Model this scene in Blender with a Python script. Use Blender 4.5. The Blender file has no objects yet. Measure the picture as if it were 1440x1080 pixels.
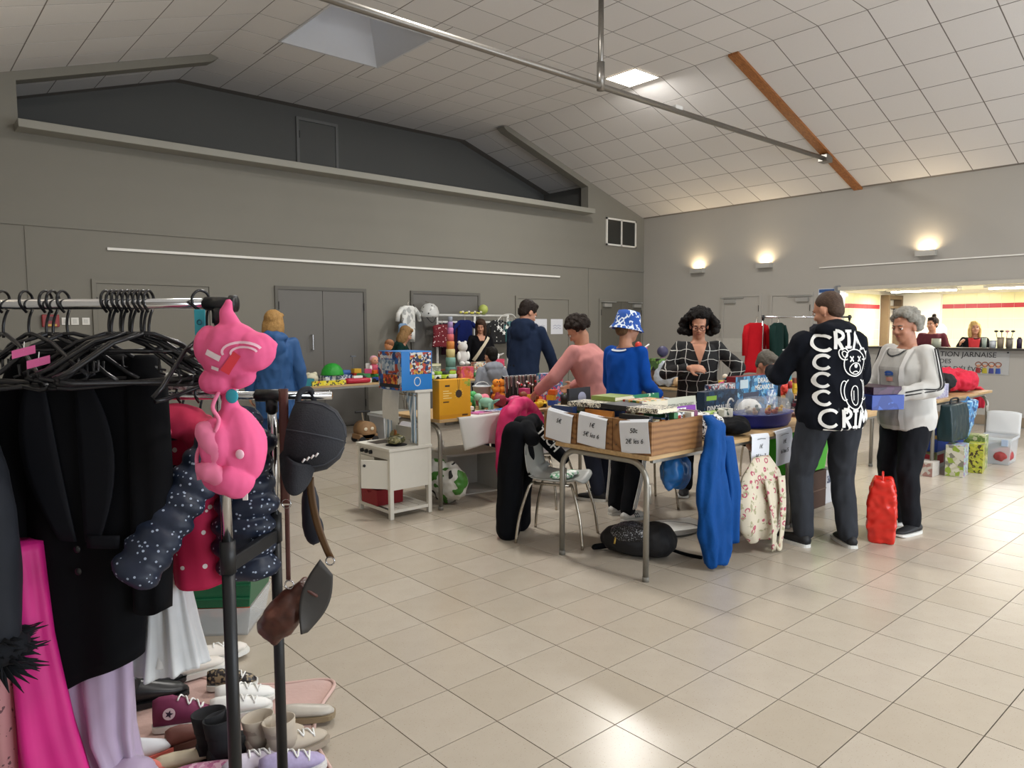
import bpy, bmesh, math, random
import numpy as np
from mathutils import Vector, Matrix, noise
from mathutils.bvhtree import BVHTree
from math import sin, cos, pi, radians, atan2, sqrt
random.seed(7)
SC = bpy.context.scene
COL = SC.collection
# ------------------------------------------------------------------ camera
YAW, PITCH, ROLL, FPX, EYE = 0.848315, -0.0780084, -0.00368755, 1012.04, 1.56
_f = Vector((cos(YAW)*cos(PITCH), sin(YAW)*cos(PITCH), sin(PITCH)))
_r0 = Vector((sin(YAW), -cos(YAW), 0)); _u0 = _r0.cross(_f)
_r = _r0*cos(ROLL)+_u0*sin(ROLL); _u = -_r0*sin(ROLL)+_u0*cos(ROLL)
camd = bpy.data.cameras.new('camera'); cam = bpy.data.objects.new('camera', camd); COL.objects.link(cam)
cam.matrix_world = Matrix(((_r.x, _u.x, -_f.x, 0), (_r.y, _u.y, -_f.y, 0), (_r.z, _u.z, -_f.z, EYE), (0, 0, 0, 1)))
camd.sensor_width = 36; camd.sensor_fit = 'HORIZONTAL'; camd.lens = FPX/1440*36; camd.clip_start = .05; camd.clip_end = 200
SC.camera = cam
# ------------------------------------------------------------------ view, world, daylight
SC.view_settings.view_transform = 'Standard'; SC.view_settings.look = 'None'
SC.view_settings.gamma = 1; SC.view_settings.exposure = 0.0; SC.view_settings.use_curve_mapping = False
W = bpy.data.worlds.new('overcast_sky'); SC.world = W; W.use_nodes = True
W.node_tree.nodes['Background'].inputs[0].default_value = (.80, .88, 1, 1)
W.node_tree.nodes['Background'].inputs[1].default_value = 2.2
def area(name, loc, rot, sx, sy, power, col=(1, 1, 1), spread=180):
    l = bpy.data.lights.new(name, 'AREA'); l.shape = 'RECTANGLE'; l.size = sx; l.size_y = sy; l.energy = power; l.color = col
    l.spread = radians(spread)
    o = bpy.data.objects.new(name, l); COL.objects.link(o); o.location = loc; o.rotation_euler = rot; return o
YS = -3.2                                   # the window wall behind the camera
WIN = [(1.4, 3.8), (4.4, 6.8), (7.4, 9.8), (10.3, 12.7)]
for a, b in WIN:                            # daylight standing in each window
    area('window_daylight', ((a+b)/2, YS-.12, 1.55), (radians(90), 0, 0), b-a, 2.3, 84, (.88, .945, 1))
# ------------------------------------------------------------------ helpers
def lin(h):
    h = h.lstrip('#'); v = [int(h[i:i+2], 16)/255 for i in (0, 2, 4)]
    return tuple(c/12.92 if c <= .04045 else ((c+.055)/1.055)**2.4 for c in v)
_mats = {}
def M(col, rough=.6, metal=0, var=.08, scale=18, bump=0, bscale=None, spec=.5, alpha=1, trans=0, emit=0, sheen=0, name=None):
    key = (col, rough, metal, var, scale, bump, bscale, spec, alpha, trans, emit, sheen)
    if key in _mats: return _mats[key]
    m = bpy.data.materials.new(name or 'mat_'+str(col).strip('#')); m.use_nodes = True
    nt = m.node_tree; p = nt.nodes['Principled BSDF']
    c = lin(col) if isinstance(col, str) else col
    p.inputs['Roughness'].default_value = rough; p.inputs['Metallic'].default_value = metal
    p.inputs['Specular IOR Level'].default_value = spec
    p.inputs['Base Color'].default_value = (*c, 1)
    if alpha < 1: p.inputs['Alpha'].default_value = alpha
    if trans: p.inputs['Transmission Weight'].default_value = trans
    if sheen: p.inputs['Sheen Weight'].default_value = sheen
    if emit:
        p.inputs['Emission Color'].default_value = (*c, 1); p.inputs['Emission Strength'].default_value = emit
    if var or bump:
        tc = nt.nodes.new('ShaderNodeTexCoord'); n = nt.nodes.new('ShaderNodeTexNoise')
        n.inputs['Scale'].default_value = scale; n.inputs['Detail'].default_value = 4
        nt.links.new(tc.outputs['Object'], n.inputs['Vector'])
        if var:
            mx = nt.nodes.new('ShaderNodeMix'); mx.data_type = 'RGBA'
            mx.inputs['A'].default_value = (*[max(0, x*(1-var)) for x in c], 1); mx.inputs['B'].default_value = (*[min(1, x*(1+var)) for x in c], 1)
            nt.links.new(n.outputs['Fac'], mx.inputs['Factor']); nt.links.new(mx.outputs['Result'], p.inputs['Base Color'])
        if bump:
            nb = n
            if bscale:
                nb = nt.nodes.new('ShaderNodeTexNoise'); nb.inputs['Scale'].default_value = bscale; nt.links.new(tc.outputs['Object'], nb.inputs['Vector'])
            bp = nt.nodes.new('ShaderNodeBump'); bp.inputs['Strength'].default_value = bump; bp.inputs['Distance'].default_value = .01
            nt.links.new(nb.outputs['Fac'], bp.inputs['Height']); nt.links.new(bp.outputs['Normal'], p.inputs['Normal'])
    _mats[key] = m; return m
def nodes_mat(name, build, rough=.6, spec=.5):
    """material whose base colour is made by build(nt, coords_socket) -> colour socket"""
    m = bpy.data.materials.new(name); m.use_nodes = True; nt = m.node_tree; p = nt.nodes['Principled BSDF']
    p.inputs['Roughness'].default_value = rough; p.inputs['Specular IOR Level'].default_value = spec
    tc = nt.nodes.new('ShaderNodeTexCoord')
    nt.links.new(build(nt, tc.outputs['Object']), p.inputs['Base Color']); return m
def nmix(nt, fac, a, b):
    mx = nt.nodes.new('ShaderNodeMix'); mx.data_type = 'RGBA'
    for s, v in (('A', a), ('B', b)):
        if isinstance(v, (tuple, str)): mx.inputs[s].default_value = (*(lin(v) if isinstance(v, str) else v), 1)
        else: nt.links.new(v, mx.inputs[s])
    if isinstance(fac, (int, float)): mx.inputs['Factor'].default_value = fac
    else: nt.links.new(fac, mx.inputs['Factor'])
    return mx.outputs['Result']
def nmath(nt, op, a, b=0.0, c=0.0):
    n = nt.nodes.new('ShaderNodeMath'); n.operation = op
    for i, v in enumerate((a, b, c)):
        if isinstance(v, (int, float)): n.inputs[i].default_value = v
        else: nt.links.new(v, n.inputs[i])
    return n.outputs[0]
def nramp(nt, fac, stops, const=True):
    r = nt.nodes.new('ShaderNodeValToRGB'); cr = r.color_ramp
    if const: cr.interpolation = 'CONSTANT'
    while len(cr.elements) < len(stops): cr.elements.new(.5)
    for e, (p, c) in zip(cr.elements, stops): e.position = p; e.color = (*(lin(c) if isinstance(c, str) else c), 1)
    nt.links.new(fac, r.inputs[0]); return r.outputs[0]
def nnoise(nt, vec, scale, detail=3):
    n = nt.nodes.new('ShaderNodeTexNoise'); n.inputs['Scale'].default_value = scale; n.inputs['Detail'].default_value = detail
    nt.links.new(vec, n.inputs['Vector']); return n.outputs['Fac']
def nvoro(nt, vec, scale, out='Distance', feature='F1'):
    n = nt.nodes.new('ShaderNodeTexVoronoi'); n.feature = feature; n.inputs['Scale'].default_value = scale
    nt.links.new(vec, n.inputs['Vector']); return n.outputs[out]
def nsep(nt, vec):
    n = nt.nodes.new('ShaderNodeSeparateXYZ'); nt.links.new(vec, n.inputs[0]); return n.outputs
_pm = {}
def pic(cols, scale=14, seed=0, rough=.35):
    """printed picture: patches of the given colours"""
    key = (tuple(cols), scale, seed)
    if key in _pm: return _pm[key]
    def b(nt, v):
        mp = nt.nodes.new('ShaderNodeMapping'); mp.inputs['Location'].default_value = (seed*3.1, seed*1.7, seed*.9); nt.links.new(v, mp.inputs[0])
        n = nnoise(nt, mp.outputs[0], scale*1.0, 4)
        vo = nvoro(nt, mp.outputs[0], scale*1.7, 'Color')
        s = nsep(nt, vo)[0]
        f = nmath(nt, 'ADD', nmath(nt, 'MULTIPLY', s, .75), nmath(nt, 'MULTIPLY', nmath(nt, 'SUBTRACT', n, .5), .5))
        k = len(cols)
        return nramp(nt, f, [(i/k*.85, c) for i, c in enumerate(cols)])
    _pm[key] = nodes_mat('printed_picture', b, rough); return _pm[key]
# ---- mesh building
class MB:
    def __init__(s): s.v = []; s.f = []
    def add(s, v, f):
        o = len(s.v); s.v += [tuple(x) for x in v]; s.f += [tuple(i+o for i in q) for q in f]; return s
    def box(s, x0, y0, z0, x1, y1, z1):
        v = [(x, y, z) for z in (z0, z1) for y in (y0, y1) for x in (x0, x1)]
        return s.add(v, [(0, 2, 3, 1), (4, 5, 7, 6), (0, 1, 5, 4), (2, 6, 7, 3), (0, 4, 6, 2), (1, 3, 7, 5)])
    def cbox(s, c, d): return s.box(c[0]-d[0]/2, c[1]-d[1]/2, c[2]-d[2]/2, c[0]+d[0]/2, c[1]+d[1]/2, c[2]+d[2]/2)
    def prism(s, poly, axis, a, b):
        n = len(poly); P = []
        for t in (a, b):
            for p, q in poly:
                P.append({'x': (t, p, q), 'y': (p, t, q), 'z': (p, q, t)}[axis])
        return s.add(P, [tuple(range(n))[::-1], tuple(range(n, 2*n))]+[(i, (i+1) % n, n+(i+1) % n, n+i) for i in range(n)])
    def loft(s, rings, cap=True):
        n = len(rings[0]); m = len(rings); V = [p for r in rings for p in r]
        F = [(k*n+i, k*n+(i+1) % n, (k+1)*n+(i+1) % n, (k+1)*n+i) for k in range(m-1) for i in range(n)]
        if cap: F += [tuple(range(n))[::-1], tuple(range((m-1)*n, m*n))]
        return s.add(V, F)
    def tube(s, pts, rad, n=8, cap=True, closed=False):
        pts = [Vector(p) for p in pts]; m = len(pts)
        if not isinstance(rad, (list, tuple)): rad = [rad]*m
        rings = []; ref = None
        for i, p in enumerate(pts):
            a = pts[i-1] if (i or closed) else p; b = pts[(i+1) % m] if (i < m-1 or closed) else p
            t = (b-a)
            if t.length < 1e-9: t = Vector((0, 0, 1))
            t.normalize()
            if ref is None: ref = Vector((0, 0, 1)) if abs(t.z) < .9 else Vector((1, 0, 0))
            u = ref-t*ref.dot(t)
            if u.length < 1e-6: u = t.orthogonal()
            u.normalize(); w = t.cross(u); ref = u
            rings.append([p+(u*cos(2*pi*k/n)+w*sin(2*pi*k/n))*rad[i] for k in range(n)])
        if closed: rings.append(rings[0]); return s.loft(rings, False)
        return s.loft(rings, cap)
    def ell(s, c, r, seg=12, rings=8, rot=None):
        V = []; c = Vector(c)
        for i in range(1, rings):
            th = pi*i/rings
            for k in range(seg):
                ph = 2*pi*k/seg; d = Vector((r[0]*sin(th)*cos(ph), r[1]*sin(th)*sin(ph), r[2]*cos(th)))
                V.append(c+(rot @ d if rot else d))
        d = Vector((0, 0, r[2])); d = rot @ d if rot else d
        V += [c+d, c-d]; T = len(V)-2; B = T+1
        F = [((i)*seg+k, (i+1)*seg+k, (i+1)*seg+(k+1) % seg, i*seg+(k+1) % seg) for i in range(rings-2) for k in range(seg)]
        F += [(T, k, (k+1) % seg) for k in range(seg)]+[(B, (rings-2)*seg+(k+1) % seg, (rings-2)*seg+k) for k in range(seg)]
        return s.add(V, F)
    def sph(s, c, r, seg=10, rings=7): return s.ell(c, (r, r, r), seg, rings)
    def cap(s, a, b, ra, rb, n=10):
        s.sph(a, ra, n, 7); s.sph(b, rb, n, 7); return s.tube([a, b], [ra, rb], n)
    def lathe(s, prof, c=(0, 0, 0), n=16, sx=1, sy=1):
        return s.loft([[(c[0]+r*cos(2*pi*k/n)*sx, c[1]+r*sin(2*pi*k/n)*sy, c[2]+z) for k in range(n)] for r, z in prof])
    def sheet(s, fn, nu, nv, th=.003):
        """closed thin sheet: fn(u,v)->point, u,v in 0..1"""
        P = [[Vector(fn(i/nu, j/nv)) for i in range(nu+1)] for j in range(nv+1)]
        Nn = []
        for j in range(nv+1):
            for i in range(nu+1):
                a = P[j][min(i+1, nu)]-P[j][max(i-1, 0)]; b = P[min(j+1, nv)][i]-P[max(j-1, 0)][i]
                n = a.cross(b); Nn.append(n.normalized() if n.length > 1e-9 else Vector((0, 0, 1)))
        flat = [p for r in P for p in r]; w = nu+1; T = len(flat)
        V = [p+n*th/2 for p, n in zip(flat, Nn)]+[p-n*th/2 for p, n in zip(flat, Nn)]
        F = []
        for j in range(nv):
            for i in range(nu):
                a = j*w+i; F.append((a, a+1, a+w+1, a+w)); F.append((T+a, T+a+w, T+a+w+1, T+a+1))
        edge = [i for i in range(nu)]+[j*w+nu for j in range(nv)]+[nv*w+i for i in range(nu, 0, -1)]+[j*w for j in range(nv, 0, -1)]
        for k in range(len(edge)):
            a, b = edge[k], edge[(k+1) % len(edge)]; F.append((b, a, T+a, T+b))
        return s.add(V, F)
    def xf(s, mat): s.v = [tuple(mat @ Vector(p)) for p in s.v]; return s
    def mesh(s, name, smooth=False):
        me = bpy.data.meshes.new(name); me.from_pydata(s.v, [], s.f); me.validate()
        bm = bmesh.new(); bm.from_mesh(me); bmesh.ops.recalc_face_normals(bm, faces=bm.faces); bm.to_mesh(me); bm.free()
        if smooth: me.polygons.foreach_set('use_smooth', [True]*len(me.polygons)); me.update()
        return me
    def build(s, name, mat, parent=None, smooth=False, bevel=0, loc=None, rotz=None):
        return link(name, s.mesh(name, smooth), mat, parent, bevel, loc, rotz)
def link(name, me, mat=None, parent=None, bevel=0, loc=None, rotz=None):
    o = bpy.data.objects.new(name, me); COL.objects.link(o)
    if mat and not me.materials: me.materials.append(mat)
    if parent: o.parent = parent
    if loc is not None: o.location = loc
    if rotz is not None: o.rotation_euler.z = rotz
    if bevel:
        b = o.modifiers.new('bevel', 'BEVEL'); b.width = bevel; b.segments = 2; b.limit_method = 'ANGLE'
    return o
def tag(o, label=None, cat=None, group=None, kind=None):
    if label: o['label'] = label
    if cat: o['category'] = cat
    if group: o['group'] = group
    if kind: o['kind'] = kind
    return o
def struct(o, label=None):
    o['kind'] = 'structure'
    if label: o['label'] = label
    return o
def thing(name, label, cat, loc=(0, 0, 0), rotz=0, group=None):
    o = bpy.data.objects.new(name, None); COL.objects.link(o); o.location = loc; o.rotation_euler.z = rotz; o.empty_display_size = .05
    return tag(o, label, cat, group)
def shared(name, me, parent, loc, rot=(0, 0, 0)):
    o = bpy.data.objects.new(name, me); COL.objects.link(o); o.parent = parent; o.location = loc; o.rotation_euler = rot; return o
def remeshed(mb, voxel=.012, smooth=4, fold=0, fscale=9, fstretch=(1, 1, .5), seed=0):
    """one continuous surface out of overlapping closed shapes"""
    me = mb.mesh('tmp'); o = bpy.data.objects.new('tmp', me); COL.objects.link(o)
    r = o.modifiers.new('r', 'REMESH'); r.mode = 'VOXEL'; r.voxel_size = voxel; r.use_smooth_shade = True
    if smooth:
        sm = o.modifiers.new('s', 'SMOOTH'); sm.factor = .5; sm.iterations = smooth
    dg = bpy.context.evaluated_depsgraph_get(); out = bpy.data.meshes.new_from_object(o.evaluated_get(dg))
    bpy.data.objects.remove(o); bpy.data.meshes.remove(me)
    if fold:
        st = Vector(fstretch)
        n = len(out.vertices); co = np.empty(n*3, 'f'); out.vertices.foreach_get('co', co); nr = np.empty(n*3, 'f'); out.vertices.foreach_get('normal', nr)
        co = co.reshape(-1, 3); nr = nr.reshape(-1, 3); d = np.empty(n, 'f'); off = Vector((seed*7.3, seed*3.1, seed*1.9))
        for i in range(n):
            p = Vector((co[i, 0]*st.x, co[i, 1]*st.y, co[i, 2]*st.z))*fscale+off
            a = noise.noise(p); d[i] = (1-2*abs(a))*.5+.5*noise.noise(p*2.1)
        co += nr*(d*fold)[:, None]
        out.vertices.foreach_set('co', co.ravel()); out.update()
    out.polygons.foreach_set('use_smooth', [True]*len(out.polygons))
    return out
def curvept(P, n=8):
    """Catmull-Rom through points"""
    P = [Vector(p) for p in P]; out = []
    for i in range(len(P)-1):
        a = P[max(i-1, 0)]; b = P[i]; c = P[i+1]; d = P[min(i+2, len(P)-1)]
        for k in range(n):
            t = k/n; out.append(.5*((2*b)+(c-a)*t+(2*a-5*b+4*c-d)*t*t+(3*b-a-3*c+d)*t**3))
    return out+[P[-1]]
def text(body, size, mat, parent, loc, rot, name='lettering', depth=.0006, shear=0, align='LEFT', bold=0):
    cu = bpy.data.curves.new('txt', 'FONT'); cu.body = body; cu.size = size; cu.extrude = depth; cu.shear = shear; cu.align_x = align; cu.offset = bold; cu.resolution_u = 3
    o = bpy.data.objects.new('txt', cu); COL.objects.link(o)
    dg = bpy.context.evaluated_depsgraph_get(); me = bpy.data.meshes.new_from_object(o.evaluated_get(dg))
    bpy.data.objects.remove(o); bpy.data.curves.remove(cu)
    me.materials.clear(); me.materials.append(mat)
    t = bpy.data.objects.new(name, me); COL.objects.link(t); t.parent = parent; t.location = loc; t.rotation_euler = rot
    return t
FX = (radians(90), 0, radians(-90))     # lettering lying on a face that looks towards -X
FY = (radians(90), 0, 0)                # lettering lying on a face that looks towards -Y
INK = M('#17181c', .6, var=0)
# ------------------------------------------------------------------ the hall
XR, YN, XL, ZW, ZC, XC0, XC1, YB = 13.06, 10.31, -.42, 3.98, 5.30, 3.62, 9.02, 11.82
KS = (ZC-ZW)/(XR-XC1)
def ceil_z(x): return ZC if XC0 <= x <= XC1 else (ZC-(x-XC1)*KS if x > XC1 else ZC-(XC0-x)*KS)
m_dark = M('#7e7b72', .75, var=.05, scale=1.2, bump=.02, bscale=60)
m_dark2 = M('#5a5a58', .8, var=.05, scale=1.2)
m_light = M('#a5a19a', .75, var=.03, scale=1.5, bump=.03, bscale=70)
m_white = M('#e4e2dc', .5, var=.02)
m_grout = M('#3f382e', .9, var=.1)
def tile_b(nt, v):
    geo = nt.nodes.new('ShaderNodeObjectInfo'); r = geo.outputs['Random']
    a = nmix(nt, r, '#b4aa9b', '#beb5a8'); n = nnoise(nt, v, 9, 6); b = nmix(nt, nmath(nt, 'MULTIPLY', n, .5), a, '#a59a89')
    return nmix(nt, nmath(nt, 'GREATER_THAN', nnoise(nt, v, 160, 2), .68), b, '#998c78')
m_tile = nodes_mat('floor_tile_glaze', tile_b, .25, .5)
def ctile_b(nt, v):
    geo = nt.nodes.new('ShaderNodeObjectInfo'); a = nmix(nt, geo.outputs['Random'], '#dcdad9', '#e3e1e0')
    return nmix(nt, nmath(nt, 'MULTIPLY', nnoise(nt, v, 120, 2), .25), a, '#b9b1a8')
m_ctile = nodes_mat('ceiling_tile_fibre', ctile_b, .9, .2)
m_cgrid = M('#746e69', .7, var=0)
# floor: grout bed and tiles
fl = struct(MB().box(XL, YS, -.12, XR, YB+.2, -.005).build('floor', m_grout))
TS = .32987; TX, TY = 1.770-.0, 3.4255
tiles = []
for i in range(-60, 60):
    for j in range(-60, 60):
        x = TX+TS*(j+.5); y = TY-TS*(i+.5)
        if XL < x-TS/2 and x+TS/2 < XR+.1 and YS < y-TS/2 and y+TS/2 < YN+.2:
            d = sqrt(x*x+y*y); a = atan2(y, x)-YAW
            tiles.append((d if (abs(a) < .66 and d > 1.9) else d+50, x, y))
tiles.sort()
g = .0022
tm = MB().prism([(-TS/2+g, -TS/2+g), (TS/2-g, -TS/2+g), (TS/2-g, TS/2-g), (-TS/2+g, TS/2-g)], 'z', -.006, 0).mesh('floor_tile'); tm.materials.append(m_tile)
for d, x, y in tiles[:300]: shared('floor_tile', tm, fl, (x, y, 0))
rest = MB()
for d, x, y in tiles[300:]: rest.box(x-TS/2+g, y-TS/2+g, -.006, min(x+TS/2-g, XR), min(y+TS/2-g, YN), 0)
tag(rest.build('floor_tiles_beyond', m_tile, fl), 'square beige floor tiles further off', kind='stuff')
# ceiling: flat middle and two slopes, with 60 cm tiles
SK = (4.17, 5.60, 7.87, 9.26)
def ceiling_part(name, poly, label):
    return struct(MB().prism(poly, 'y', YS, YB).build(name, m_cgrid), label)
T = .12
mbf = MB()
for (a, b, c, d) in ((XC0, SK[0], YS, YB), (SK[1], XC1, YS, YB), (SK[0], SK[1], YS, SK[2]), (SK[0], SK[1], SK[3], YB)): mbf.box(a, c, ZC, b, d, ZC+T)
c_flat = struct(mbf.build('ceiling', m_cgrid), 'flat middle of the tiled suspended ceiling')
c_r = ceiling_part('ceiling', [(XC1, ZC), (XR+.2, ZC-(XR+.2-XC1)*KS), (XR+.2, ZC+T-(XR+.2-XC1)*KS), (XC1, ZC+T)], 'sloping tiled ceiling over the pale wall')
c_l = ceiling_part('ceiling', [(XC0, ZC), (XC0, ZC+T), (XL-.2, ZC+T-(XC0-XL+.2)*KS), (XL-.2, ZC-(XC0-XL+.2)*KS)], 'sloping tiled ceiling over the clothes rail')
def ct_mesh(w, d):
    me = MB().prism([(-w/2+.007, -d/2+.007), (w/2-.007, -d/2+.007), (w/2-.007, d/2-.007), (-w/2+.007, d/2-.007)], 'z', -.002, .004).mesh('ceiling_tile'); me.materials.append(m_ctile); return me
ct = ct_mesh(.6, .6); ang = atan2(ZC-ZW, XR-XC1); Y0 = 6.84-16*.6
PANEL = (8.72, 7.14)
for k in range(24):
    y = Y0+(k+.5)*.6
    for i in range(9):
        x = XC0+(i+.5)*.6
        if abs(x-PANEL[0]) < .1 and abs(y-PANEL[1]) < .1: continue
        x0, x1, y0, y1 = x-.3, x+.3, y-.3, y+.3
        if x1 > SK[0] and x0 < SK[1] and y1 > SK[2] and y0 < SK[3]:
            # tiles cut round the skylight
            for (a, b, c, d) in ((x0, min(x1, SK[0]), y0, y1), (max(x0, SK[1]), x1, y0, y1), (max(x0, SK[0]), min(x1, SK[1]), y0, min(y1, SK[2])), (max(x0, SK[0]), min(x1, SK[1]), max(y0, SK[3]), y1)):
                if b-a > .04 and d-c > .04: shared('ceiling_tile', ct_mesh(b-a, d-c), c_flat, ((a+b)/2, (c+d)/2, ZC))
            continue
        shared('ceiling_tile', ct, c_flat, (x, y, ZC))
    for i in range(7):
        s = (i+.5)*.6
        for par, sg, ox in ((c_r, 1, XC1), (c_l, -1, XC0)):
            shared('ceiling_tile', ct, par, (ox+sg*s*cos(ang), y, ZC-s*sin(ang)), (0, sg*ang, 0))
# skylight shaft
m_shaft = M('#c9cbd0', .8, var=.02)
sk = MB(); a, b, c, d = SK; e = .42; zt = ZC+.85
lo = [(a, c, ZC-.01), (b, c, ZC-.01), (b, d, ZC-.01), (a, d, ZC-.01)]; hi = [(a+e, c+e, zt), (b-e, c+e, zt), (b-e, d-e, zt), (a+e, d-e, zt)]
lo2 = [(p[0]+(-.03 if p[0] < 5 else .03), p[1]+(-.03 if p[1] < 8.5 else .03), p[2]) for p in lo]; hi2 = [(p[0]+(-.03 if p[0] < 5 else .03), p[1]+(-.03 if p[1] < 8.5 else .03), p[2]) for p in hi]
for q in range(4):
    w = (q+1) % 4; P = [lo[q], lo[w], hi[w], hi[q], lo2[q], lo2[w], hi2[w], hi2[q]]
    sk.add(P, [(0, 1, 2, 3), (7, 6, 5, 4), (0, 4, 5, 1), (2, 6, 7, 3), (1, 5, 6, 2), (0, 3, 7, 4)])
sks = struct(sk.build('window_1', m_shaft), 'pyramid shaft of the skylight in the flat ceiling')
MB().box(a+e, c+e, zt, b-e, d-e, zt+.02).build('skylight_dome', M('#dfe8f5', .4, emit=1.6, var=0), sks)
# ceiling LED panel
def light_panel(x, y, label, power):
    lp = thing('ceiling_light_panel', label, 'ceiling light', (x, y, ZC), 0, 'LED panels in the ceiling')
    fr = MB()
    for (x0, y0, x1, y1) in ((-.298, -.298, .298, -.275), (-.298, .275, .298, .298), (-.298, -.275, -.275, .275), (.275, -.275, .298, .275)): fr.box(x0, y0, -.016, x1, y1, -.009)
    fr.build('frame', m_white, lp)
    MB().box(-.275, -.275, -.014, .275, .275, -.009).build('diffuser', M('#fff4e0', .4, emit=14, var=0), lp)
    area('panel_light', (x, y, ZC-.03), (0, 0, 0), .55, .55, power, (1, .98, .94))
light_panel(PANEL[0], PANEL[1], 'bright square LED panel set among the ceiling tiles', 120)
for nx, ny, lb in ((8.72, 1.14, 'LED panel over the shoppers, above the picture'), (3.92, 5.34, 'LED panel over the play kitchen, above the picture'), (3.92, -.66, 'LED panel behind the viewer')): light_panel(nx, ny, lb, 125)
# walls
wn = MB()
wn.prism([(XL, 0), (XR, 0), (XR, 3.90), (XL, 3.90)], 'y', YN, YN+.2)
wn.prism([(XL, 3.90), (1.386, 3.90), (1.386, ceil_z(1.386)), (XL, ceil_z(XL))], 'y', YN, YN+.2)
wn.prism([(11.21, 3.90), (XR, 3.90), (XR, ZW), (11.21, ceil_z(11.21))], 'y', YN, YN+.2)
wn.prism([(1.386, 4.46), (1.386, ceil_z(1.386)), (XC0+.02, ZC), (XC0+.12, ZC-.03), (XC0+.02, ZC-.1)], 'y', YN, YN+.2)
wn.prism([(11.21, 4.46), (11.21, ceil_z(11.21)), (XC1-.02, ZC), (XC1-.12, ZC-.03), (XC1-.02, ZC-.1)], 'y', YN, YN+.2)
wall_n = struct(wn.build('wall_north', m_dark), 'dark taupe end wall with the long high opening')
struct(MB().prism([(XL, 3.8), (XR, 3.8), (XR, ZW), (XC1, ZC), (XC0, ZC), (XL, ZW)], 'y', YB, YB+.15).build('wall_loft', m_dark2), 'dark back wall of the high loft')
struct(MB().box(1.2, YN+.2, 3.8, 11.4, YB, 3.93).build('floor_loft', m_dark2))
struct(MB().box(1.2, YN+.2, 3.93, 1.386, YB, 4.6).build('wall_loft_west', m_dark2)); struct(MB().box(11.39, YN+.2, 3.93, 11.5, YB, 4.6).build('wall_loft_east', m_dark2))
ml = M('#8f8d84', .6, var=.06, scale=3)
struct(MB().box(1.345, YN-.30, 3.868, 11.10, YN+.02, 3.962).build('trim_1', ml, bevel=.006), 'long pale ledge under the loft opening')
struct(MB().box(XL, YN-.018, 2.795, XR-.01, YN+.01, 2.822).build('trim_2', m_dark), 'thin horizontal batten across the dark wall')
for n, x in ((3, 1.40), (4, 11.23)): struct(MB().box(x-.012, YN-.012, .02, x+.012, YN+.01, 2.79).build('trim_%d' % n, m_dark))
tag(MB().box(2.253, YN-.03, 2.560, 10.36, YN-.001, 2.592).build('hanging_rail', m_white), 'long thin white picture rail on the dark wall', 'rail')
# light wall with the hatch and the kitchen behind it
HY0, HY1, HZ0, HZ1 = .9, 5.90, 1.215, 2.245
we = MB(); t = .18
we.box(XR, YS, 0, XR+t, HY0, ZW+.05).box(XR, HY1, 0, XR+t, YN+.2, ZW+.05).box(XR, HY0, 0, XR+t, HY1, HZ0-.03).box(XR, HY0, HZ1, XR+t, HY1, ZW+.05)
wall_e = struct(we.build('wall_east', m_light), 'pale grey long wall with the serving hatch')
struct(MB().box(XR-.012, YS, .01, XR-.0005, YN-.01, .16).build('baseboard_east', M('#8a7a66', .5)), 'brown tiled skirting along the pale wall')
struct(MB().box(XL+.0, YN-.012, .01, XR-.02, YN-.0005, .12).build('baseboard_north', M('#4a4740', .6)))
tag(MB().box(XR-.03, 2.2, 2.625, XR-.0005, 6.26, 2.645).build('wall_rail', m_white), 'thin white rail on the pale wall above the hatch', 'rail')
ws = MB(); ws.box(XL-.2, YS-.2, 0, XR+.2, YS, .38).box(XL-.2, YS-.2, 2.72, XR+.2, YS, 4.1)
ws.prism([(XL-.2, 4.1), (XR+.2, 4.1), (XC1, ZC+.1), (XC0, ZC+.1)], 'y', YS-.2, YS)
xs = [XL-.2]+[v for w in WIN for v in w]+[XR+.2]
for i in range(0, len(xs), 2): ws.box(xs[i], YS-.2, .38, xs[i+1], YS, 2.72)
struct(ws.build('wall_south', m_light), 'window wall behind the viewer')
struct(MB().prism([(YS-.2, 0), (YB+.15, 0), (YB+.15, ZW+.05), (YS-.2, ZW+.05)], 'x', XL-.18, XL).build('wall_west', m_light))
for n, (a, b) in enumerate(WIN):
    w = MB()
    for x in (a, (a+b)/2-.03, b-.06): w.box(x, YS-.1, .38, x+.06, YS-.04, 2.72)
    for z in (.38, 2.66): w.box(a, YS-.1, z, b, YS-.04, z+.06)
    struct(w.build('window_%d' % (n+2), m_white))
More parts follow.
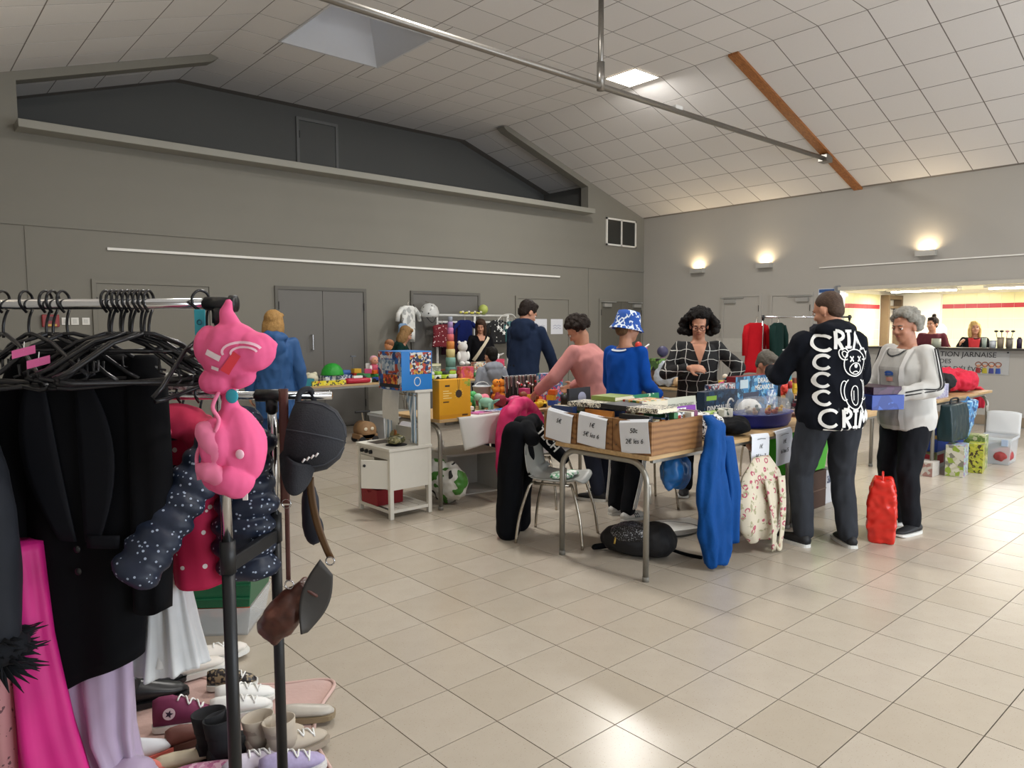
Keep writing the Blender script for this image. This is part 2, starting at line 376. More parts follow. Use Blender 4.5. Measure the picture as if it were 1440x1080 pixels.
# doors
m_door = M('#6a6864', .55, var=.03, scale=2); m_frame = M('#605e58', .6, var=.03); m_chrome = M('#d8d8d8', .2, 1, var=0)
m_steel = M('#a9a9a6', .35, 1, var=.1)
dn = [0]
def door(axis, a, b, z, leaves, mat, fmat, base, closer=None, handle=True, z0=0.02, label=None):
    dn[0] += 1
    def bx(mb, p0, p1, d0, d1, z0, z1):
        return mb.box(p0, base-d1, z0, p1, base-d0, z1) if axis == 'y' else mb.box(base-d1, p0, z0, base-d0, p1, z1)
    mb = MB(); bx(mb, a, a+.05, -.001, .03, z0, z); bx(mb, b-.05, b, -.001, .03, z0, z); bx(mb, a+.05, b-.05, -.001, .03, z-.05, z)
    d = struct(mb.build('door_%d' % dn[0], fmat), label)
    w = (b-a-.1)/leaves
    for k in range(leaves):
        bx(MB(), a+.05+k*w+.004, a+.05+(k+1)*w-.004, 0, .016, z0, z-.054).build('door_leaf', mat, d)
    for k in range(leaves):
        for zz in (.3, z-.35): bx(MB(), (a+.046 if k == 0 else b-.056), (a+.056 if k == 0 else b-.046), .028, .038, zz, zz+.12).build('hinge', INK, d)
    if handle:
        c = (a+b)/2-.2 if leaves == 2 else b-.14
        p = [(c, 0, 1.24), (c, .06, 1.24), (c, .06, 1.46), (c, 0, 1.46)]
        pts = [(q[0], base-.016-q[1], q[2]) if axis == 'y' else (base-.016-q[1], q[0], q[2]) for q in p]
        MB().tube(pts, .014, 8).build('pull_handle', m_chrome, d)
    if closer:
        for (p0, sg) in closer:
            c = bx(MB(), min(p0, p0+sg*.24), max(p0, p0+sg*.24), .016, .07, z-.17, z-.10).build('door_closer', M('#b9b8b4', .4, .6, var=.05), d)
            bx(MB(), min(p0-sg*.08, p0+sg*.42), max(p0-sg*.08, p0+sg*.42), .03, .045, z-.075, z-.055).build('closer_arm', M('#b9b8b4', .4, .6, var=.05), c)
    return d
door('y', 2.06, 3.54, 2.19, 1, m_dark, m_dark, YN, handle=False, label='flush taupe door panel behind the hangers')
door('y', 4.43, 5.95, 2.19, 2, m_door, m_frame, YN, label='grey double door with a white pull handle')
door('y', 6.80, 8.30, 2.19, 1, m_door, m_frame, YN, handle=False, label='wide grey door behind the baby clothes')
door('y', 9.17, 10.66, 2.17, 1, m_dark, m_dark, YN, handle=False, label='taupe door with two paper notices')
door('y', 11.55, 13.0, 2.17, 2, M('#615e55', .6, var=.03), m_dark, YN, closer=[(11.66, 1), (12.9, -1)], handle=False, label='double door with closers in the corner')
door('x', 7.40, 8.28, 2.21, 1, m_light, m_light, XR, closer=[(8.2, -1)], handle=False, label='pale door with a closer near the corner')
door('x', 6.36, 7.22, 2.20, 1, m_light, m_light, XR, closer=[(6.44, 1)], handle=False, label='pale door with a closer near the hatch')
door('y', 5.54, 6.32, 5.15, 1, m_dark2, M('#6a6a68', .6), YB, handle=False, z0=3.94, label='dark door up in the loft')
struct(MB().box(XR-.02, 6.3, 1.06, XR-.017, 8.4, 1.33).build('trim_5', M('#b3b0a9', .5)), 'pale bumper strip across the doors')
# small window/vent near the corner
v = MB(); a, b, c, d = 11.76, 12.75, 3.31, 3.89
for (x0, z0, x1, z1) in ((a, c, b, c+.035), (a, d-.035, b, d), (a, c, a+.035, d), (b-.035, c, b, d), ((a+b)/2-.016, c, (a+b)/2+.016, d)): v.box(x0, YN-.03, z0, x1, YN-.001, z1)
vv = struct(v.build('window_6', m_white), 'small dark two-pane window by the corner')
m_dglass = M('#2f302e', .15, var=.1, scale=4)
for k in (0, 1):
    x0 = a+.036+k*.478; MB().box(x0, YN-.012, c+.036, x0+.445, YN-.002, d-.036).build('pane', m_dglass, vv)
# papers, alarm box, sockets on the dark wall
for k, (x, s) in enumerate(((9.83, 'ENTREE'), (10.28, 'CAISSE'), (9.42, ''))):
    pz = 1.58-.0*k
    t = thing('paper_notice', ['white paper notice on the taupe door, left of the pair', 'white paper notice on the taupe door, right of the pair', 'white paper notice half hidden by the man in navy'][k], 'notice', (x, YN-.0175, pz), 0, 'notices on the taupe door')
    MB().box(-.17, -.002, -.15, .17, 0, .15).build('sheet', M('#d9dbe2', .7, var=.02), t)
    for q in range(2): MB().tube(curvept([(-.11+.032*i, -.003, .02-.05*q+.012*((i*7+q*3) % 3-1)) for i in range(8)], 3), .003, 4).build('scribble', M('#3b4b8a', .6, var=0), t)
t = thing('fire_alarm_box', 'red fire alarm call point on the dark wall', 'alarm box', (1.60, YN-.001, 1.665))
MB().box(-.09, -.05, -.075, .09, 0, .075).build('housing', M('#8e1f1f', .4), t, bevel=.008)
MB().box(-.03, -.056, -.0, .03, -.05, .05).build('press_plate', M('#3a1512', .4), t); MB().box(-.06, -.054, -.065, .06, -.05, -.04).build('yellow_strip', M('#c9a648', .5), t)
for k, x in enumerate((1.76, 1.86, 1.98)):
    t = thing('light_switch', ['white wall switch beside the red alarm box', 'middle white wall switch behind the hangers', 'white wall switch farthest from the alarm box'][k], 'switch', (x, YN-.001, 1.66), 0, 'switches beside the alarm box')
    MB().box(-.042, -.012, -.045, .042, 0, .045).build('plate', m_white, t, bevel=.003); MB().box(-.02, -.018, -.025, .02, -.012, .025).build('rocker', M('#c9c8c2', .4), t)
# tie rod, hanger, beam
m_pipe = M('#8d8983', .35, .8, var=.15, scale=30)
t = thing('tie_rod', 'long grey steel tie rod spanning under the ceiling', 'tie rod', (6.32, 5.63, 4.27))
MB().tube([(-6.6, 0, 0), (5.6, 0, .03)], .035, 12).build('rod', m_pipe, t, True)
MB().tube([(0, 0, .0), (0, 0, 1.02)], .032, 12).build('hanger', m_pipe, t, True); MB().tube([(0, 0, -.03), (0, 0, .28)], .045, 12).build('hanger_sleeve', m_pipe, t, True)
MB().cbox((5.5, 0, .03), (.2, .16, .12)).build('bracket', m_pipe, t, bevel=.01)
MB().cbox((1.45, -.0, .06), (.14, .08, .05)).build('clamp', M('#d8d8d4', .4), t, bevel=.01)
def wood_b(nt, v):
    mp = nt.nodes.new('ShaderNodeMapping'); mp.inputs['Scale'].default_value = (1.2, 22, 22); nt.links.new(v, mp.inputs[0])
    return nramp(nt, nnoise(nt, mp.outputs[0], 2.4, 5), [(.2, '#6e401c'), (.5, '#9a6030'), (.8, '#b57a42')], False)
m_beam = nodes_mat('varnished_beam', wood_b, .4)
b = MB(); z = lambda x: ceil_z(x)
b.prism([(9.0, z(9.0)-.035), (XR, z(XR)-.035), (XR, z(XR)+.05), (9.0, z(9.0)+.05)], 'y', 5.54, 5.69)
struct(b.build('trim_6', m_beam), 'varnished wooden roof beam in the sloping ceiling')
# sconces
for k, (y, zz) in enumerate(((8.855, 2.74), (7.335, 2.75), (4.461, 2.76))):
    t = thing('wall_light', ['lit metal uplighter nearest the corner', 'middle lit metal uplighter above the pale doors', 'lit metal uplighter above the serving hatch'][k], 'wall light', (XR-.001, y, zz), 0, 'uplighters on the pale wall')
    s = MB().box(-.12, -.15, -.05, 0, .15, -.04).box(-.12, -.15, -.04, -.112, .15, .04).box(-.112, -.15, -.04, 0, -.142, .04).box(-.112, .142, -.04, 0, .15, .04)
    s.build('shade', M('#b5b3ad', .45, .3), t); MB().tube([(-.06, -.06, 0), (-.06, .06, 0)], .012, 8).build('bulb', M('#ffdca0', .4, emit=60, var=0), t)
    area('uplight', (XR-.07, y, zz+.03), (radians(180), 0, 0), .08, .2, 4.6, (1, .80, .52), 150)
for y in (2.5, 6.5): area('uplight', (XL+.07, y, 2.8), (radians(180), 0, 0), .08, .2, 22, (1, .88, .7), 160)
# kitchen seen through the hatch
XK, YK, ZK = 15.85, 5.98, 2.26
m_kw = M('#e9e4d6', .5, var=.02)
struct(MB().box(XR+.18, -.2, -.05, XK, YK, -.004).build('floor_kitchen', M('#b0a898', .3))); struct(MB().box(XR+.17, -.2, ZK, XK+.1, YK+.1, ZK+.1).build('ceiling_kitchen', M('#f3f0e6', .6, var=.01)))
kw = struct(MB().box(XK, -.2, 0, XK+.1, YK, ZK).build('wall_kitchen_back', m_kw)); ks = struct(MB().box(XR+.18, YK, 0, XK+.1, YK+.1, ZK).build('wall_kitchen_side', m_kw))
struct(MB().box(XR+.18, -.3, 0, XK+.1, -.2, ZK).build('wall_kitchen_end', m_kw))
m_kt = M('#e6dfae', .2, var=.03, scale=3); m_kr = M('#a8343c', .25, var=.06, scale=3)
kt = MB().box(-.004, -.098, -.098, 0, .098, .098).mesh('wall_tile'); kt.materials.append(m_kt)
kb = MB().box(-.005, -.098, -.043, 0, .098, .043).mesh('wall_tile'); kb.materials.append(m_kr)
zs = [(.1+.2*i, kt) for i in range(6, 9)]+[(1.945, kb)]+[(2.09, kt)]
zs = [(1.2, kt), (1.4, kt), (1.6, kt), (1.8, kt), (1.946, kb), (2.09, kt)]
for k in range(16):
    for zz, me in zs: shared('wall_tile', me, kw, (XK, 5.0-.2*k, zz))
for k in range(9):
    for zz, me in zs: shared('wall_tile', me, ks, (XR+.3+.2*k, YK, zz), (0, 0, radians(90)))
struct(MB().box(XK-.03, 5.12, .0, XK-.001, YK-.02, 2.2).build('door_9', M('#f2ede0', .4, var=.01)), 'plain white kitchen door')
fr = MB()
for (x0, z0, x1, z1) in ((15.1, 1.0, 15.18, 2.18), (15.75, 1.0, 15.84, 2.18), (15.18, 2.1, 15.75, 2.18), (15.18, 1.92, 15.75, 1.97), (15.18, 1.7, 15.75, 1.74)): fr.box(x0, YK-.16, z0, x1, YK-.005, z1)
tag(fr.build('shelf_frame', M('#6d5a44', .6)), 'brown open shelf frame on the kitchen side wall', 'shelf')
struct(MB().box(XR-.12, HY0-.05, HZ0-.03, XR+.32, HY1+.0, HZ0+.0).build('trim_7', M('#3a3733', .35)), 'dark counter top of the serving hatch')
hf = MB().box(XR-.02, HY1-.03, HZ0, XR+.2, HY1+.07, HZ1+.05); struct(hf.build('trim_8', M('#a7a9ad', .3, .6)), 'metal jamb of the serving hatch')
struct(MB().box(XR-.04, HY0, HZ1-.04, XR+.2, HY1, HZ1+.02).build('trim_9', M('#b9b4a8', .4)), 'lintel of the serving hatch')
for k in range(3):
    t = thing('tube_light', ['white kitchen tube light nearest the side wall', 'middle white kitchen tube light', 'white kitchen tube light farthest from the side wall'][k], 'ceiling light', (14.5, 5.0-1.6*k, ZK-.002), 0, 'tube lights in the kitchen')
    MB().box(-.12, -.6, -.04, .12, .6, 0).build('tray', m_white, t); MB().tube([(0, -.55, -.055), (0, .55, -.055)], .014, 8).build('tube', M('#fff8e8', .3, emit=20, var=0), t)
    area('tube_glow', (14.5, 5.0-1.6*k, ZK-.08), (0, 0, 0), .25, 1.1, 62, (1, .96, .88))
# poster beside the hatch
t = thing('paper_notice', 'small white poster with a blue header beside the serving hatch', 'notice', (XR-.003, 6.12, 2.05))
MB().box(-.003, -.15, -.2, 0, .15, .2).build('sheet', M('#c9d3e2', .6), t); MB().box(-.005, -.14, .13, -.0031, .14, .19).build('header', M('#2c4f86', .6), t)
# ------------------------------------------------------------------ people
SKIN = M('#c08a6e', .5, var=.06, scale=25); SKIN2 = M('#b07a60', .5, var=.06, scale=25)
m_eye = M('#e8e4de', .25, var=0); m_iris = M('#2d211a', .2, var=0); m_lip = M('#9c5548', .5, var=.05); 
def HAIRM(c): return M(c, .6, var=.35, scale=60, bump=.5, bscale=120, spec=.18)
def hand_into(mb, w, d, nrm, curl=.5, s=1.0, side=1, tips=None):
    """palm and five fingers from wrist w along d; nrm = direction the palm faces"""
    d = Vector(d).normalized(); nrm = Vector(nrm); nrm = (nrm-d*nrm.dot(d)).normalized(); lat = d.cross(nrm)*side
    w = Vector(w); R = Matrix((lat, d, nrm)).transposed()
    mb.ell(w+d*.048*s, (.042*s, .058*s, .017*s), 12, 8, R)
    mb.ell(w+d*.075*s, (.043*s, .025*s, .015*s), 12, 8, R)
    for k, (o, L) in enumerate(((-.031, .062), (-.011, .074), (.010, .078), (.031, .070))):
        b = w+d*(.085-.006*abs(k-2))*s+lat*o*s; r = .0092*s
        a1 = curl*.75; p1 = b+(d*cos(a1)+nrm*sin(a1)+lat*o*1.4)*L*.48*s
        a2 = a1+curl*1.1; p2 = p1+(d*cos(a2)+nrm*sin(a2)+lat*o*.6)*L*.34*s
        a3 = a2+curl*.6; p3 = p2+(d*cos(a3)+nrm*sin(a3))*L*.24*s
        mb.cap(b-d*.02*s, p1, r*1.05, r, 8); mb.cap(p1, p2, r, r*.92, 8); mb.cap(p2, p3, r*.92, r*.8, 8)
    b = w+d*.025*s+lat*.032*s; p1 = b+(d*.55+lat*.65+nrm*.35*curl).normalized()*.038*s; p2 = p1+(d*.85+lat*.2+nrm*.6*curl).normalized()*.034*s
    mb.cap(b, p1, .0125*s, .0115*s, 8); mb.cap(p1, p2, .0115*s, .009*s, 8)
def head_into(mb, X):
    """X maps head frame (x right, y front, z up, centre at eye level) to the body"""
    R = X.to_3x3(); s = X.median_scale; Rn = R.normalized()
    def e(c, r, seg=18, ri=12): mb.ell(X @ Vector(c), [v*s for v in r], seg, ri, Rn)
    e((0, -.012, .035), (.075, .094, .086)); e((0, .018, -.035), (.060, .070, .083)); e((0, .045, -.085), (.036, .036, .030))
    e((0, .075, .022), (.050, .016, .016)); e((.032, .062, -.03), (.026, .022, .026)); e((-.032, .062, -.03), (.026, .022, .026))
    e((0, .070, -.062), (.026, .018, .018))
    mb.tube([X @ Vector((0, .086, .012)), X @ Vector((0, .104, -.03))], [.008*s, .0135*s], 10); e((0, .100, -.030), (.0145, .013, .011)); 
    for q in (-1, 1): e((q*.012, .093, -.033), (.008, .009, .008)); e((q*.077, -.012, -.008), (.010, .022, .032))
def face_parts(o, X, eyes=True, brow='#3a2a20', lip=m_lip, look=0):
    if not eyes: return
    for q in (-1, 1):
        mb = MB().ell(X @ Vector((q*.031, .0755, .0)), [.0108*X.median_scale]*3, 10, 8); e = mb.build('eye', m_eye, o, True)
        MB().ell(X @ Vector((q*.031+look, .0828, -.002)), [.0064*X.median_scale]*3, 8, 6).build('iris', m_iris, e, True)
        MB().tube([X @ Vector((q*.031+dx, .0862-abs(dx)*.15, .0065)) for dx in (-.013, 0, .013)], [.004, .0062, .004], 6).build('eyelid', SKIN2, e, True)
        MB().tube([X @ Vector((q*.014, .090, .021)), X @ Vector((q*.03, .088, .026)), X @ Vector((q*.048, .076, .021))], [.0035, .004, .002], 6).build('eyebrow', M(brow, .7, var=.1), o, True)
    MB().tube([X @ Vector((-.022, .081, -.062)), X @ Vector((-.008, .0885, -.059)), X @ Vector((.008, .0885, -.059)), X @ Vector((.022, .081, -.062))], [.002, .0042, .0042, .002], 6).build('mouth', lip, o, True)
def hair_mesh(style, X, seed=0):
    mb = MB(); s = X.median_scale; Rn = X.to_3x3().normalized(); rnd = random.Random(seed+3)
    def e(c, r): mb.ell(X @ Vector(c), [v*s for v in r], 16, 10, Rn)
    if style in ('short', 'crop', 'bun', 'sidecut'):
        g = .0 if style == 'crop' else .006
        e((0, -.024, .048), (.080+g, .094+g, .083+g)); e((0, -.06, -.01), (.066, .052, .062))
        if style != 'crop': e((0, .03, .10), (.062, .05, .03))
    if style == 'bun':
        e((0, -.045, .155), (.034, .034, .032))
    if style in ('bob', 'long', 'wavybob'):
        e((0, -.022, .045), (.090, .102, .092)); L = {'bob': .10, 'wavybob': .115, 'long': .2}[style]
        for q in (-1, 1): e((q*.072, .0, -L*.45), (.026, .05, L)); e((q*.06, -.05, -L*.5), (.04, .05, L))
        e((0, -.07, -L*.5), (.075, .045, L)); e((.02, .055, .095), (.06, .03, .03))
    if style == 'curlyshort':
        for k in range(210):
            th = rnd.uniform(-pi, pi); ph = rnd.uniform(-.55, 1.45)
            d = Vector((cos(ph)*sin(th), cos(ph)*cos(th), sin(ph)))
            if d.y > .35 and d.z < .62: continue
            if abs(d.x) > .7 and d.y > -.05 and d.z < .1: continue
            r = .016+rnd.random()*.014; o_ = rnd.uniform(.94, 1.12); e((d.x*.086*o_, d.y*.102*o_-.018, d.z*.096*o_+.034), (r, r, r))
    if style == 'bigcurls':
        for k in range(420):
            th = rnd.uniform(-pi, pi); ph = rnd.uniform(-1.1, 1.5)
            d = Vector((cos(ph)*sin(th), cos(ph)*cos(th), sin(ph)))
            if d.y > .3 and d.z < .55: continue
            if d.z < -.1 and d.y > .25: continue
            w = 1.0+.55*max(0, .6-d.z); r = .020+rnd.random()*.013; rr = rnd.uniform(.75, 1.0)
            e((d.x*.125*w*rr, d.y*.12*rr-.03, d.z*.135*rr+.02), (r, r, r))
        e((0, -.03, .03), (.09, .09, .09))
    fold = {'bigcurls': .012, 'curlyshort': .008, 'crop': .003}.get(style, .007)
    st = (3, 3, .8) if style in ('bob', 'long', 'wavybob') else (2, 2, 2)
    return remeshed(mb, .007 if 'url' in style else .009, 0 if 'url' in style else 3, fold, 18 if 'url' not in style else 28, st, seed)
def shoe(name, L, mat, sole, parent, X, hi=.0, lace=None, stripes=None):
    """low shoe, toe along +y, heel at origin; X: placement matrix"""
    up = MB(); n = 14; rings = []
    for t in np.linspace(0, 1, 11):
        w = (.034+.016*sin(min(t*1.25, 1)*pi*.62))*(1-.75*max(0, t-.86)/.14)*L/.29
        h = (.088+hi)*(1-t)**1.0*(1 if t < .42 else 1) if False else ((.085+hi) if t < .3 else (.085+hi)*(1-(t-.3)/.7)+.045*(t-.3)/.7)
        if t > .9: h *= .75
        if t < .05: h *= .92; w *= .85
        y = t*L; rings.append([(w*(cos(a) if sin(a) < .2 else cos(a)*(.92-.25*max(0, sin(a)))), y, .018+max(0, (h-.018))*(.5+.5*sin(a)) if sin(a) > -.7 else .016) for a in [2*pi*k/n for k in range(n)]])
    up.loft(rings).xf(X)
    so = MB(); rs = []
    for z in (0, .022):
        r = []
        for k in range(28):
            a = 2*pi*k/28; t = .5+.5*sin(a); w = (.036+.017*sin(min(t*1.25, 1)*pi*.62))*L/.29
            r.append(((w if cos(a) > 0 else -w)*min(1, abs(cos(a))*1.9)**.6, -.006+t*(L+.012), z+(.008*max(0, t-.8)/.2 if z == 0 else 0)))
        rs.append(r)
    so.loft(rs).xf(X)
    s = up.build(name, mat, parent, True); so.build('sole', sole, s, False)
    if lace:
        pts = []
        for k in range(5):
            y = L*(.38+.085*k); z = (.087+hi)*(1-(y/L-.3)/.7)+.045*(y/L-.3)/.7-.002
            pts += [(-.022*(1 if k % 2 else -1), y, z-.006), (0, y+.01, z+.005)]
        pts += [(.03, L*.72, .05)]
        MB().tube(curvept(pts, 3), .0036, 5).xf(X).build('lace', lace, s, True)
    if stripes:
        for k in range(3):
            for q in (-1, 1): MB().tube([(q*.046, L*(.40+.07*k), .03), (q*.036, L*(.34+.07*k), .066)], .005, 5).xf(X).build('stripe', stripes, s)
    return s
def person(label, loc, az, h, top, pants=None, shoes=None, hair=None, skin=SKIN, lean=0, hyaw=0, hpitch=0, arms=None, feet=None, fat=1.0, hipz=.93, voxel=.0095,
           hem=-.13, hood=False, bag=1.0, hands=True, sleeve=1.0, face=True, fold=.012, sseed=0, twist=0, legs=True, brow='#3a2a20', soft=0, group=None, headtilt=0):
    s = h/1.75; hip = Vector((0, 0, hipz))
    Tm = Matrix.Translation(hip) @ Matrix.Rotation(-radians(lean), 4, 'X') @ Matrix.Rotation(radians(twist), 4, 'Z')
    tp = lambda x, y, z: Tm @ Vector((x, y, z))
    sh = {q: tp(q*.178*(.6+.4*fat), 0, .485) for q in (-1, 1)}
    rings = [(-.12, .150, .105), (-.02, .168, .118), (.12, .150, .108), (.24, .152, .112), (.36, .165, .118), (.45, .160, .098), (.50, .115, .078), (.535, .066, .062), (.57, .056, .058)]
    def torso(mb, infl, z0=-9, z1=9, front=0, hemz=None):
        R = []; RR = [r for r in rings if z0 <= r[0] <= z1]
        if hemz is not None and hemz < RR[0][0]: RR = [(hemz, RR[0][1]+.012, RR[0][2]+.012)]+RR
        for z, rx, ry in RR:
            f = fat if z < .42 else (1+(fat-1)*.4)
            k = (rx+(infl if z < .52 else infl*.6))*(1+(f-1)*.75); l = (ry+(infl if z < .52 else infl*.6))*f
            R.append([tp(k*cos(a), l*sin(a)+(front*max(0, sin(a)) if .1 < z < .42 else 0), z) for a in [2*pi*i/28 for i in range(28)]])
        mb.loft(R)
    A = {}
    for q in (-1, 1):
        el, wr = (arms or {}).get(q, ((q*.05, -.02, -.27), (q*.01, .06, -.24)))
        E = sh[q]+Vector(el); Wr = E+Vector(wr); A[q] = (sh[q], E, Wr)
    ft = feet or {-1: (-.10, 0, 8), 1: (.10, .03, -8)}
    Lg = {}
    for q in (-1, 1):
        H0 = hip+Vector((q*.088*(.5+.5*fat), 0, -.04)); ank = Vector((ft[q][0], ft[q][1], .09)); mid = (H0+ank)/2
        d = (ank-H0).length; Lh = .43 if hipz < .7 else .408; bend = max(.015, sqrt(max(0, Lh**2-(d/2)**2)))
        fw = Vector((sin(-radians(ft[q][2])), cos(radians(ft[q][2])), 0)) if hipz > .7 else Vector((0, 1, .9)).normalized()
        Lg[q] = (H0, mid+fw*bend, ank)
    hc = tp(0, .012, .545)+Vector((0, .02*cos(radians(hyaw)), .125)); 
    X = Matrix.Translation(hc) @ Matrix.Rotation(radians(hyaw), 4, 'Z') @ Matrix.Rotation(-radians(hpitch), 4, 'X') @ Matrix.Rotation(radians(headtilt), 4, 'Y')
    body = MB(); torso(body, -.018); head_into(body, X)
    body.cap(tp(0, -.005, .50), X @ Vector((0, -.015, -.06)), .058*(.7+.3*fat), .055*(.7+.3*fat), 14)
    for q in (-1, 1):
        S, E, Wr = A[q]; body.cap(S+Vector((-q*.03, 0, -.035)), E, .040*fat, .036*fat, 12); body.cap(E, Wr, .039*fat, .026, 12)
        if hands:
            d = (Wr-E).normalized(); pn = (arms or {}).get('palm%d' % q, (-q, .2, 0)); hand_into(body, Wr-d*.005, (arms or {}).get('hdir%d' % q, d), pn, (arms or {}).get('curl%d' % q, .45), 1.0, (arms or {}).get('thumb%d' % q, q))
        if legs:
            H0, K, An = Lg[q]; body.cap(H0, K, .075*fat, .055, 12); body.cap(K, An, .052, .038, 12)
    S4 = Matrix.Scale(s, 4)
    def done(me): me.transform(S4); return me
    P = link('person', done(remeshed(body, voxel, 2)), skin, None, 0, (loc[0], loc[1], loc[2] if len(loc) > 2 else 0), radians(az-90))
    tag(P, label, 'person', group)
    Xs = S4 @ X
    if face: face_parts(P, Xs, brow=brow)
    out = {'P': P, 'X': Xs, 's': s, 'A': A, 'tp': tp, 'Lg': Lg}
    if top:
        g = MB(); torso(g, .018*bag, -1, .515, 0, hem)
        for q in (-1, 1):
            S, E, Wr = A[q]; S2 = S+Vector((0, 0, .0)); Wc = E+(Wr-E)*sleeve
            bq = 1+(bag-1)*.6; r1, r2, r3 = .058*(.4+.6*fat)*bq, .052*(.4+.6*fat)*bq, .042*bag
            g.cap(S2+Vector((-q*.012, 0, -.018)), E, r1*.93, r2, 14); g.cap(E, Wc, r2, r3, 14); g.cap(S2+Vector((-q*.012, 0, -.014)), tp(q*.07, 0, .455), r1*.9, .06, 12)
        if hood:
            g.ell(tp(0, -.085, .535), (.135, .085, .062), 18, 10, Matrix.Rotation(-radians(lean-20), 3, 'X')); g.ell(tp(0, -.115, .445), (.115, .055, .12), 18, 10)
            for q in (-1, 1): g.ell(tp(q*.085, .0, .52), (.042, .075, .042), 14, 9)
        t = link('top', done(remeshed(g, .011, 3, fold, 8, (1.2, 1.2, .6), sseed)), top, P); out['top'] = t
    if pants and legs:
        g = MB(); torso(g, .012, -1, .14)
        for q in (-1, 1):
            H0, K, An = Lg[q]; b = bag if bag > 1 else 1
            g.cap(H0, K, .090*fat, .070*b, 16); g.cap(K, An+Vector((0, 0, .0)), .068*b, .056*b, 16)
        out['pants'] = link('trousers', done(remeshed(g, .012, 3, fold*.9, 8, (1.5, 1.5, .6), sseed+5)), pants, P)
    if shoes and legs:
        for q in (-1, 1):
            F = S4 @ Matrix.Translation((ft[q][0], ft[q][1]-.075, 0)) @ Matrix.Rotation(radians(ft[q][2]), 4, 'Z') @ Matrix.Translation((0, 0, 0))
            shoe('shoe', .28, shoes[0], shoes[1], P, F, 0, *(shoes[2:]))
    if hair:
        me = hair_mesh(hair[0], X, sseed); out['hair'] = link('hair', done(me), HAIRM(hair[1]), P)
    return out
def bvh_of(o): 
    bm = bmesh.new(); bm.from_mesh(o.data); t = BVHTree.FromBMesh(bm); bm.free(); return t
def projected(bvh, x, z, side, off=.004, tilt=0):
    h = bvh.ray_cast(Vector((x, side*1.5, z)), Vector((0, -side, 0)))
    return None if h[0] is None else h[0]+Vector((0, side*off, 0))+h[1]*off*.5
def strokes(name, o, lines, width, mat, side, off=.004, step=.008):
    """printed strokes laid onto the surface of o, given as x,z polylines"""
    bv = bvh_of(o)
    for ln in lines:
        mb = MB(); w = width
        if isinstance(ln, tuple): ln, w = ln
        P = [Vector((a, b)) for a, b in ln]; Q = [P[0]]
        for a, b in zip(P, P[1:]):
            n = max(1, int((b-a).length/step))
            Q += [a+(b-a)*k/n for k in range(1, n+1)]
        prev = None
        for i, p in enumerate(Q):
            t = Q[min(i+1, len(Q)-1)]-Q[max(i-1, 0)]
            if t.length < 1e-9: continue
            t.normalize(); nn = Vector((-t.y, t.x))*w/2
            a = projected(bv, p.x+nn.x, p.y+nn.y, side, off); b = projected(bv, p.x-nn.x, p.y-nn.y, side, off)
            if a is None or b is None:
                if mb.v: break
                prev = None; continue
            if prev and (a-prev[0]).length < .06:
                k = len(mb.v)
                if not mb.v: mb.v += [tuple(prev[0]), tuple(prev[1])]; k = 2
                mb.v += [tuple(a), tuple(b)]; mb.f.append((k-2, k-1, k+1, k))
            prev = (a, b)
        if mb.v: mb.build(name, mat, o, True)
def patch(name, o, fn, nu, nv, mat, side, off=.003):
    bv = bvh_of(o); mb = MB(); G = [[projected(bv, *fn(i/nu, j/nv), side, off) for i in range(nu+1)] for j in range(nv+1)]
    for j in range(nv):
        for i in range(nu):
            q = [G[j][i], G[j][i+1], G[j+1][i+1], G[j+1][i]]
            if all(p is not None for p in q): mb.add(q, [(0, 1, 2, 3)])
    return mb.build(name, mat, o, True) if mb.v else None
def arc(cx, cz, rx, rz, a0, a1, n=14): return [(cx+rx*cos(radians(a0+(a1-a0)*k/n)), cz+rz*sin(radians(a0+(a1-a0)*k/n))) for k in range(n+1)]
WHITE = M('#e9e9e6', .6, var=.03); BLACKSHOE = M('#16171b', .6, var=.1); SOLE = M('#dcdcd8', .5, var=.04)
fab = lambda c, v=.12: M(c, .9, var=v, scale=14, bump=.15, bscale=300, spec=.15)
denim = lambda c: M(c, .9, var=.22, scale=10, bump=.2, bscale=250, spec=.15)
# -- man in the printed hoodie
hm = person('man in a black printed hoodie and grey jeans seen from behind', (5.02, 2.30), 53, 1.83, fab('#12151d', .1), denim('#33363c'), (BLACKSHOE, SOLE), ('crop', '#4a3a30'), lean=5, hyaw=30, hpitch=18, fat=1.28, bag=1.12, hood=True,
            arms={-1: ((-.10, .10, -.26), (.05, .22, .02)), 1: ((.10, .10, -.26), (-.06, .22, .0)), 'palm-1': (0, 0, -1), 'palm1': (0, 0, -1)}, feet={-1: (-.15, .03, 22), 1: (.14, -.02, -6)}, hem=-.10, fold=.016, face=True, sseed=1)
tz = 1.36
Ls = []
def cc(x, z, r=.046): return (arc(x, z, r, r*.95, 40, 320, 16), .019)
Ls += [cc(-.15, tz+.03, .05), cc(-.16, tz-.085, .044), cc(-.16, tz-.195, .044), cc(-.155, tz-.305, .044), cc(-.125, tz-.43, .055)]
def letR(x, z, k=1): return [([(x, z-.06*k), (x, z+.05*k)], .02), (arc(x, z+.022*k, .045*k, .03*k, 90, -90, 8), .02), ([(x+.005, z), (x+.05*k, z-.065*k)], .02)]
def letI(x, z, k=1): return [([(x, z-.06*k), (x, z+.05*k)], .02), ([(x-.025*k, z+.05*k), (x+.025*k, z+.05*k)], .016), ([(x-.025*k, z-.06*k), (x+.025*k, z-.06*k)], .016)]
def letM(x, z, k=1): return [([(x, z-.06*k), (x+.012, z+.05*k), (x+.04*k, z-.02*k), (x+.068*k, z+.05*k), (x+.085*k, z-.065*k)], .02)]
Ls += letR(-.085, tz+.055) + letI(-.0, tz+.06, .9) + letM(.04, tz+.05, .95)
Ls += letR(-.04, tz-.425) + letI(.045, tz-.43, .9) + letM(.08, tz-.435, .95)
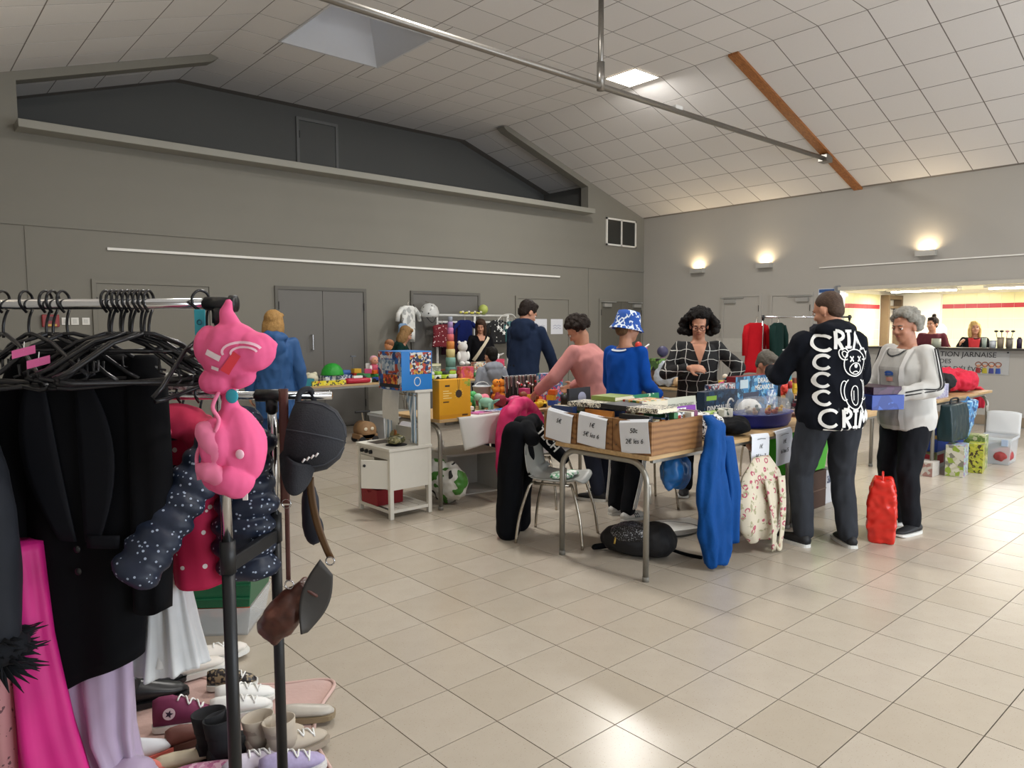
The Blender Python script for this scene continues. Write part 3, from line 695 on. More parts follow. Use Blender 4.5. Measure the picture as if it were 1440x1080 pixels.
for x, z0, l in ((-.05, tz-.49, .03), (.0, tz-.485, .035), (.06, tz-.49, .03), (.12, tz-.49, .035), (.165, tz-.47, .03), (.15, tz+.0, .05), (.19, tz-.02, .06), (.17, tz-.1, .05), (.2, tz-.16, .05), (.19, tz-.3, .05)): Ls.append(([(x, z0), (x, z0-l)], .009))
bx, bz = .045, tz-.09
Ls += [(arc(bx, bz, .083, .082, 0, 360, 30), .007), (arc(bx-.078, bz+.055, .034, .036, 20, 300, 16), .007), (arc(bx-.076, bz+.053, .017, .018, 0, 360, 12), .006), (arc(bx+.078, bz+.055, .034, .036, -120, 160, 16), .007), (arc(bx+.004, bz-.035, .047, .035, 0, 360, 20), .006)]
for ex in (-.028, .032):
    Ls += [([(bx+ex-.014, bz+.04), (bx+ex+.014, bz+.008)], .009), ([(bx+ex+.014, bz+.04), (bx+ex-.014, bz+.008)], .009)]
Ls += [(arc(bx+.004, bz-.018, .008, .007, 0, 360, 10), .012), (arc(bx+.004, bz-.065, .025, .014, 20, 160, 8), .006)]
Ls += [(arc(bx, bz-.185, .078, .10, 125, 415, 26), .007), (arc(bx-.075, bz-.17, .028, .06, 60, 300, 16), .006), (arc(bx+.078, bz-.17, .028, .06, -120, 120, 16), .006), (arc(bx, bz-.20, .03, .06, 0, 360, 16), .006), ([(bx-.05, bz-.26), (bx-.07, bz-.31)], .012), ([(bx+.05, bz-.26), (bx+.07, bz-.31)], .012), ([(bx-.01, bz-.17), (bx-.012, bz-.23)], .006)]
S_ = hm['s']; Ls2 = []
for l in Ls:
    pts, w = l; Ls2.append(([(x*S_*1.0+.035, z*S_*1.06-.095) for x, z in pts], w*S_*1.05))
strokes('print', hm['top'], Ls2, .01, WHITE, -1, .007)
strokes('drawstring', hm['top'], [([(-.13, .86), (-.04, .852), (.06, .856)], .009)], .009, WHITE, -1, .006)
# -- woman with grey curls and white jacket
gw = person('grey-haired woman in a white striped jacket carrying boxes', (5.87, 2.10), 152, 1.70, M('#c9c8c4', .8, var=.06, scale=8), denim('#1c1e23'), (BLACKSHOE, SOLE), ('curlyshort', '#8b8880'), SKIN2, lean=2, hyaw=8, hpitch=8, fat=1.30, bag=1.15, voxel=.008,
            arms={1: ((.08, .03, -.27), (-.08, .24, -.05)), -1: ((-.09, .02, -.27), (.08, .24, -.05)), 'palm-1': (.6, .2, .6), 'palm1': (-.6, .2, .6), 'curl-1': .9, 'curl1': .9}, feet={-1: (-.11, .02, 14), 1: (.11, -.04, -10)}, hem=-.12, fold=.014, brow='#6a6158', sseed=2)
s = gw['s']
patch('tee_shirt', gw['top'], lambda u, v: ((u-.5)*(.20+.03*v)*s, (.84+(1.43-.84)*v)*s), 12, 30, M('#a8a6a1', .8, var=.05), 1, .004)
strokes('neck_trim', gw['top'], [(arc(0, 1.435*s, .085*s, .06*s, 190, 350, 16), .012)], .012, INK, 1, .007)
strokes('print', gw['top'], [(arc(-.02, 1.24*s, .03, .014, 0, 180, 10), .02), ([(-.055, 1.235*s), (.02, 1.232*s)], .01)], .01, M('#2c56a0', .7), 1, .007)
strokes('print', gw['top'], [([(-.05, 1.20*s), (.01, 1.20*s)], .03)], .01, M('#c98f80', .7), 1, .007)
strokes('collar', gw['top'], [([(.125*s, 1.44*s), (.115*s, 1.1*s), (.12*s, .82*s)], .03), ([(-.125*s, 1.44*s), (-.115*s, 1.1*s), (-.12*s, .82*s)], .03)], .03, M('#d6d5d2', .7), 1, .009)
for q in (-1, 1):
    S, E, Wr = gw['A'][q]; out = Vector((q, .0, .15)).normalized(); d2 = (Wr-E).normalized()
    for off in (-.012, .012):
        pts = [S+out*.075+Vector((0, off, .015)), S+out*.082+(E-S)*.5+Vector((0, off, 0)), E+out*.070+Vector((0, off, 0)), E+(Wr-E)*.5+out*.066+Vector((0, 0, off)), E+(Wr-E)*.95+out*.056+Vector((0, 0, off))]
        MB().tube([p*s for p in curvept(pts, 6)], .0055, 5).build('sleeve_stripe', INK, gw['top'], True)
# -- boy with the bucket hat
def hat_b(nt, v):
    f = nmath(nt, 'LESS_THAN', nvoro(nt, v, 26, 'Distance', 'DISTANCE_TO_EDGE'), .16); n = nmath(nt, 'GREATER_THAN', nnoise(nt, v, 22, 2), .52)
    return nmix(nt, nmath(nt, 'MULTIPLY', f, n), '#1c4fa5', '#dfe8f2')
m_hat = nodes_mat('bucket_hat_print', hat_b, .8)
bo = person('boy in a blue sweater and patterned bucket hat', (4.54, 3.78), 4, 1.70, fab('#0d469c'), fab('#15171c'), (M('#d3d3d0', .6, var=.1, scale=30), SOLE, M('#efefec', .6), M('#5d6166', .6)), ('crop', '#6b4f36'), lean=3, hyaw=-22, hpitch=4, fat=.88, bag=1.12,
            arms={-1: ((-.03, .04, -.27), (.03, .14, -.19)), 1: ((.02, .02, -.27), (-.02, .20, -.10)), 'palm1': (-.3, 0, -1)}, feet={-1: (-.10, .04, 0), 1: (.10, -.06, -10)}, sseed=3, fold=.012)
hx = bo['X']; hb = MB()
hb.lathe([(.0, .150), (.05, .149), (.082, .140), (.094, .10), (.100, .05), (.104, .03), (.132, -.012), (.134, -.016), (.128, -.017), (.098, .02), (.09, .09), (.0, .13)], n=28, sy=1.13)
hb.xf(hx @ Matrix.Translation((0, -.012, .0)) @ Matrix.Rotation(radians(-6), 4, 'X')); hb.build('bucket_hat', m_hat, bo['P'], True)
for q in (-1, 1):
    H0, K, An = [v*bo['s'] for v in bo['Lg'][q]]
    for k in (-1, 0, 1):
        pts = [H0+Vector((q*.090, k*.022-.012, -.05)), K+Vector((q*.090, k*.022-.012, .02)), An+Vector((q*.074, k*.02-.012, .02))]
        MB().tube(curvept(pts, 6), .0058, 5).build('side_stripe', WHITE, bo['pants'], True)
strokes('collar', bo['top'], [(arc(0, 1.425*bo['s'], .07, .012, 180, 360, 12), .014)], .014, M('#dfe6f0', .7), -1, .006)
# -- person in the pink sweater
pk = person('person in a pink sweater bending over the jewellery table', (4.92, 4.32), 104, 1.74, fab('#c48682', .1), denim('#2a2e3c'), (BLACKSHOE, SOLE), ('curlyshort', '#241b16'), lean=27, hyaw=6, hpitch=38, fat=1.2, bag=1.15,
            arms={-1: ((-.08, .14, -.24), (.05, .20, -.13)), 1: ((.09, .02, -.26), (-.02, .22, -.10)), 'palm-1': (0, -.2, -1)}, sseed=4, fold=.012, face=True, headtilt=0)
# -- man in the navy hoodie
nv = person('tall man in a navy hooded sweatshirt looking down', (5.42, 5.98), 18, 1.90, fab('#1d2940', .12), denim('#14161b'), (BLACKSHOE, SOLE), ('short', '#241c18'), lean=11, hyaw=-28, hpitch=28, fat=1.0, bag=1.15, hood=True,
            arms={-1: ((-.05, .10, -.26), (.03, .16, -.2)), 1: ((.06, .10, -.27), (-.02, .14, -.2))}, sseed=5, fold=.014)
kd = person('small child in a grey and navy sweatshirt beside the tall man', (4.98, 5.98), 75, 1.37, fab('#8d929c'), fab('#20242e'), (BLACKSHOE, SOLE), ('short', '#17130f'), hyaw=10, fat=.95, bag=1.2, sseed=6, hood=True)
patch('dark_panel', kd['top'], lambda u, v: ((u-.5)*.34*kd['s'], (.86+.26*v)*kd['s']), 14, 12, M('#20294a', .8), -1, .004)
# -- women behind the far tables
st = person('dark-haired woman in black with a pale cross-body strap', (7.84, 9.72), 245, 1.73, fab('#121216'), denim('#20242c'), (BLACKSHOE, SOLE), ('long', '#3a2a20'), hyaw=-18, hpitch=14, fat=.98, sseed=7)
strokes('bag_strap', st['top'], [([(-.13, 1.40), (.0, 1.22), (.14, 1.0)], .05)], .05, M('#cfc4ac', .7), 1, .008)
patch('neckline', st['top'], lambda u, v: ((u-.5)*.15*(.5+.5*v), 1.34+.1*v), 8, 8, SKIN, 1, .006)
gn = person('blonde woman in a dark green top bending over the toys', (5.98, 9.82), 318, 1.72, fab('#12302a'), denim('#2c3a55'), (BLACKSHOE, SOLE), ('wavybob', '#94734c'), lean=36, hyaw=12, hpitch=26, fat=1.0, sseed=8,
            arms={-1: ((-.06, .12, -.25), (.02, .10, -.22)), 1: ((.08, -.02, -.26), (.0, .1, -.22))})
rc = person('blonde woman in a blue raincoat seen from behind', (2.98, 6.97), 62, 1.76, M('#2f5688', .55, var=.12, scale=6, spec=.25), denim('#2f4770'), (BLACKSHOE, SOLE), ('bob', '#a5804e'), hyaw=-12, hpitch=10, fat=1.08, bag=1.2, hood=True, hem=-.26, sseed=9, fold=.018)
MB().tube([rc['tp'](.075*cos(a), .07*sin(a)-.005, .545) for a in [2*pi*k/16 for k in range(16)]], .032, 8, closed=True).build('scarf', M('#b8a294', .9, var=.2), rc['P'], True)
# -- curly-haired woman in the checked shirt
def grid_b(nt, v):
    n = nt.nodes.new('ShaderNodeTexNoise'); n.inputs['Scale'].default_value = 5; nt.links.new(v, n.inputs['Vector'])
    s = nsep(nt, v); w = nmath(nt, 'MULTIPLY', nmath(nt, 'SUBTRACT', n.outputs['Fac'], .5), .10); fs = []
    for ax, ph in ((0, .03), (2, .02)):
        a = nmath(nt, 'ADD', nmath(nt, 'ADD', s[ax], w), ph); fs.append(nmath(nt, 'LESS_THAN', nmath(nt, 'FRACT', nmath(nt, 'DIVIDE', nmath(nt, 'ADD', a, 5.0), .095)), .062))
    return nmix(nt, nmath(nt, 'MAXIMUM', fs[0], fs[1]), '#0f0f11', '#c9c8c2')
m_grid = nodes_mat('windowpane_check', grid_b, .8)
cu = person('curly-haired woman in glasses and a black checked shirt', (5.70, 3.86), 220, 1.72, m_grid, denim('#15161a'), (BLACKSHOE, SOLE), ('bigcurls', '#15110f'), SKIN, lean=2, hyaw=-6, hpitch=16, fat=1.06, bag=1.12, voxel=.0075,
            arms={1: ((.12, .05, -.26), (-.20, .17, .06)), -1: ((-.19, .02, -.21), (.12, .08, -.16)), 'palm1': (0, -.8, -.5), 'curl1': .35, 'hdir1': (-.9, .15, .0), 'thumb1': -1}, sseed=10, sleeve=.82)
s = cu['s']
patch('neckline', cu['top'], lambda u, v: ((u-.5)*.13*s*v, (1.24+.19*v)*s), 10, 12, SKIN, 1, .005)
gl = MB(); X = cu['X']
for q in (-1, 1):
    gl.tube([X @ Vector((q*.033+.027*cos(a), .101-.06*abs(q*.033+.027*cos(a))**1.2, .0+.021*sin(a))) for a in [2*pi*k/18 for k in range(18)]], .0022, 6, closed=True)
    gl.tube([X @ Vector((q*.06, .094, .004)), X @ Vector((q*.082, .0, .006))], .0022, 6)
gl.tube([X @ Vector((-.008, .099, .004)), X @ Vector((.008, .099, .004))], .0022, 6)
gl.build('glasses', M('#4a1f22', .35, var=0), cu['P'], True)
# -- seated man, bar staff
se = person('grey-haired seated man with bowed head behind the game boxes', (6.45, 3.74), 262, 1.75, fab('#20242c'), denim('#22252c'), (BLACKSHOE, SOLE), ('short', '#5f5a52'), SKIN2, lean=14, hyaw=0, hpitch=30, fat=1.1, hipz=.54, feet={-1: (-.12, .38, 6), 1: (.12, .40, -6)}, sseed=11)
b1 = person('dark-haired bar woman with a bun and maroon top', (13.85, 4.60), 190, 1.74, fab('#5c2c34'), fab('#202020'), None, ('bun', '#2b1f1a'), SKIN, hyaw=-25, arms={-1: ((-.08, .05, -.26), (.22, .12, .02)), 1: ((.08, .05, -.26), (-.22, .14, .0))}, sseed=12)
b2 = person('blonde bar woman in a black jacket and red blouse', (13.78, 3.93), 195, 1.66, fab('#18181b'), fab('#202020'), None, ('wavybob', '#c9a76a'), SKIN, hyaw=10, hpitch=-12, arms={-1: ((-.08, .05, -.26), (.2, .12, .05)), 1: ((.08, .06, -.26), (-.05, .16, .16))}, sseed=13)
patch('red_blouse', b2['top'], lambda u, v: ((u-.5)*.17*(.7+.3*v), 1.08+.28*v), 8, 12, M('#c4202a', .6), 1, .006)
# ------------------------------------------------------------------ tables
ZT = .785
def woodtop_b(nt, v):
    mp = nt.nodes.new('ShaderNodeMapping'); mp.inputs['Scale'].default_value = (1.5, 14, 14); nt.links.new(v, mp.inputs[0])
    return nramp(nt, nnoise(nt, mp.outputs[0], 3, 4), [(.25, '#a3845a'), (.55, '#bd9d70'), (.8, '#c9ac80')], False)
m_top = nodes_mat('beech_tabletop', woodtop_b, .45)
m_galv = M('#9a978f', .38, .75, var=.12, scale=25)
def frame_pts(y0, y1, z, r=.13, lo=0.0):
    P = [(0, y0, lo), (0, y0, z-r)]
    P += [(0, y0+r-r*cos(a), z-r+r*sin(a)) for a in np.linspace(.2, pi/2, 6)]
    P += [(0, y1-r+r*sin(a), z-r+r*cos(a)) for a in np.linspace(0, pi/2-.2, 6)]
    return P+[(0, y1, z-r), (0, y1, lo)]
def table(label, x0, x1, y0, y1, inset=.03, mat=None, rad=.019, turn=False):
    t = thing('folding_table', label, 'table', ((x0+x1)/2, (y0+y1)/2, 0), radians(90) if turn else 0, 'folding tables of the stalls')
    L, Wd = ((y1-y0), (x1-x0)) if turn else ((x1-x0), (y1-y0))
    MB().box(-L/2, -Wd/2, ZT-.028, L/2, Wd/2, ZT).build('table_top', mat or m_top, t, bevel=.004)
    for q in (-1, 1):
        f = MB().tube([(p[0]+q*(L/2-inset), p[1], p[2]) for p in frame_pts(-Wd/2+.04, Wd/2-.04, ZT-.048)], rad, 10).build('leg_frame', m_galv, t, True)
        for y in (-Wd/2+.04, Wd/2-.04):
            MB().tube([(q*(L/2-inset)-q*.028, y, .48), (q*(L/2-inset)-q*.028, y, .60)], .011, 8).build('lock_sleeve', m_galv, f, True)
            MB().tube([(q*(L/2-inset), y, 0), (q*(L/2-inset), y, .03)], rad+.003, 10).build('foot_cap', M('#77746c', .6), f, True)
    for y in (-Wd/2+.06, Wd/2-.06): MB().box(-L/2+.1, y-.012, ZT-.06, L/2-.1, y+.012, ZT-.028).build('rail', m_galv, t)
    return t
table('folding table carrying the wooden book crates', 3.44, 5.24, 2.66, 3.46)
table('folding table with the board games beside the book crates', 5.26, 7.06, 2.66, 3.46)
table('folding table with the yellow box and jewellery', 3.53, 5.33, 4.93, 5.70)
table('far folding table with the green dome and pink doll', 3.9, 5.86, 8.98, 9.62)
table('far folding table under the white clothes rail', 5.94, 7.80, 8.58, 9.22)
table('folding table by the bar with red clothes', 8.24, 10.09, 2.66, 3.36)
table('folding table behind the checked shirt woman', 7.6, 8.3, 3.6, 5.3, turn=True)
table('folding table of toys beyond the tall man', 7.6, 8.3, 5.35, 7.05, turn=True)
# ------------------------------------------------------------------ book crates
def crate_b(nt, v):
    mp = nt.nodes.new('ShaderNodeMapping'); mp.inputs['Scale'].default_value = (1.6, 1.6, 3.4); mp.inputs['Location'].default_value = (-.35, 0, -.35); nt.links.new(v, mp.inputs[0])
    w = nt.nodes.new('ShaderNodeTexWave'); w.wave_type = 'RINGS'; w.inputs['Scale'].default_value = 2.6; w.inputs['Distortion'].default_value = 3.0; w.inputs['Detail'].default_value = 2; w.inputs['Detail Scale'].default_value = 1.2
    nt.links.new(mp.outputs[0], w.inputs['Vector'])
    a = nramp(nt, w.outputs['Fac'], [(0, '#7c5531'), (.45, '#93683e'), (1, '#9f7548')], False)
    return nmix(nt, nmath(nt, 'MULTIPLY', nnoise(nt, v, 30, 3), .4), a, '#7d5530')
m_crate = nodes_mat('crate_wood', crate_b, .55)
m_sheet = M('#e8ecf4', .7, var=.015)
CX0, CY0, CW, CD, CH = 3.455, 2.655, .306, .53, .205
def handwrite(parent, lines, w, z0, lh, y0, r=.0016):
    """pen strokes on a sheet that faces -X: lines of text set as thin lettering"""
    for k, s in enumerate(lines):
        text(s, lh, INK, parent, (-.0022, y0-.0*k, z0-k*lh*1.35), FX, 'handwriting', .0004, .25, 'CENTER')
ORD = ['first', 'second', 'third', 'fourth', 'fifth', 'sixth', 'seventh', 'eighth', 'ninth', 'tenth', 'eleventh', 'twelfth', 'thirteenth', 'fourteenth', 'fifteenth', 'sixteenth', 'seventeenth', 'eighteenth']
sheets = [(['5€'], .042), (['1€', '5€ les 6'], .042), (['50c', '2€ les 6'], .042)]
BC = ['#f0ead8', '#d9c8a0', '#2b3f6b', '#ab2b2b', '#e7e2d6', '#1f1f22', '#c9823a', '#3f7a4c', '#efe6c4', '#7d3b62', '#d7d2c8', '#44698f', '#e4d9b6', '#8a6a44']
rb = random.Random(5)
bk = [0]
def book(loc, dims, cov, label, rot=(0, 0, 0), spine=None, group=None, pages=True):
    """book with origin at its base centre: dims = (thickness x, depth y, height z) when standing"""
    t = thing('book', label, 'book', loc, 0, group); t.rotation_euler = rot
    w, d, h = dims; c = .0025
    mb = MB().box(-w/2, -d/2, 0, -w/2+c, d/2, h).box(w/2-c, -d/2, 0, w/2, d/2, h).box(-w/2+c, -d/2, 0, w/2-c, -d/2+c, h)
    m = cov if not isinstance(cov, str) else M(cov, .4, var=.1, scale=12)
    mb.build('cover', m, t); MB().box(-w/2+c, -d/2+c, .003, w/2-c, d/2-.003, h-.003).build('pages', M('#e5dec8', .8, var=.1, scale=200), t)
    return t
side_words = ['nearest the end', 'in the middle', 'nearest the tracksuit chair']
cn = ['wooden crate with the 50 cent sign and grained end', 'wooden crate with the one euro sign, middle of three', 'wooden crate with the five euro sign']
for c in range(3):
    y0 = CY0+c*(CW+.006); t = thing('wooden_crate', cn[c], 'crate', (CX0, y0, ZT), 0, 'book crates on the end table')
    MB().box(0, 0, 0, .014, CW, CH).build('front_panel', m_crate, t, bevel=.002); MB().box(CD-.014, 0, 0, CD, CW, CH).build('back_panel', m_crate, t, bevel=.002)
    MB().box(.014, 0, 0, CD-.014, .012, CH).build('side_panel', m_crate, t, bevel=.002); MB().box(.014, CW-.012, 0, CD-.014, CW, CH).build('side_panel', m_crate, t, bevel=.002)
    MB().box(.014, .012, .0, CD-.014, CW-.012, .01).build('bottom', m_crate, t)
    for yy in (.03, CW-.03):
        for zz in (.04, CH-.04): MB().ell((-.001, yy, zz), (.003, .005, .005), 6, 4).build('nail', M('#5a5048', .4, .7), t)
    ln, lh = sheets[2-c]
    p = thing('price_sheet', ['white price sheet reading 50c on the grained crate', 'white price sheet reading 1 euro on the middle crate', 'white price sheet reading 5 euro on the crate by the chair'][c], 'price sign', (CX0-.002, y0+[.135, .155, .14][c], ZT+CH), 0, 'price sheets on the crates')
    p.rotation_euler.x = radians([6, -5, -7][c]*-1)
    w = [.225, .245, .24][c]; hgt = .2
    MB().sheet(lambda u, v, w=w, hgt=hgt: ((-.004-.012*sin(v*pi*.5)*(1-v)) if v > .12 else .0+.02*(.12-v)/.12, -w/2+w*u, (-hgt*(v-.12)/.88) if v > .12 else .006), 6, 12, .0012).build('sheet', m_sheet, p)
    for k, s_ in enumerate(ln): text(s_, lh, INK, p, (-.0135 if k else -.012, .0, -.075-k*.065), FX, 'handwriting', .0006, .2, 'CENTER')
    # books standing in two rows inside the crate
    x = CX0+.03; k = 0
    while x < CX0+CD-.05:
        th = rb.uniform(.018, .042); h = rb.uniform(.19, .235)
        bk[0] += 1
        book((x+th/2, y0+CW/2+rb.uniform(-.02, .02), ZT+.011), (th, rb.uniform(.17, .24), h), BC[(bk[0]*5+c) % len(BC)], '%s upright book from the front in the %s' % (ORD[k], ['grained crate', 'middle crate', 'five euro crate'][c]), (0, radians(rb.uniform(-3, 3)), 0), group='books packed in the %s' % ['grained crate', 'middle crate', 'five euro crate'][c])
        x += th+.004; k += 1
m_gb = nodes_mat('green_storybook_cover', lambda nt, v: nmix(nt, nmath(nt, 'GREATER_THAN', nnoise(nt, v, 18, 3), .6), '#2f7d5a', '#cfe0cc'), .35)
# flat books lying on top of the crates
def flatbook(x0, y0, z, L, D, h, col, label, rz=0, grp=None):
    t = thing('book', label, 'book', (x0, y0, z), radians(rz), grp)
    m = col if not isinstance(col, str) else M(col, .4, var=.1)
    MB().box(-L/2, -D/2, 0, L/2, D/2, .003).box(-L/2, -D/2, h-.003, L/2, D/2, h).box(-L/2, -D/2, .003, -L/2+.003, D/2, h-.003).build('cover', m, t)
    MB().box(-L/2+.003, -D/2+.003, .003, L/2-.004, D/2-.003, h-.003).build('pages', M('#e5dec8', .8, var=.1, scale=200), t); return t
zb = ZT+.011+.236
comic = pic(['#e9e4d4', '#30302f', '#e3dcc8', '#5b5148', '#d9d2bd'], 60, 1)
flatbook(3.62, 3.27, zb, .2, .29, .028, comic, 'pale comic album lying across the middle crate', 8)
flatbook(3.63, 3.02, zb, .2, .24, .032, '#1d1d20', 'black book lying flat on the crates', -4)
flatbook(3.64, 2.80, zb, .22, .24, .03, comic, 'patterned album lying at the grained crate end', 3)
flatbook(3.80, 3.26, zb+.03, .22, .2, .03, '#8a9c4c', 'olive green book lying on the five euro crate', 5)
flatbook(3.86, 3.02, zb, .25, .18, .045, pic(['#d9d9d3', '#c1402f', '#e8c65a', '#2f7a4c'], 22, 2), 'bright red and green picture book on the crates', -6)
def upbook(x, y, z, w, h, d, mat, label, rz=0, tilt=0):
    t = thing('book', label, 'book', (x, y, z), radians(rz)); t.rotation_euler.x = radians(tilt)
    MB().box(-w/2, -d/2, 0, w/2, -d/2+.004, h).box(-w/2, d/2-.004, 0, w/2, d/2, h).box(-w/2, -d/2+.004, 0, -w/2+.004, d/2-.004, h).build('cover', mat, t)
    MB().box(-w/2+.004, -d/2+.004, .004, w/2-.004, d/2-.004, h-.004).build('pages', M('#e5dec8', .8, var=.1), t); return t
t = upbook(4.10, 3.20, ZT, .36, .30, .025, m_gb, 'green picture book standing open-faced behind the crates', 0, -8)
upbook(3.98, 3.22, ZT, .3, .26, .02, pic(['#5da3b8', '#d9e6e2', '#2c5a6c', '#d7d7cf'], 14, 3), 'teal storybook with a white animal behind the crates', 4, -8).location.y = 3.26
t = upbook(4.34, 3.07, ZT, .38, .27, .03, M('#c9cbbd', .5, var=.08, scale=6), 'pale grey-green book with engraved title standing up', 0, -6)
text('EXTRAORDINARY', .038, M('#7b7d74', .6), t, (-.15, -.0165, .20), FY); text('MACHINES', .032, M('#7b7d74', .6), t, (-.08, -.0165, .15), FY)
t = upbook(3.95, 2.79, ZT+.02, .32, .235, .02, M('#7b2a9c', .4, var=.06), 'purple workbook with a pale picture leaning in the crate', 0, -4)
MB().box(-.15, -.0112, .04, .05, -.0102, .225).build('picture', pic(['#d9d6e2', '#bcb4cc', '#e8e6ee'], 30, 4), t)
t = upbook(3.72, 3.48, ZT+.02, .26, .33, .02, M('#1c1d26', .4, var=.1), 'dark blue book with a grey bird on its cover', 8, -4)
MB().ell((.02, -.012, .26), (.05, .003, .04), 12, 8).build('bird_picture', M('#8e90a8', .5), t)
upbook(3.80, 2.72, ZT+.02, .2, .21, .02, pic(['#e3e8ec', '#2d3d4c', '#dfe5ea', '#e3e8ec'], 40, 5), 'white activity book with small black figures in the grained crate', 0, -3)
# ------------------------------------------------------------------ games on the next table
def gamebox(x0, x1, y, h, d, mat, label, name='board_game_box', z=ZT, rz=0, side=None):
    t = thing(name, label, 'game box', ((x0+x1)/2, y, z), radians(rz)); w = x1-x0
    MB().box(-w/2, -d/2, 0, w/2, d/2, h).build('carton', side or mat, t, bevel=.002)
    MB().box(-w/2+.001, -d/2-.0012, .001, w/2-.001, -d/2, h-.001).build('cover_print', mat, t)
    return t
t = gamebox(4.80, 5.27, 3.22, .27, .07, pic(['#16304a', '#1c3a58', '#20466a', '#12263c', '#2f5878'], 16, 6), 'dark blue dinosaur game box with white title', side=M('#1a3048', .4))
text('DINOSAURS', .06, WHITE, t, (-.2, -.0375, .115), FY, 'title', .0006, 0, 'LEFT', .001); MB().box(-.21, -.0372, .2, -.07, -.0364, .235).build('green_label', M('#8fbf4a', .5), t)
MB().tube([(.13+.045*cos(a), -.0385, .15+.045*sin(a)) for a in np.linspace(.5, 5.2, 18)], .008, 5).build('claw_logo', WHITE, t)
gamebox(5.10, 5.48, 3.36, .30, .05, pic(['#d4d8dc', '#9aa3ad', '#3c4a66', '#e6e8ea', '#b44a4a'], 24, 7), 'pale grey puzzle box behind the dinosaur game')
t = gamebox(5.52, 6.24, 3.40, .345, .09, pic(['#3a82b8', '#2b5c86', '#5ba3cf', '#1f4868', '#82b8d8'], 12, 8), 'large blue dragon construction kit box', side=M('#7a1f24', .4))
text('DRAGON', .065, WHITE, t, (-.0, -.0475, .275), FY, 'title', .0006, 0, 'LEFT', .001); text('MÉCANIQUE', .058, WHITE, t, (-.05, -.0475, .215), FY, 'title', .0006, 0, 'LEFT', .001)
MB().box(-.29, -.0472, .24, -.16, -.0462, .315).build('label_panel', M('#c6dbe6', .5), t); MB().box(-.24, -.0472, .03, .02, -.0462, .2).build('dark_panel', M('#3c4257', .5), t); MB().box(.16, -.0472, .02, .33, -.0462, .2).build('photo', pic(['#b8d0e2', '#6f8fc0', '#e2e8f0', '#4a5c94'], 20, 9), t)
# clear domed case on a blue base
t = thing('toy_case', 'clear domed case on a blue base with small toys inside', 'case', (5.22, 2.93, ZT), 0)
m_clear = M((.9, .93, .95), .08, var=0, alpha=.22, name='clear_plastic')
MB().lathe([(.0, 0), (.30, 0), (.33, .03), (.345, .095), (.36, .10), (.355, .108), (.30, .10), (.0, .09)], n=32, sx=.95, sy=.52).build('base', M('#16257e', .35), t, True)
MB().lathe([(.34, .108), (.335, .16), (.30, .205), (.2, .22), (.0, .224)], n=32, sx=.93, sy=.50).build('dome', m_clear, t, True)
for k in range(9):
    a = k*2.4; o = thing('small_toy', ['amber', 'white', 'rust', 'grey', 'tan'][k % 5]+' tiny toy in the clear domed case, '+ORD[k]+' of nine', 'toy', (5.22+.2*cos(a)*(.4+.6*(k % 3)/2), 2.93+.09*sin(a), ZT+.094), a, 'toys in the clear case')
    col = M(['#d9a82c', '#e6e2d8', '#b9502a', '#7d8a8c', '#caa58a'][k % 5], .5); MB().ell((0, 0, .02), (.03, .02, .02), 10, 6).build('body', col, o, True); MB().sph((.02, 0, .045), .014).build('head', col, o, True)
t = thing('lamp_globe', 'white plastic dome lying behind the clear case', 'dome', (5.52, 3.22, ZT), 0); MB().lathe([(.0, .17), (.05, .16), (.09, .12), (.11, .05), (.115, 0), (.0, 0)], n=24).build('shell', WHITE, t, True); MB().lathe([(.118, .0), (.118, .015), (.0, .015)], n=24).build('rim', SOLE, t, True)
# magazines and small things
for k, (x, y, rz, c) in enumerate(((6.05, 2.98, 12, 1), (6.15, 3.05, -5, 2), (6.0, 3.1, 20, 3), (6.12, 3.0, 3, 4))):
    flatbook(x, y, ZT+.012*k, .34, .26, .012, pic(['#d9d3c8', '#8e5f52', '#3d3a44', '#b8b2a4', '#c8a890'], 18, 10+c), ['bottom magazine of the pile beside the clear case', 'second magazine of the pile beside the clear case', 'third magazine of the pile beside the clear case', 'top magazine of the pile beside the clear case'][k], rz)
for k in range(5): gamebox(6.3+.02*k, 6.72+.015*k, 3.12, .035, .28, pic(['#26262c', '#7c2430', '#c9c4b8', '#3a3f52', '#8a8f98'], 20, 20+k), ['lowest', 'second', 'middle', 'fourth', 'topmost'][k]+' flat game box in the stack by the seated man', z=ZT+.0352*k, rz=3*k-5)
t = thing('spray_bottle', 'clear bottle with a red cap before the seated man', 'bottle', (6.42, 3.33, ZT)); MB().lathe([(.0, 0), (.035, 0), (.038, .02), (.038, .13), (.02, .17), (.014, .2), (.0, .2)], n=16).build('body', M('#8fa0ae', .2, alpha=.7, var=0), t, True); MB().lathe([(.0, .2), (.02, .2), (.02, .26), (.0, .27)], n=12).build('cap', M('#a82424', .4), t, True)
def blob(name, label, cat, loc, r, mat, seed=0, n=7, fold=.012, group=None, squash=1, rz=0, voxel=.011):
    """crumpled soft thing lying on a surface"""
    rr = random.Random(seed); mb = MB()
    for k in range(n):
        a = rr.uniform(0, 6.28); q = rr.uniform(.1, .75); e = rr.uniform(.35, .6)
        mb.ell((r[0]*q*cos(a), r[1]*q*sin(a), r[2]*rr.uniform(.35, .55)), (r[0]*e, r[1]*e, r[2]*rr.uniform(.35, .5)), 12, 8)
    mb.ell((0, 0, r[2]*.42), (r[0]*.62, r[1]*.62, r[2]*.40), 14, 8)
    me = remeshed(mb, voxel, 2, fold, 12, (1, 1, 1), seed)
    z0 = min(v.co.z for v in me.vertices); me.transform(Matrix.Translation((0, 0, -z0)))
    o = link(name, me, mat, None, 0, loc, rz); return tag(o, label, cat, group)
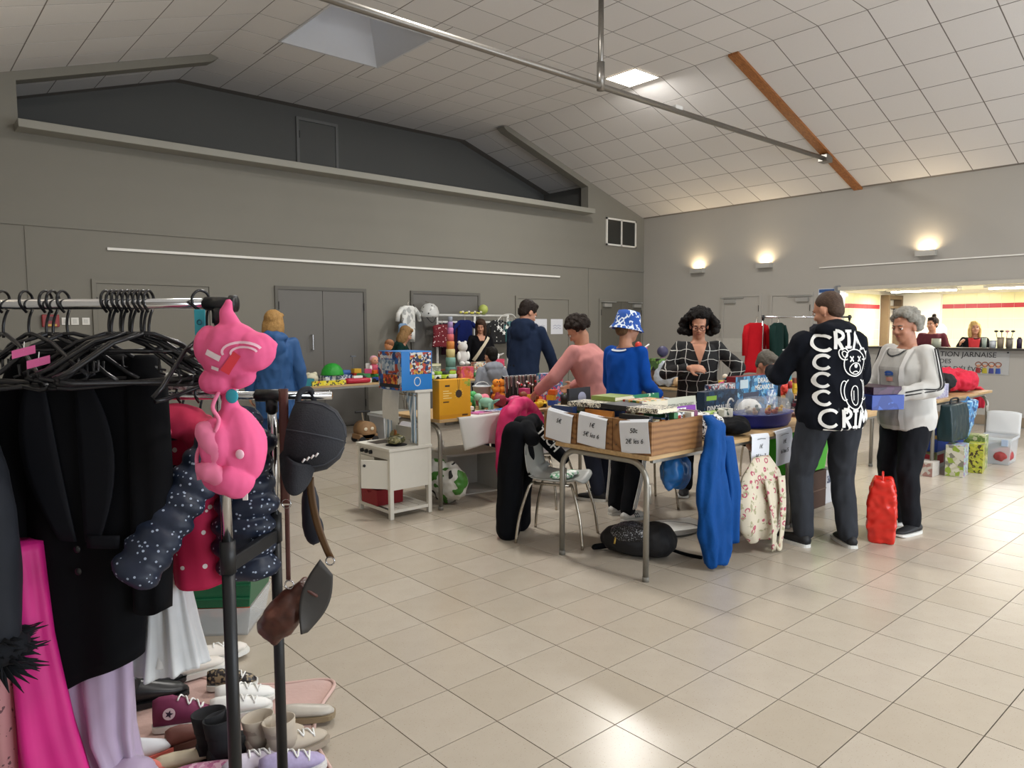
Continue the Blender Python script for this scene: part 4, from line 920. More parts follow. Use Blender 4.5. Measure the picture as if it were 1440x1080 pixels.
blob('black_garment', 'black crumpled garment on the games table edge', 'garment', (4.62, 2.86, ZT), (.24, .16, .11), fab('#101114'), 3)
blob('checked_cloth', 'striped black and white cloth tucked beside the blue jacket', 'cloth', (4.24, 2.80, ZT), (.1, .12, .2), pic(['#d9d9d6', '#2a2a2c', '#d0d0cc'], 40, 31), 4)
for k, (x, y, c, w) in enumerate(((4.45, 3.0, '#a8c83c', .16), (4.55, 3.1, '#c23a3a', .2), (4.7, 3.05, '#9ac04a', .18), (4.78, 3.0, '#d9d4c6', .12))):
    gamebox(x-w/2, x+w/2, y, .10+.02*k, .08, pic([c, '#e8e4d8', c, '#3a4a3c'], 18, 40+k), ['lime green card game box among the games', 'red flat game box among the games', 'green jungle game box before the dinosaur game', 'cream small box by the clear case'][k], z=ZT)
for k, (x, ln, rz) in enumerate(((4.69, ['1€', '5€ les 7'], 3), (5.02, ['1€', '6 les 5'], -3))):
    p = thing('price_sheet', ['white price sheet hanging over the flowered tote bag', 'white price sheet hanging beside the green bin'][k], 'price sign', (x, 2.648, ZT+.012)); p.rotation_euler.y = radians(rz)
    MB().sheet(lambda u, v: (-.12+.24*u, (.02-.2*v if v < .1 else -.004-.006*sin(v*3)), .001 if v < .1 else -.26*(v-.1)/.9), 6, 12, .0012).build('sheet', m_sheet, p)
    for q, s_ in enumerate(ln): text(s_, .042, INK, p, (0, -.0125, -.1-q*.07), FY, 'handwriting', .0006, .2, 'CENTER')
    MB().tube([(-.05, -.012, -.035), (.0, -.012, -.03), (.06, -.012, -.034)], .0018, 4).build('pen_line', INK, p)
# ------------------------------------------------------------------ hanging garments and bags at the end table
def clothtube(rows, n=48, folds=6, amp=.012, seed=0, cap=True):
    """hanging cloth: rows (z, cx, cy, half width, half thickness)"""
    rr = random.Random(seed); ph = [rr.uniform(0, 6.28) for _ in range(3)]; mb = MB(); R = []
    z0, z1 = rows[0][0], rows[-1][0]
    for z, cx, cy, hw, ht in rows:
        t = abs(z-z0)/max(1e-6, abs(z1-z0)); ring = []
        for k in range(n):
            a = 2*pi*k/n; g = amp*(.25+.75*t)*(sin(folds*a+ph[0]+1.3*t)+.5*sin((folds*2-1)*a+ph[1]-2*t))
            ring.append((cx+(hw+g*.4)*cos(a), cy+(ht+g)*sin(a), z+.006*sin(3*a+ph[2])*t))
        R.append(ring)
    return mb.loft(R, cap)
def interp_rows(keys, m=24):
    out = []; 
    for k in range(m):
        t = k/(m-1)*(len(keys)-1); i = min(int(t), len(keys)-2); f = t-i; f = f*f*(3-2*f)*.5+f*.5
        out.append(tuple(a+(b-a)*f for a, b in zip(keys[i], keys[i+1])))
    return out
m_blue = M('#0a478c', .6, var=.18, scale=5, bump=.25, bscale=40, spec=.15)
t = thing('rain_jacket', 'long blue rain jacket hanging from the crate corner', 'jacket', (4.0, 2.555, 0))
link('body', remeshed(clothtube(interp_rows([(.99, -.02, .05, .05, .02), (.93, -.01, .0, .06, .045), (.7, -.06, -.01, .11, .05), (.45, -.04, -.01, .155, .06), (.2, .02, 0, .15, .06), (.03, .0, 0, .08, .045)], 30), 56, 5, .016, 2), .009, 1, .022, 7, (1.3, 1.3, .45), 5), m_blue, t)
clothtube(interp_rows([(.86, .05, -.04, .05, .03), (.5, .13, -.05, .055, .035), (.16, .12, -.05, .05, .03)], 20), 28, 3, .012, 5).build('sleeve', m_blue, t, True)
t2 = blob('blue_bag', 'bright blue plastic bag hanging under the book table', 'bag', (3.93, 2.80, .48), (.14, .10, .26), M('#1a63a8', .35, var=.2, scale=9), 9, fold=.02)
t = thing('tote_bag', 'cream tote bag with small pink flowers hanging from the table', 'tote bag', (4.57, 2.565, .06))
def flower_b(nt, v):
    d = nvoro(nt, v, 17); n = nnoise(nt, v, 30, 2)
    ring = nmath(nt, 'MULTIPLY', nmath(nt, 'LESS_THAN', d, .34), nmath(nt, 'GREATER_THAN', d, .18)); c = nmath(nt, 'MULTIPLY', ring, nmath(nt, 'GREATER_THAN', n, .45))
    base = nmix(nt, nmath(nt, 'GREATER_THAN', nnoise(nt, v, 24, 3), .60), '#d6cdb8', '#a9a585')
    return nmix(nt, c, base, '#b4566a')
m_flow = nodes_mat('flowered_cotton', flower_b, .8)
mb = MB(); rows = interp_rows([(.60, .0, 0, .10, .02), (.48, .0, 0, .24, .05), (.3, .01, 0, .31, .085), (.12, .02, 0, .27, .08), (.02, .03, 0, .17, .05)], 26)
clothtube(rows, 64, 5, .014, 8).build('body', m_flow, t, True)
for k, x in enumerate((-.06, .12)):
    MB().sheet(lambda u, v, x=x, k=k: (x+(-.045+.09*u)*(1-.5*v)+.05*v*(1 if k == 0 else -1), -.085-.035*sin(v*2.4)-.006*sin(u*9), .46-.50*v), 6, 16, .006).build('strap', m_flow, t, True)
MB().tube(curvept([(.0, -.10, .05), (.03, -.12, -.03), (.07, -.12, -.03), (.10, -.10, .04)], 8), .012, 8).build('strap_loop', M('#cfc6ae', .8), t, True)
# green bin, brown carton, white carton under the games table
t = thing('storage_tub', 'bright green plastic tub under the games table', 'tub', (5.86, 3.02, .33)); 
tb = MB().loft([[(x*k, y*k, z) for x, y in ((-.33, -.2), (.33, -.2), (.33, .2), (-.33, .2))] for k, z in ((.86, 0), (1, .36), (1.05, .36), (1.05, .385), (.97, .385), (.84, .02))]); tb.build('shell', M('#3fb51e', .35, var=.04), t, bevel=.006)
MB().box(-.345, -.206, .30, .345, -.199, .33).build('rib', M('#3fb51e', .35, var=.04), t)
t = thing('carton', 'open brown cardboard carton beneath the green tub', 'carton', (5.86, 3.04, 0)); m_card = M('#4a3328', .8, var=.1)
MB().box(-.3, -.2, 0, .3, .2, .32).build('box', m_card, t, bevel=.003); MB().box(-.3, -.203, .15, .3, -.2, .16).build('tape', M('#5e4536', .5), t)
t = thing('carton', 'narrow white carton beside the brown one under the table', 'carton', (6.28, 3.0, 0)); MB().box(-.08, -.14, 0, .08, .14, .30).build('box', M('#cfcfd2', .6), t, bevel=.003); MB().box(-.06, -.143, .18, .06, -.14, .26).build('print', pic(['#3c4a66', '#cfcfd2', '#8a94a8'], 30, 33), t)
# ------------------------------------------------------------------ chairs
def shell_chair(label, loc, az, shell, leg, extra=None, grp='stacking chairs between the tables'):
    t = thing('shell_chair', label, 'chair', loc, radians(az-90), grp)
    prof = [(-.20, .82), (-.225, .70), (-.215, .58), (-.19, .50), (-.13, .455), (.0, .44), (.12, .445), (.19, .455), (.225, .435)]
    P = curvept([(0, a, b) for a, b in prof], 4)
    def fn(u, v):
        i = v*(len(P)-1); k = min(int(i), len(P)-2); p = P[k].lerp(P[k+1], i-k); w = .21-.03*abs(v-.5)-(.05*max(0, .12-v)/.12)-.03*max(0, v-.92)/.08; s = (u-.5)*2
        return (s*w, p.y+(.045*s*s if v < .45 else 0), p.z+(.035*s*s if v > .35 else 0))
    MB().sheet(fn, 14, 32, .007).build('shell', shell, t, True)
    for sx in (-1, 1):
        for sy, y in ((-1, -.13), (1, .14)):
            MB().tube(curvept([(sx*.12, y, .435), (sx*.17, y+sy*.03, .41), (sx*.205, y+sy*.09, .2), (sx*.225, y+sy*.115, 0)], 4), .011, 8).build('leg', leg, t, True)
        MB().tube([(sx*.14, -.13, .432), (sx*.14, .14, .432)], .011, 8).build('seat_rail', leg, t, True)
    return t
m_shell = M('#a8aaa6', .4, var=.04); m_cleg = M('#b5ada0', .25, .9, var=.08)
shell_chair('grey plastic shell chair with a black tracksuit over its back', (3.72, 3.72, 0), -62, m_shell, m_cleg)
shell_chair('shell chair under the pink jacket at the jewellery table', (4.42, 4.62, 0), -70, M('#7d7f7d', .4), m_cleg)
shell_chair('red shell chair behind the book table', (5.02, 3.95, 0), 240, M('#a5382e', .4), m_cleg)
shell_chair('chair of the seated man behind the games', (6.47, 3.80, 0), 262, m_shell, m_cleg)
# green sheet and papers on the chair seat
blob('plastic_sleeve', 'green and clear plastic wrapping on the grey chair seat', 'wrapping', (3.74, 3.70, .452), (.15, .13, .045), pic(['#2f8a55', '#b8cfc0', '#e2e6e0', '#3d9a62'], 25, 50), 5, fold=.006)
# black tracksuit over the chair back
m_blk = M('#0b0d12', .9, var=.2, scale=8, spec=.15)
g = MB()
for (a, b, c, d, r0, r1) in ((-.16, 0, .80, .03, .10, .085), (.06, 0, .80, .06, .10, .085)):
    pass
def chain(mb, pts, rads, n=12, flat=None):
    for (p, q, a, b) in zip(pts, pts[1:], rads, rads[1:]): mb.cap(p, q, a, b, n)
# chair-back frame: origin at backrest top, x along backrest, y to the front of the chair
TB = Matrix.Translation((3.72, 3.72, 0)) @ Matrix.Rotation(radians(-62-90), 4, 'Z')
chain(g, [(-.17, -.22, .80), (-.05, -.21, .86), (.12, -.2, .83), (.2, -.12, .76)], [.06, .055, .055, .05])
chain(g, [(.17, -.27, .80), (.13, -.31, .55), (.12, -.33, .28), (.13, -.34, .07)], [.085, .10, .095, .09])
chain(g, [(.0, -.27, .82), (-.07, -.31, .55), (-.09, -.33, .3), (-.12, -.34, .07)], [.08, .10, .095, .085])
chain(g, [(-.16, -.22, .80), (-.21, -.12, .66), (-.22, -.02, .56)], [.055, .05, .045])
g.xf(TB); me = remeshed(g, .012, 3, .014, 8, (1, 1, .5), 4)
tr = tag(link('tracksuit', me, m_blk), 'black tracksuit draped over the grey chair, legs reaching the floor', 'tracksuit')
p0 = TB @ Vector((-.155, -.205, .86)); 
tx = text('TECH', .085, WHITE, tr, (0, 0, 0), (0, 0, 0), 'lettering', .001, 0, 'LEFT', .002)
_d = (TB @ Vector((-.22, -.02, .56))-TB @ Vector((-.16, -.22, .80))).normalized(); _n = Vector((-.68, -.73, .42)); _n = (_n-_d*_n.dot(_d)).normalized(); _up = _n.cross(_d)
_o = TB @ Vector((-.16, -.22, .80))+_n*.066-_up*.03+_d*.02
tx.matrix_local = Matrix(((_d.x, _up.x, _n.x, _o.x), (_d.y, _up.y, _n.y, _o.y), (_d.z, _up.z, _n.z, _o.z), (0, 0, 0, 1)))
# pink jacket on the second chair
g = MB(); TB2 = Matrix.Translation((4.42, 4.62, 0)) @ Matrix.Rotation(radians(-70-90), 4, 'Z')
chain(g, [(-.2, -.2, .80), (-.06, -.2, .87), (.1, -.2, .87), (.22, -.2, .80)], [.06, .06, .06, .06])
chain(g, [(-.14, -.25, .78), (-.15, -.27, .60), (-.13, -.28, .46)], [.09, .11, .10]); chain(g, [(.12, -.25, .78), (.13, -.27, .6), (.12, -.28, .45)], [.09, .11, .10]); chain(g, [(0, -.25, .8), (0, -.27, .6), (0, -.28, .46)], [.09, .1, .1])
chain(g, [(.22, -.22, .78), (.27, -.24, .55), (.29, -.24, .33), (.29, -.24, .20)], [.065, .06, .052, .045]); chain(g, [(-.22, -.2, .78), (-.24, -.08, .6), (-.2, .0, .5)], [.06, .055, .05])
g.ell((0, -.23, .87), (.13, .07, .06)); g.xf(TB2)
tag(link('pink_jacket', remeshed(g, .012, 2, .016, 9, (1, 1, .6), 6), M('#c81f62', .6, var=.18, scale=8)), 'crumpled pink jacket hung over a chair back', 'jacket')
# ------------------------------------------------------------------ on the floor round the tables
t = thing('backpack', 'black backpack with a sequined flap lying under the book table', 'backpack', (3.85, 3.06, 0), radians(-62))
g = MB(); g.ell((0, 0, .11), (.23, .15, .11), 20, 12); g.ell((-.12, .02, .10), (.15, .12, .09), 16, 10); g.ell((.12, 0, .12), (.14, .14, .12), 16, 10)
t0 = link('bag_body', remeshed(g, .012, 2, .01, 10, (1, 1, 1), 2), M('#0e0f14', .7, var=.2), t)
def seq_b(nt, v): return nmix(nt, nmath(nt, 'GREATER_THAN', nnoise(nt, v, 140, 2), .62), '#15161a', '#b8bcc4')
g = MB(); g.ell((-.02, -.03, .16), (.17, .13, .075), 18, 10); link('flap', remeshed(g, .012, 1, .006, 12, (1, 1, 1), 1), nodes_mat('sequins', seq_b, .35), t)
MB().tube(curvept([(-.2, -.02, .06), (-.29, -.05, .05), (-.31, .0, .015), (-.22, .05, .02)], 6), .012, 6).build('strap', m_blk, t, True); MB().tube(curvept([(.2, .05, .05), (.3, .08, .015), (.42, .05, .012)], 6), .012, 6).build('strap', m_blk, t, True)
MB().tube(curvept([(-.14, -.13, .10), (-.13, -.10, .17), (-.12, -.06, .2)], 5), .007, 6).build('zip', M('#a8893c', .4, .6), t, True)
t = thing('tray', 'grey oval tray lying on the floor under the table', 'tray', (4.42, 3.30, 0), radians(-30)); MB().lathe([(0, .0), (.2, 0), (.24, .02), (.245, .022), (.23, .015), (0, .008)], n=28, sx=1.25, sy=.8).build('dish', M('#5d5c58', .5), t, True); MB().lathe([(.236, .019), (.25, .024), (.25, .028), (.236, .022)], n=28, sx=1.25, sy=.8).build('rim', M('#6b6a66', .5), t, True)
t = thing('folded_board', 'white folded board lying on the floor behind the backpack', 'board', (4.62, 3.30, .0), radians(-20)); MB().box(-.22, -.16, .0, .22, .16, .012).build('lower_leaf', WHITE, t); MB().box(-.2, -.16, .013, .22, .14, .024).build('upper_leaf', M('#d6d6d2', .5), t)
t = blob('shopping_bag', 'dark red bag on the floor behind the flowered tote', 'bag', (4.95, 2.88, 0), (.28, .13, .2), pic(['#7c1428', '#5a0f1e', '#8e1f34'], 14, 52), 12)
# red carrier bag between the man and the woman
t = thing('carrier_bag', 'red carrier bag standing between the two shoppers', 'bag', (5.46, 2.10, 0), radians(20))
g = MB(); g.loft([[(x*k+o, y*k, z) for x, y in ((-.14, -.09), (.14, -.09), (.14, .09), (-.14, .09))] for k, z, o in ((.9, .004, 0), (1.02, .12, 0), (1.0, .26, .0), (.85, .38, -.02), (.6, .46, -.05))])
def redb(nt, v): return nmix(nt, nmath(nt, 'LESS_THAN', nmath(nt, 'ADD', nsep(nt, v)[2], nmath(nt, 'MULTIPLY', nsep(nt, v)[0], -.8)), .10), '#d62a1e', '#c9b4a4')
link('sack', remeshed(g, .010, 2, .018, 12, (1, 1, 1), 3), nodes_mat('red_plastic', redb, .25), t)
MB().tube(curvept([(-.12, 0, .42), (-.11, .0, .50), (-.02, 0, .50), (.0, 0, .42)], 6), .008, 6).build('handle', M('#d62a1e', .3), t, True)
# boxes in the grey-haired woman's hands
cen = gw['P'].matrix_basis @ Vector((0, .40, 1.02)) if False else None
Gm = Matrix.Translation((5.87, 2.10, 0)) @ Matrix.Rotation(radians(152-90), 4, 'Z')
def held(label, z, w, d, h, mat, side, rz=0):
    p = Gm @ Vector((-.06, .40, z)); t = thing('toy_box', label, 'box', p, radians(152-90+rz))
    MB().box(-w/2, -d/2, 0, w/2, d/2, h).build('carton', side, t, bevel=.003); MB().box(-w/2+.002, -d/2+.002, h, w/2-.002, d/2-.002, h+.001).build('lid_print', mat, t); MB().box(-w*.2, d/2, h*.3, w*.1, d/2+.001, h*.8).build('label_panel', M('#c9d2dc', .5), t); return t
held('blue flat box held by the grey-haired woman', .965, .40, .27, .105, M('#2c4fa8', .3), pic(['#28479c', '#1f3a86', '#3a60b8'], 8, 60))
held('dark purple game box on top of the blue held box', 1.072, .36, .25, .055, M('#3c2036', .4), pic(['#3a1f38', '#4a2a48', '#2d1830'], 10, 61), 3)
# ------------------------------------------------------------------ clothes rack in the foreground
# rack frame: x along the rails (to the right), y away from the viewer, z up
RZ = YAW-pi/2
def RW(x, y, z=0): return Vector((_r0.x*x+cos(YAW)*y, _r0.y*x+sin(YAW)*y, z))
def rthing(name, label, cat, x, y, z=0, rz=0, group=None): return thing(name, label, cat, RW(x, y, z), RZ+radians(rz), group)
m_ch = M('#cfd0d2', .15, 1, var=.04); m_pl = M('#15171a', .45, var=.1)
FP, BP, LX = (-.748, 1.85), (-.715, 2.13), -2.02
ZU, ZL, ZJ = 1.624, 1.362, .95
t = rthing('clothes_rack', 'chrome and black two-rail clothes rack in the foreground', 'clothes rack', 0, 0)
MB().tube([(LX, FP[1], ZU), (FP[0]+.02, FP[1], ZU)], .0135, 14).build('upper_rail', m_ch, t, True)
MB().tube([(LX, BP[1], ZL), (-.535, BP[1], ZL)], .0125, 14).build('lower_rail', m_ch, t, True)
for (x, y, zt, r) in ((FP[0], FP[1], ZU, .0145), (BP[0], BP[1], ZL, .0135), (LX+.03, FP[1], ZU, .0145), (LX+.06, BP[1], ZL, .0135)):
    p = MB().tube([(x, y, ZJ), (x, y, zt)], r, 14).build('chrome_pole', m_ch, t, True)
    b = MB().tube([(x, y, .09), (x, y, ZJ+.04)], r+.0025, 14).build('black_pole', m_pl, t, True)
    MB().tube([(x, y, ZJ-.03), (x, y, ZJ+.055)], r+.006, 14).build('collar', m_pl, b, True)
    MB().tube([(x, y, zt-.05), (x, y, zt-.012)], r+.004, 14).build('top_socket', m_pl, p, True)
    MB().cbox((x, y, .085), (.06, .07, .06)).build('corner_block', m_pl, t, bevel=.01)
    w = MB().tube([(x-.012, y, .03), (x+.012, y, .03)], .03, 16).build('castor', m_pl, t, True)
MB().tube([(FP[0]-.035, FP[1], ZU), (FP[0]+.045, FP[1], ZU)], .0175, 16).build('rail_connector', m_pl, t, True); MB().tube([(FP[0]+.028, FP[1], ZU), (FP[0]+.045, FP[1], ZU)], .0215, 16).build('end_cap', m_pl, t, True)
MB().tube([(BP[0]-.045, BP[1], ZL), (BP[0]+.035, BP[1], ZL)], .0185, 16).build('rail_connector', m_pl, t, True)
for zz, hh in ((ZJ-.01, .04), (.085, .05)):
    for xa, xb in ((FP[0], BP[0]), (LX+.03, LX+.06)):
        mb = MB(); a = Vector((xa, FP[1], zz)); b = Vector((xb, BP[1], zz)); d = (b-a).normalized(); n = Vector((d.y, -d.x, 0))*.012
        mb.loft([[a-n-Vector((0, 0, hh/2)), a+n-Vector((0, 0, hh/2)), a+n+Vector((0, 0, hh/2)), a-n+Vector((0, 0, hh/2))], [b-n-Vector((0, 0, hh/2)), b+n-Vector((0, 0, hh/2)), b+n+Vector((0, 0, hh/2)), b-n+Vector((0, 0, hh/2))]]).build('link_bar', m_pl, t, bevel=.004)
MB().box(LX+.03, FP[1]+.1, .07, FP[0], FP[1]+.13, .10).build('base_bar', m_pl, t)
# hangers: origin at the hook's seat on the rail; body in the x-z plane
def hanger_meshes(w=.40, wide=False):
    hk = MB().tube(curvept([(-.004, 0, -.020), (-.026, 0, .0), (-.022, 0, .024), (0, 0, .034), (.022, 0, .022), (.024, 0, -.004), (.008, 0, -.03), (0, 0, -.055), (0, 0, -.085)], 5), .0036, 7).mesh('hook', True)
    hk.transform(Matrix.Translation((0, 0, -.0145)))
    P = [(-.012, 0, -.09), (-.08, 0, -.115), (-w/2+.03, 0, -.185), (-w/2, 0, -.20), (-w/2+.004, 0, -.212), (-w/2+.03, 0, -.216), (w/2-.03, 0, -.216), (w/2-.004, 0, -.212), (w/2, 0, -.20), (w/2-.03, 0, -.185), (.08, 0, -.115), (.012, 0, -.09), (-.012, 0, -.09)]
    bd = MB().tube(P, .0055 if not wide else .008, 7).mesh('shoulder_bar', True)
    nt_ = [MB().tube([(q*(w/2-.085), 0, -.158), (q*(w/2-.085), 0, -.185), (q*(w/2-.07), 0, -.19)], .0035, 6).mesh('notch', True) for q in (-1, 1)]
    ib = MB().tube([(-.09, 0, -.135), (.09, 0, -.135)], .004, 6).mesh('inner_bar', True)
    for m in [hk, bd, ib]+nt_: m.materials.append(M('#1b1b1f', .3, var=.1))
    hk.materials[0] = M('#1d1d20', .25, .3, var=.05)
    return hk, bd, ib, nt_
HM = hanger_meshes()
hlabels = ['first from the left', 'second from the left', 'third from the left', 'fourth from the left', 'fifth from the left', 'sixth from the left', 'seventh from the left', 'eighth from the left', 'ninth from the left']
def hanger(x, rot, label, z=ZU, y=FP[1], tilt=0, grp='empty black hangers on the upper rail', mat=None):
    o = rthing('clothes_hanger', label, 'hanger', x, y, z+.0145, rot, grp); o.rotation_euler.y = radians(tilt)
    for n, m in (('hook', HM[0]), ('shoulder_bar', HM[1]), ('inner_bar', HM[2])):
        c = bpy.data.objects.new(n, m); COL.objects.link(c); c.parent = o
        if n == 'hook': c.rotation_euler.z = radians(90-rot) if abs(rot) < 60 else 0
        if mat and n != 'hook': c.material_slots[0].link = 'OBJECT'; c.material_slots[0].material = mat
    for m in HM[3]: c = bpy.data.objects.new('notch', m); COL.objects.link(c); c.parent = o
    return o
for k in range(9): hanger(-1.035+.0135*k, 8+4*k, 'empty black hanger in the bunch, '+hlabels[k], tilt=[-2, 3, -4, 2, -1, 4, -3, 1, 2][k])
for k, (x, r, tl) in enumerate(((-1.30, -30, 4), (-1.24, -22, -3), (-1.172, 14, 2), (-1.145, 24, -4))): hanger(x, r, ['black hanger at the far left of the upper rail', 'black hanger left of the blazer hook', 'black hanger in front of the white switches', 'black hanger just right of the white switches'][k], tilt=tl)
hanger(-.795, 62, 'wide dark hanger against the front pole', tilt=-14)
t = rthing('size_tag', 'turquoise size clip on the rail end', 'tag', -.79, FP[1]-.02, ZU-.045); MB().box(-.012, -.006, -.035, .016, -.002, .03).build('clip', M('#2fa3b5', .4), t, bevel=.003); MB().tube([(.002+.006*cos(a), -.008, -.002+.006*sin(a)) for a in np.linspace(0, 6.28, 10)[:-1]], .0015, 4, closed=True).build('mark', M('#1b5f70', .5), t)
# black blazer
m_blz = M('#0b0c10', .85, var=.2, scale=10, spec=.15); m_lap = M('#0e1017', .7, var=.15, scale=14, spec=.2)
bl = rthing('blazer', 'long black blazer hanging at the front of the rack', 'blazer', -1.165, 1.95, 0, -4)
rows = interp_rows([(1.53, -.03, 0, .05, .04), (1.515, -.03, 0, .10, .05), (1.48, -.02, 0, .17, .06), (1.40, -.01, 0, .195, .07), (1.2, .0, 0, .185, .075), (1.0, -.01, 0, .18, .075), (.8, -.02, 0, .175, .08), (.60, -.03, 0, .17, .08)], 34)
mb = clothtube(rows, 64, 4, .010, 11)
mb.v = [(x, y, z-max(0, 1.05-z)*(-x*1.15)*.9) for x, y, z in mb.v]
mb.build('body', m_blz, bl, True)
for q in (-1, 1):
    MB().sheet(lambda u, v, q=q: (-.02+q*(.012+.10*sin(v*pi*.86)*(u)+.035*(1-v))+.05*v, -.072-.012*sin(v*2)-.006*u, 1.50-.50*v+.02*u*sin(v*3)), 5, 14, .004).build('lapel', m_lap, bl, True)
    clothtube(interp_rows([(1.49, q*.165, .01, .035, .04), (1.40, q*.180, .0, .05, .055), (1.1, q*.19, -.01, .05, .06), (.80, q*.185, -.02, .045, .055)], 22), 32, 3, .008, q+3).build('sleeve', m_blz, bl, True)
MB().sheet(lambda u, v: (.05+.09*u, -.088-.004*sin(u*3), 1.02-.035*v), 6, 3, .004).build('pocket_flap', m_lap, bl, True)
for z in (.98, .92): MB().ell((.02, -.086, z), (.010, .004, .010), 10, 6).build('button', M('#1a1a1c', .3), bl, True)
hanger(-1.19, -10, 'black hanger holding the blazer', tilt=2)
# dark coat with feather cuff, at the left edge
ct_ = rthing('feather_coat', 'dark slate coat with a feathered cuff beside the blazer', 'coat', -1.375, 1.78, 0, 10)
g = MB(); chain(g, [(-.05, 0, 1.42), (.03, -.02, 1.2), (.06, -.03, .98), (.07, -.04, .80)], [.07, .075, .07, .06]); chain(g, [(-.2, .03, 1.4), (-.18, .02, 1.0), (-.18, 0, .75)], [.12, .14, .14]); link('body', remeshed(g, .012, 3, .012, 9, (1, 1, .5), 8), M('#1c2029', .8, var=.2), ct_)
g = MB(); rr = random.Random(2)
for k in range(160):
    a = rr.uniform(0, 6.28); z = rr.uniform(.715, .80); d = Vector((cos(a), sin(a), rr.uniform(-.9, .4))).normalized(); p = Vector((.07, -.04, z)); g.tube([p+d*.03, p+d*rr.uniform(.085, .12)], [.010, .0008], 4)
g.ell((.07, -.04, .765), (.075, .07, .05)); tag(g.build('feather_cuff', M('#10131a', .9, var=.2), ct_, True), kind='stuff')
# long garments below
def hang(name, label, cat, x, y, keys, mat, folds=5, amp=.014, seed=0, rz=0, n=56, extra=None):
    t = rthing(name, label, cat, x, y, 0, rz); clothtube(interp_rows(keys, 30), n, folds, amp, seed).build('cloth', mat, t, True)
    return t
def patt_b(a, b, sc, th): return lambda nt, v: nmix(nt, nmath(nt, 'GREATER_THAN', nnoise(nt, v, sc, 3), th), a, b)
def hem(t, pts, mat, r=.004): MB().tube(curvept(pts, 5), r, 6).build('hem', mat, t, True)
m_fuch = M('#d81f86', .55, var=.15, scale=7)
t = hang('pink_dress', 'bright fuchsia dress showing below the blazer', 'dress', -1.275, 1.86, [(1.0, -.03, 0, .06, .05), (.75, -.02, 0, .07, .06), (.5, .0, 0, .09, .07), (.25, .03, 0, .12, .08), (.05, .05, 0, .13, .08)], m_fuch, 5, .02, 3); hem(t, [(-.05, -.08, .05), (.05, -.1, .045), (.15, -.08, .05)], m_fuch)
m_pat = nodes_mat('pink_printed_cotton', patt_b('#c98f92', '#6d4a50', 60, .62), .8)
t = hang('printed_skirt', 'dusty pink printed skirt at the picture edge', 'skirt', -1.365, 1.80, [(1.0, 0, 0, .06, .05), (.7, .0, 0, .06, .05), (.4, .0, 0, .065, .05), (.1, .0, 0, .07, .06)], m_pat, 4, .01, 4); hem(t, [(-.06, -.05, .1), (0, -.07, .1), (.06, -.05, .1)], m_pat)
m_mint = nodes_mat('mint_print', patt_b('#cfe0d8', '#7fb8a0', 50, .55), .8)
t = hang('mint_dress', 'mint and white patterned dress at the far left', 'dress', -1.455, 1.80, [(1.0, 0, 0, .05, .05), (.6, .0, 0, .07, .05), (.1, .0, 0, .08, .06)], m_mint, 4, .01, 5); hem(t, [(-.06, -.06, .1), (0, -.08, .1), (.06, -.06, .1)], m_mint)
lil = rthing('lilac_dress', 'lilac satin dress knotted at the bottom', 'dress', -1.165, 1.96)
m_lil = M('#b3a0bd', .45, var=.08, scale=6, sheen=.3)
clothtube(interp_rows([(1.0, -.02, 0, .10, .05), (.72, -.015, 0, .105, .055), (.55, -.01, 0, .10, .06), (.42, .0, 0, .085, .06), (.34, .03, 0, .06, .055), (.28, .05, 0, .05, .05)], 30), 64, 6, .018, 7).build('skirt', m_lil, lil, True)
g = MB(); g.ell((.06, -.02, .30), (.085, .07, .055)); g.ell((.03, -.03, .26), (.06, .06, .06)); g.ell((.10, 0, .24), (.055, .05, .09)); g.ell((-.02, 0, .22), (.05, .05, .1)); link('knot', remeshed(g, .010, 1, .016, 12, (1, 1, 1), 3), m_lil, lil)
for k, (x, z) in enumerate(((-1.20, 1.50), (-1.165, 1.475))):
    t = rthing('hanger_tag', ['pink paper tag on the hangers, upper one', 'pink paper tag on the hangers, lower one'][k], 'tag', x, 1.77, z, 20); MB().sheet(lambda u, v: (-.025+.05*u, 0, .008-.02*v+.014*u), 4, 2, .001).build('card', M('#d8639a', .6), t); MB().tube([(0, 0, .008), (0, .01, .03)], .001, 4).build('string', WHITE, t)
# white tulle skirt
m_tul = M('#dfe2e4', .85, var=.06, scale=30, alpha=.93)
t = hang('tulle_skirt', 'white tulle skirt hanging between blazer and heart hoodie', 'skirt', -1.06, 2.12, [(.95, 0, 0, .06, .05), (.82, .0, 0, .075, .06), (.66, .0, 0, .10, .08), (.545, -.0, 0, .125, .10)], m_tul, 11, .016, 6, n=96)
clothtube(interp_rows([(.82, 0, 0, .05, .04), (.60, 0, 0, .09, .07), (.57, 0, 0, .10, .08)], 16), 60, 7, .012, 9).build('underskirt', WHITE, t, True)
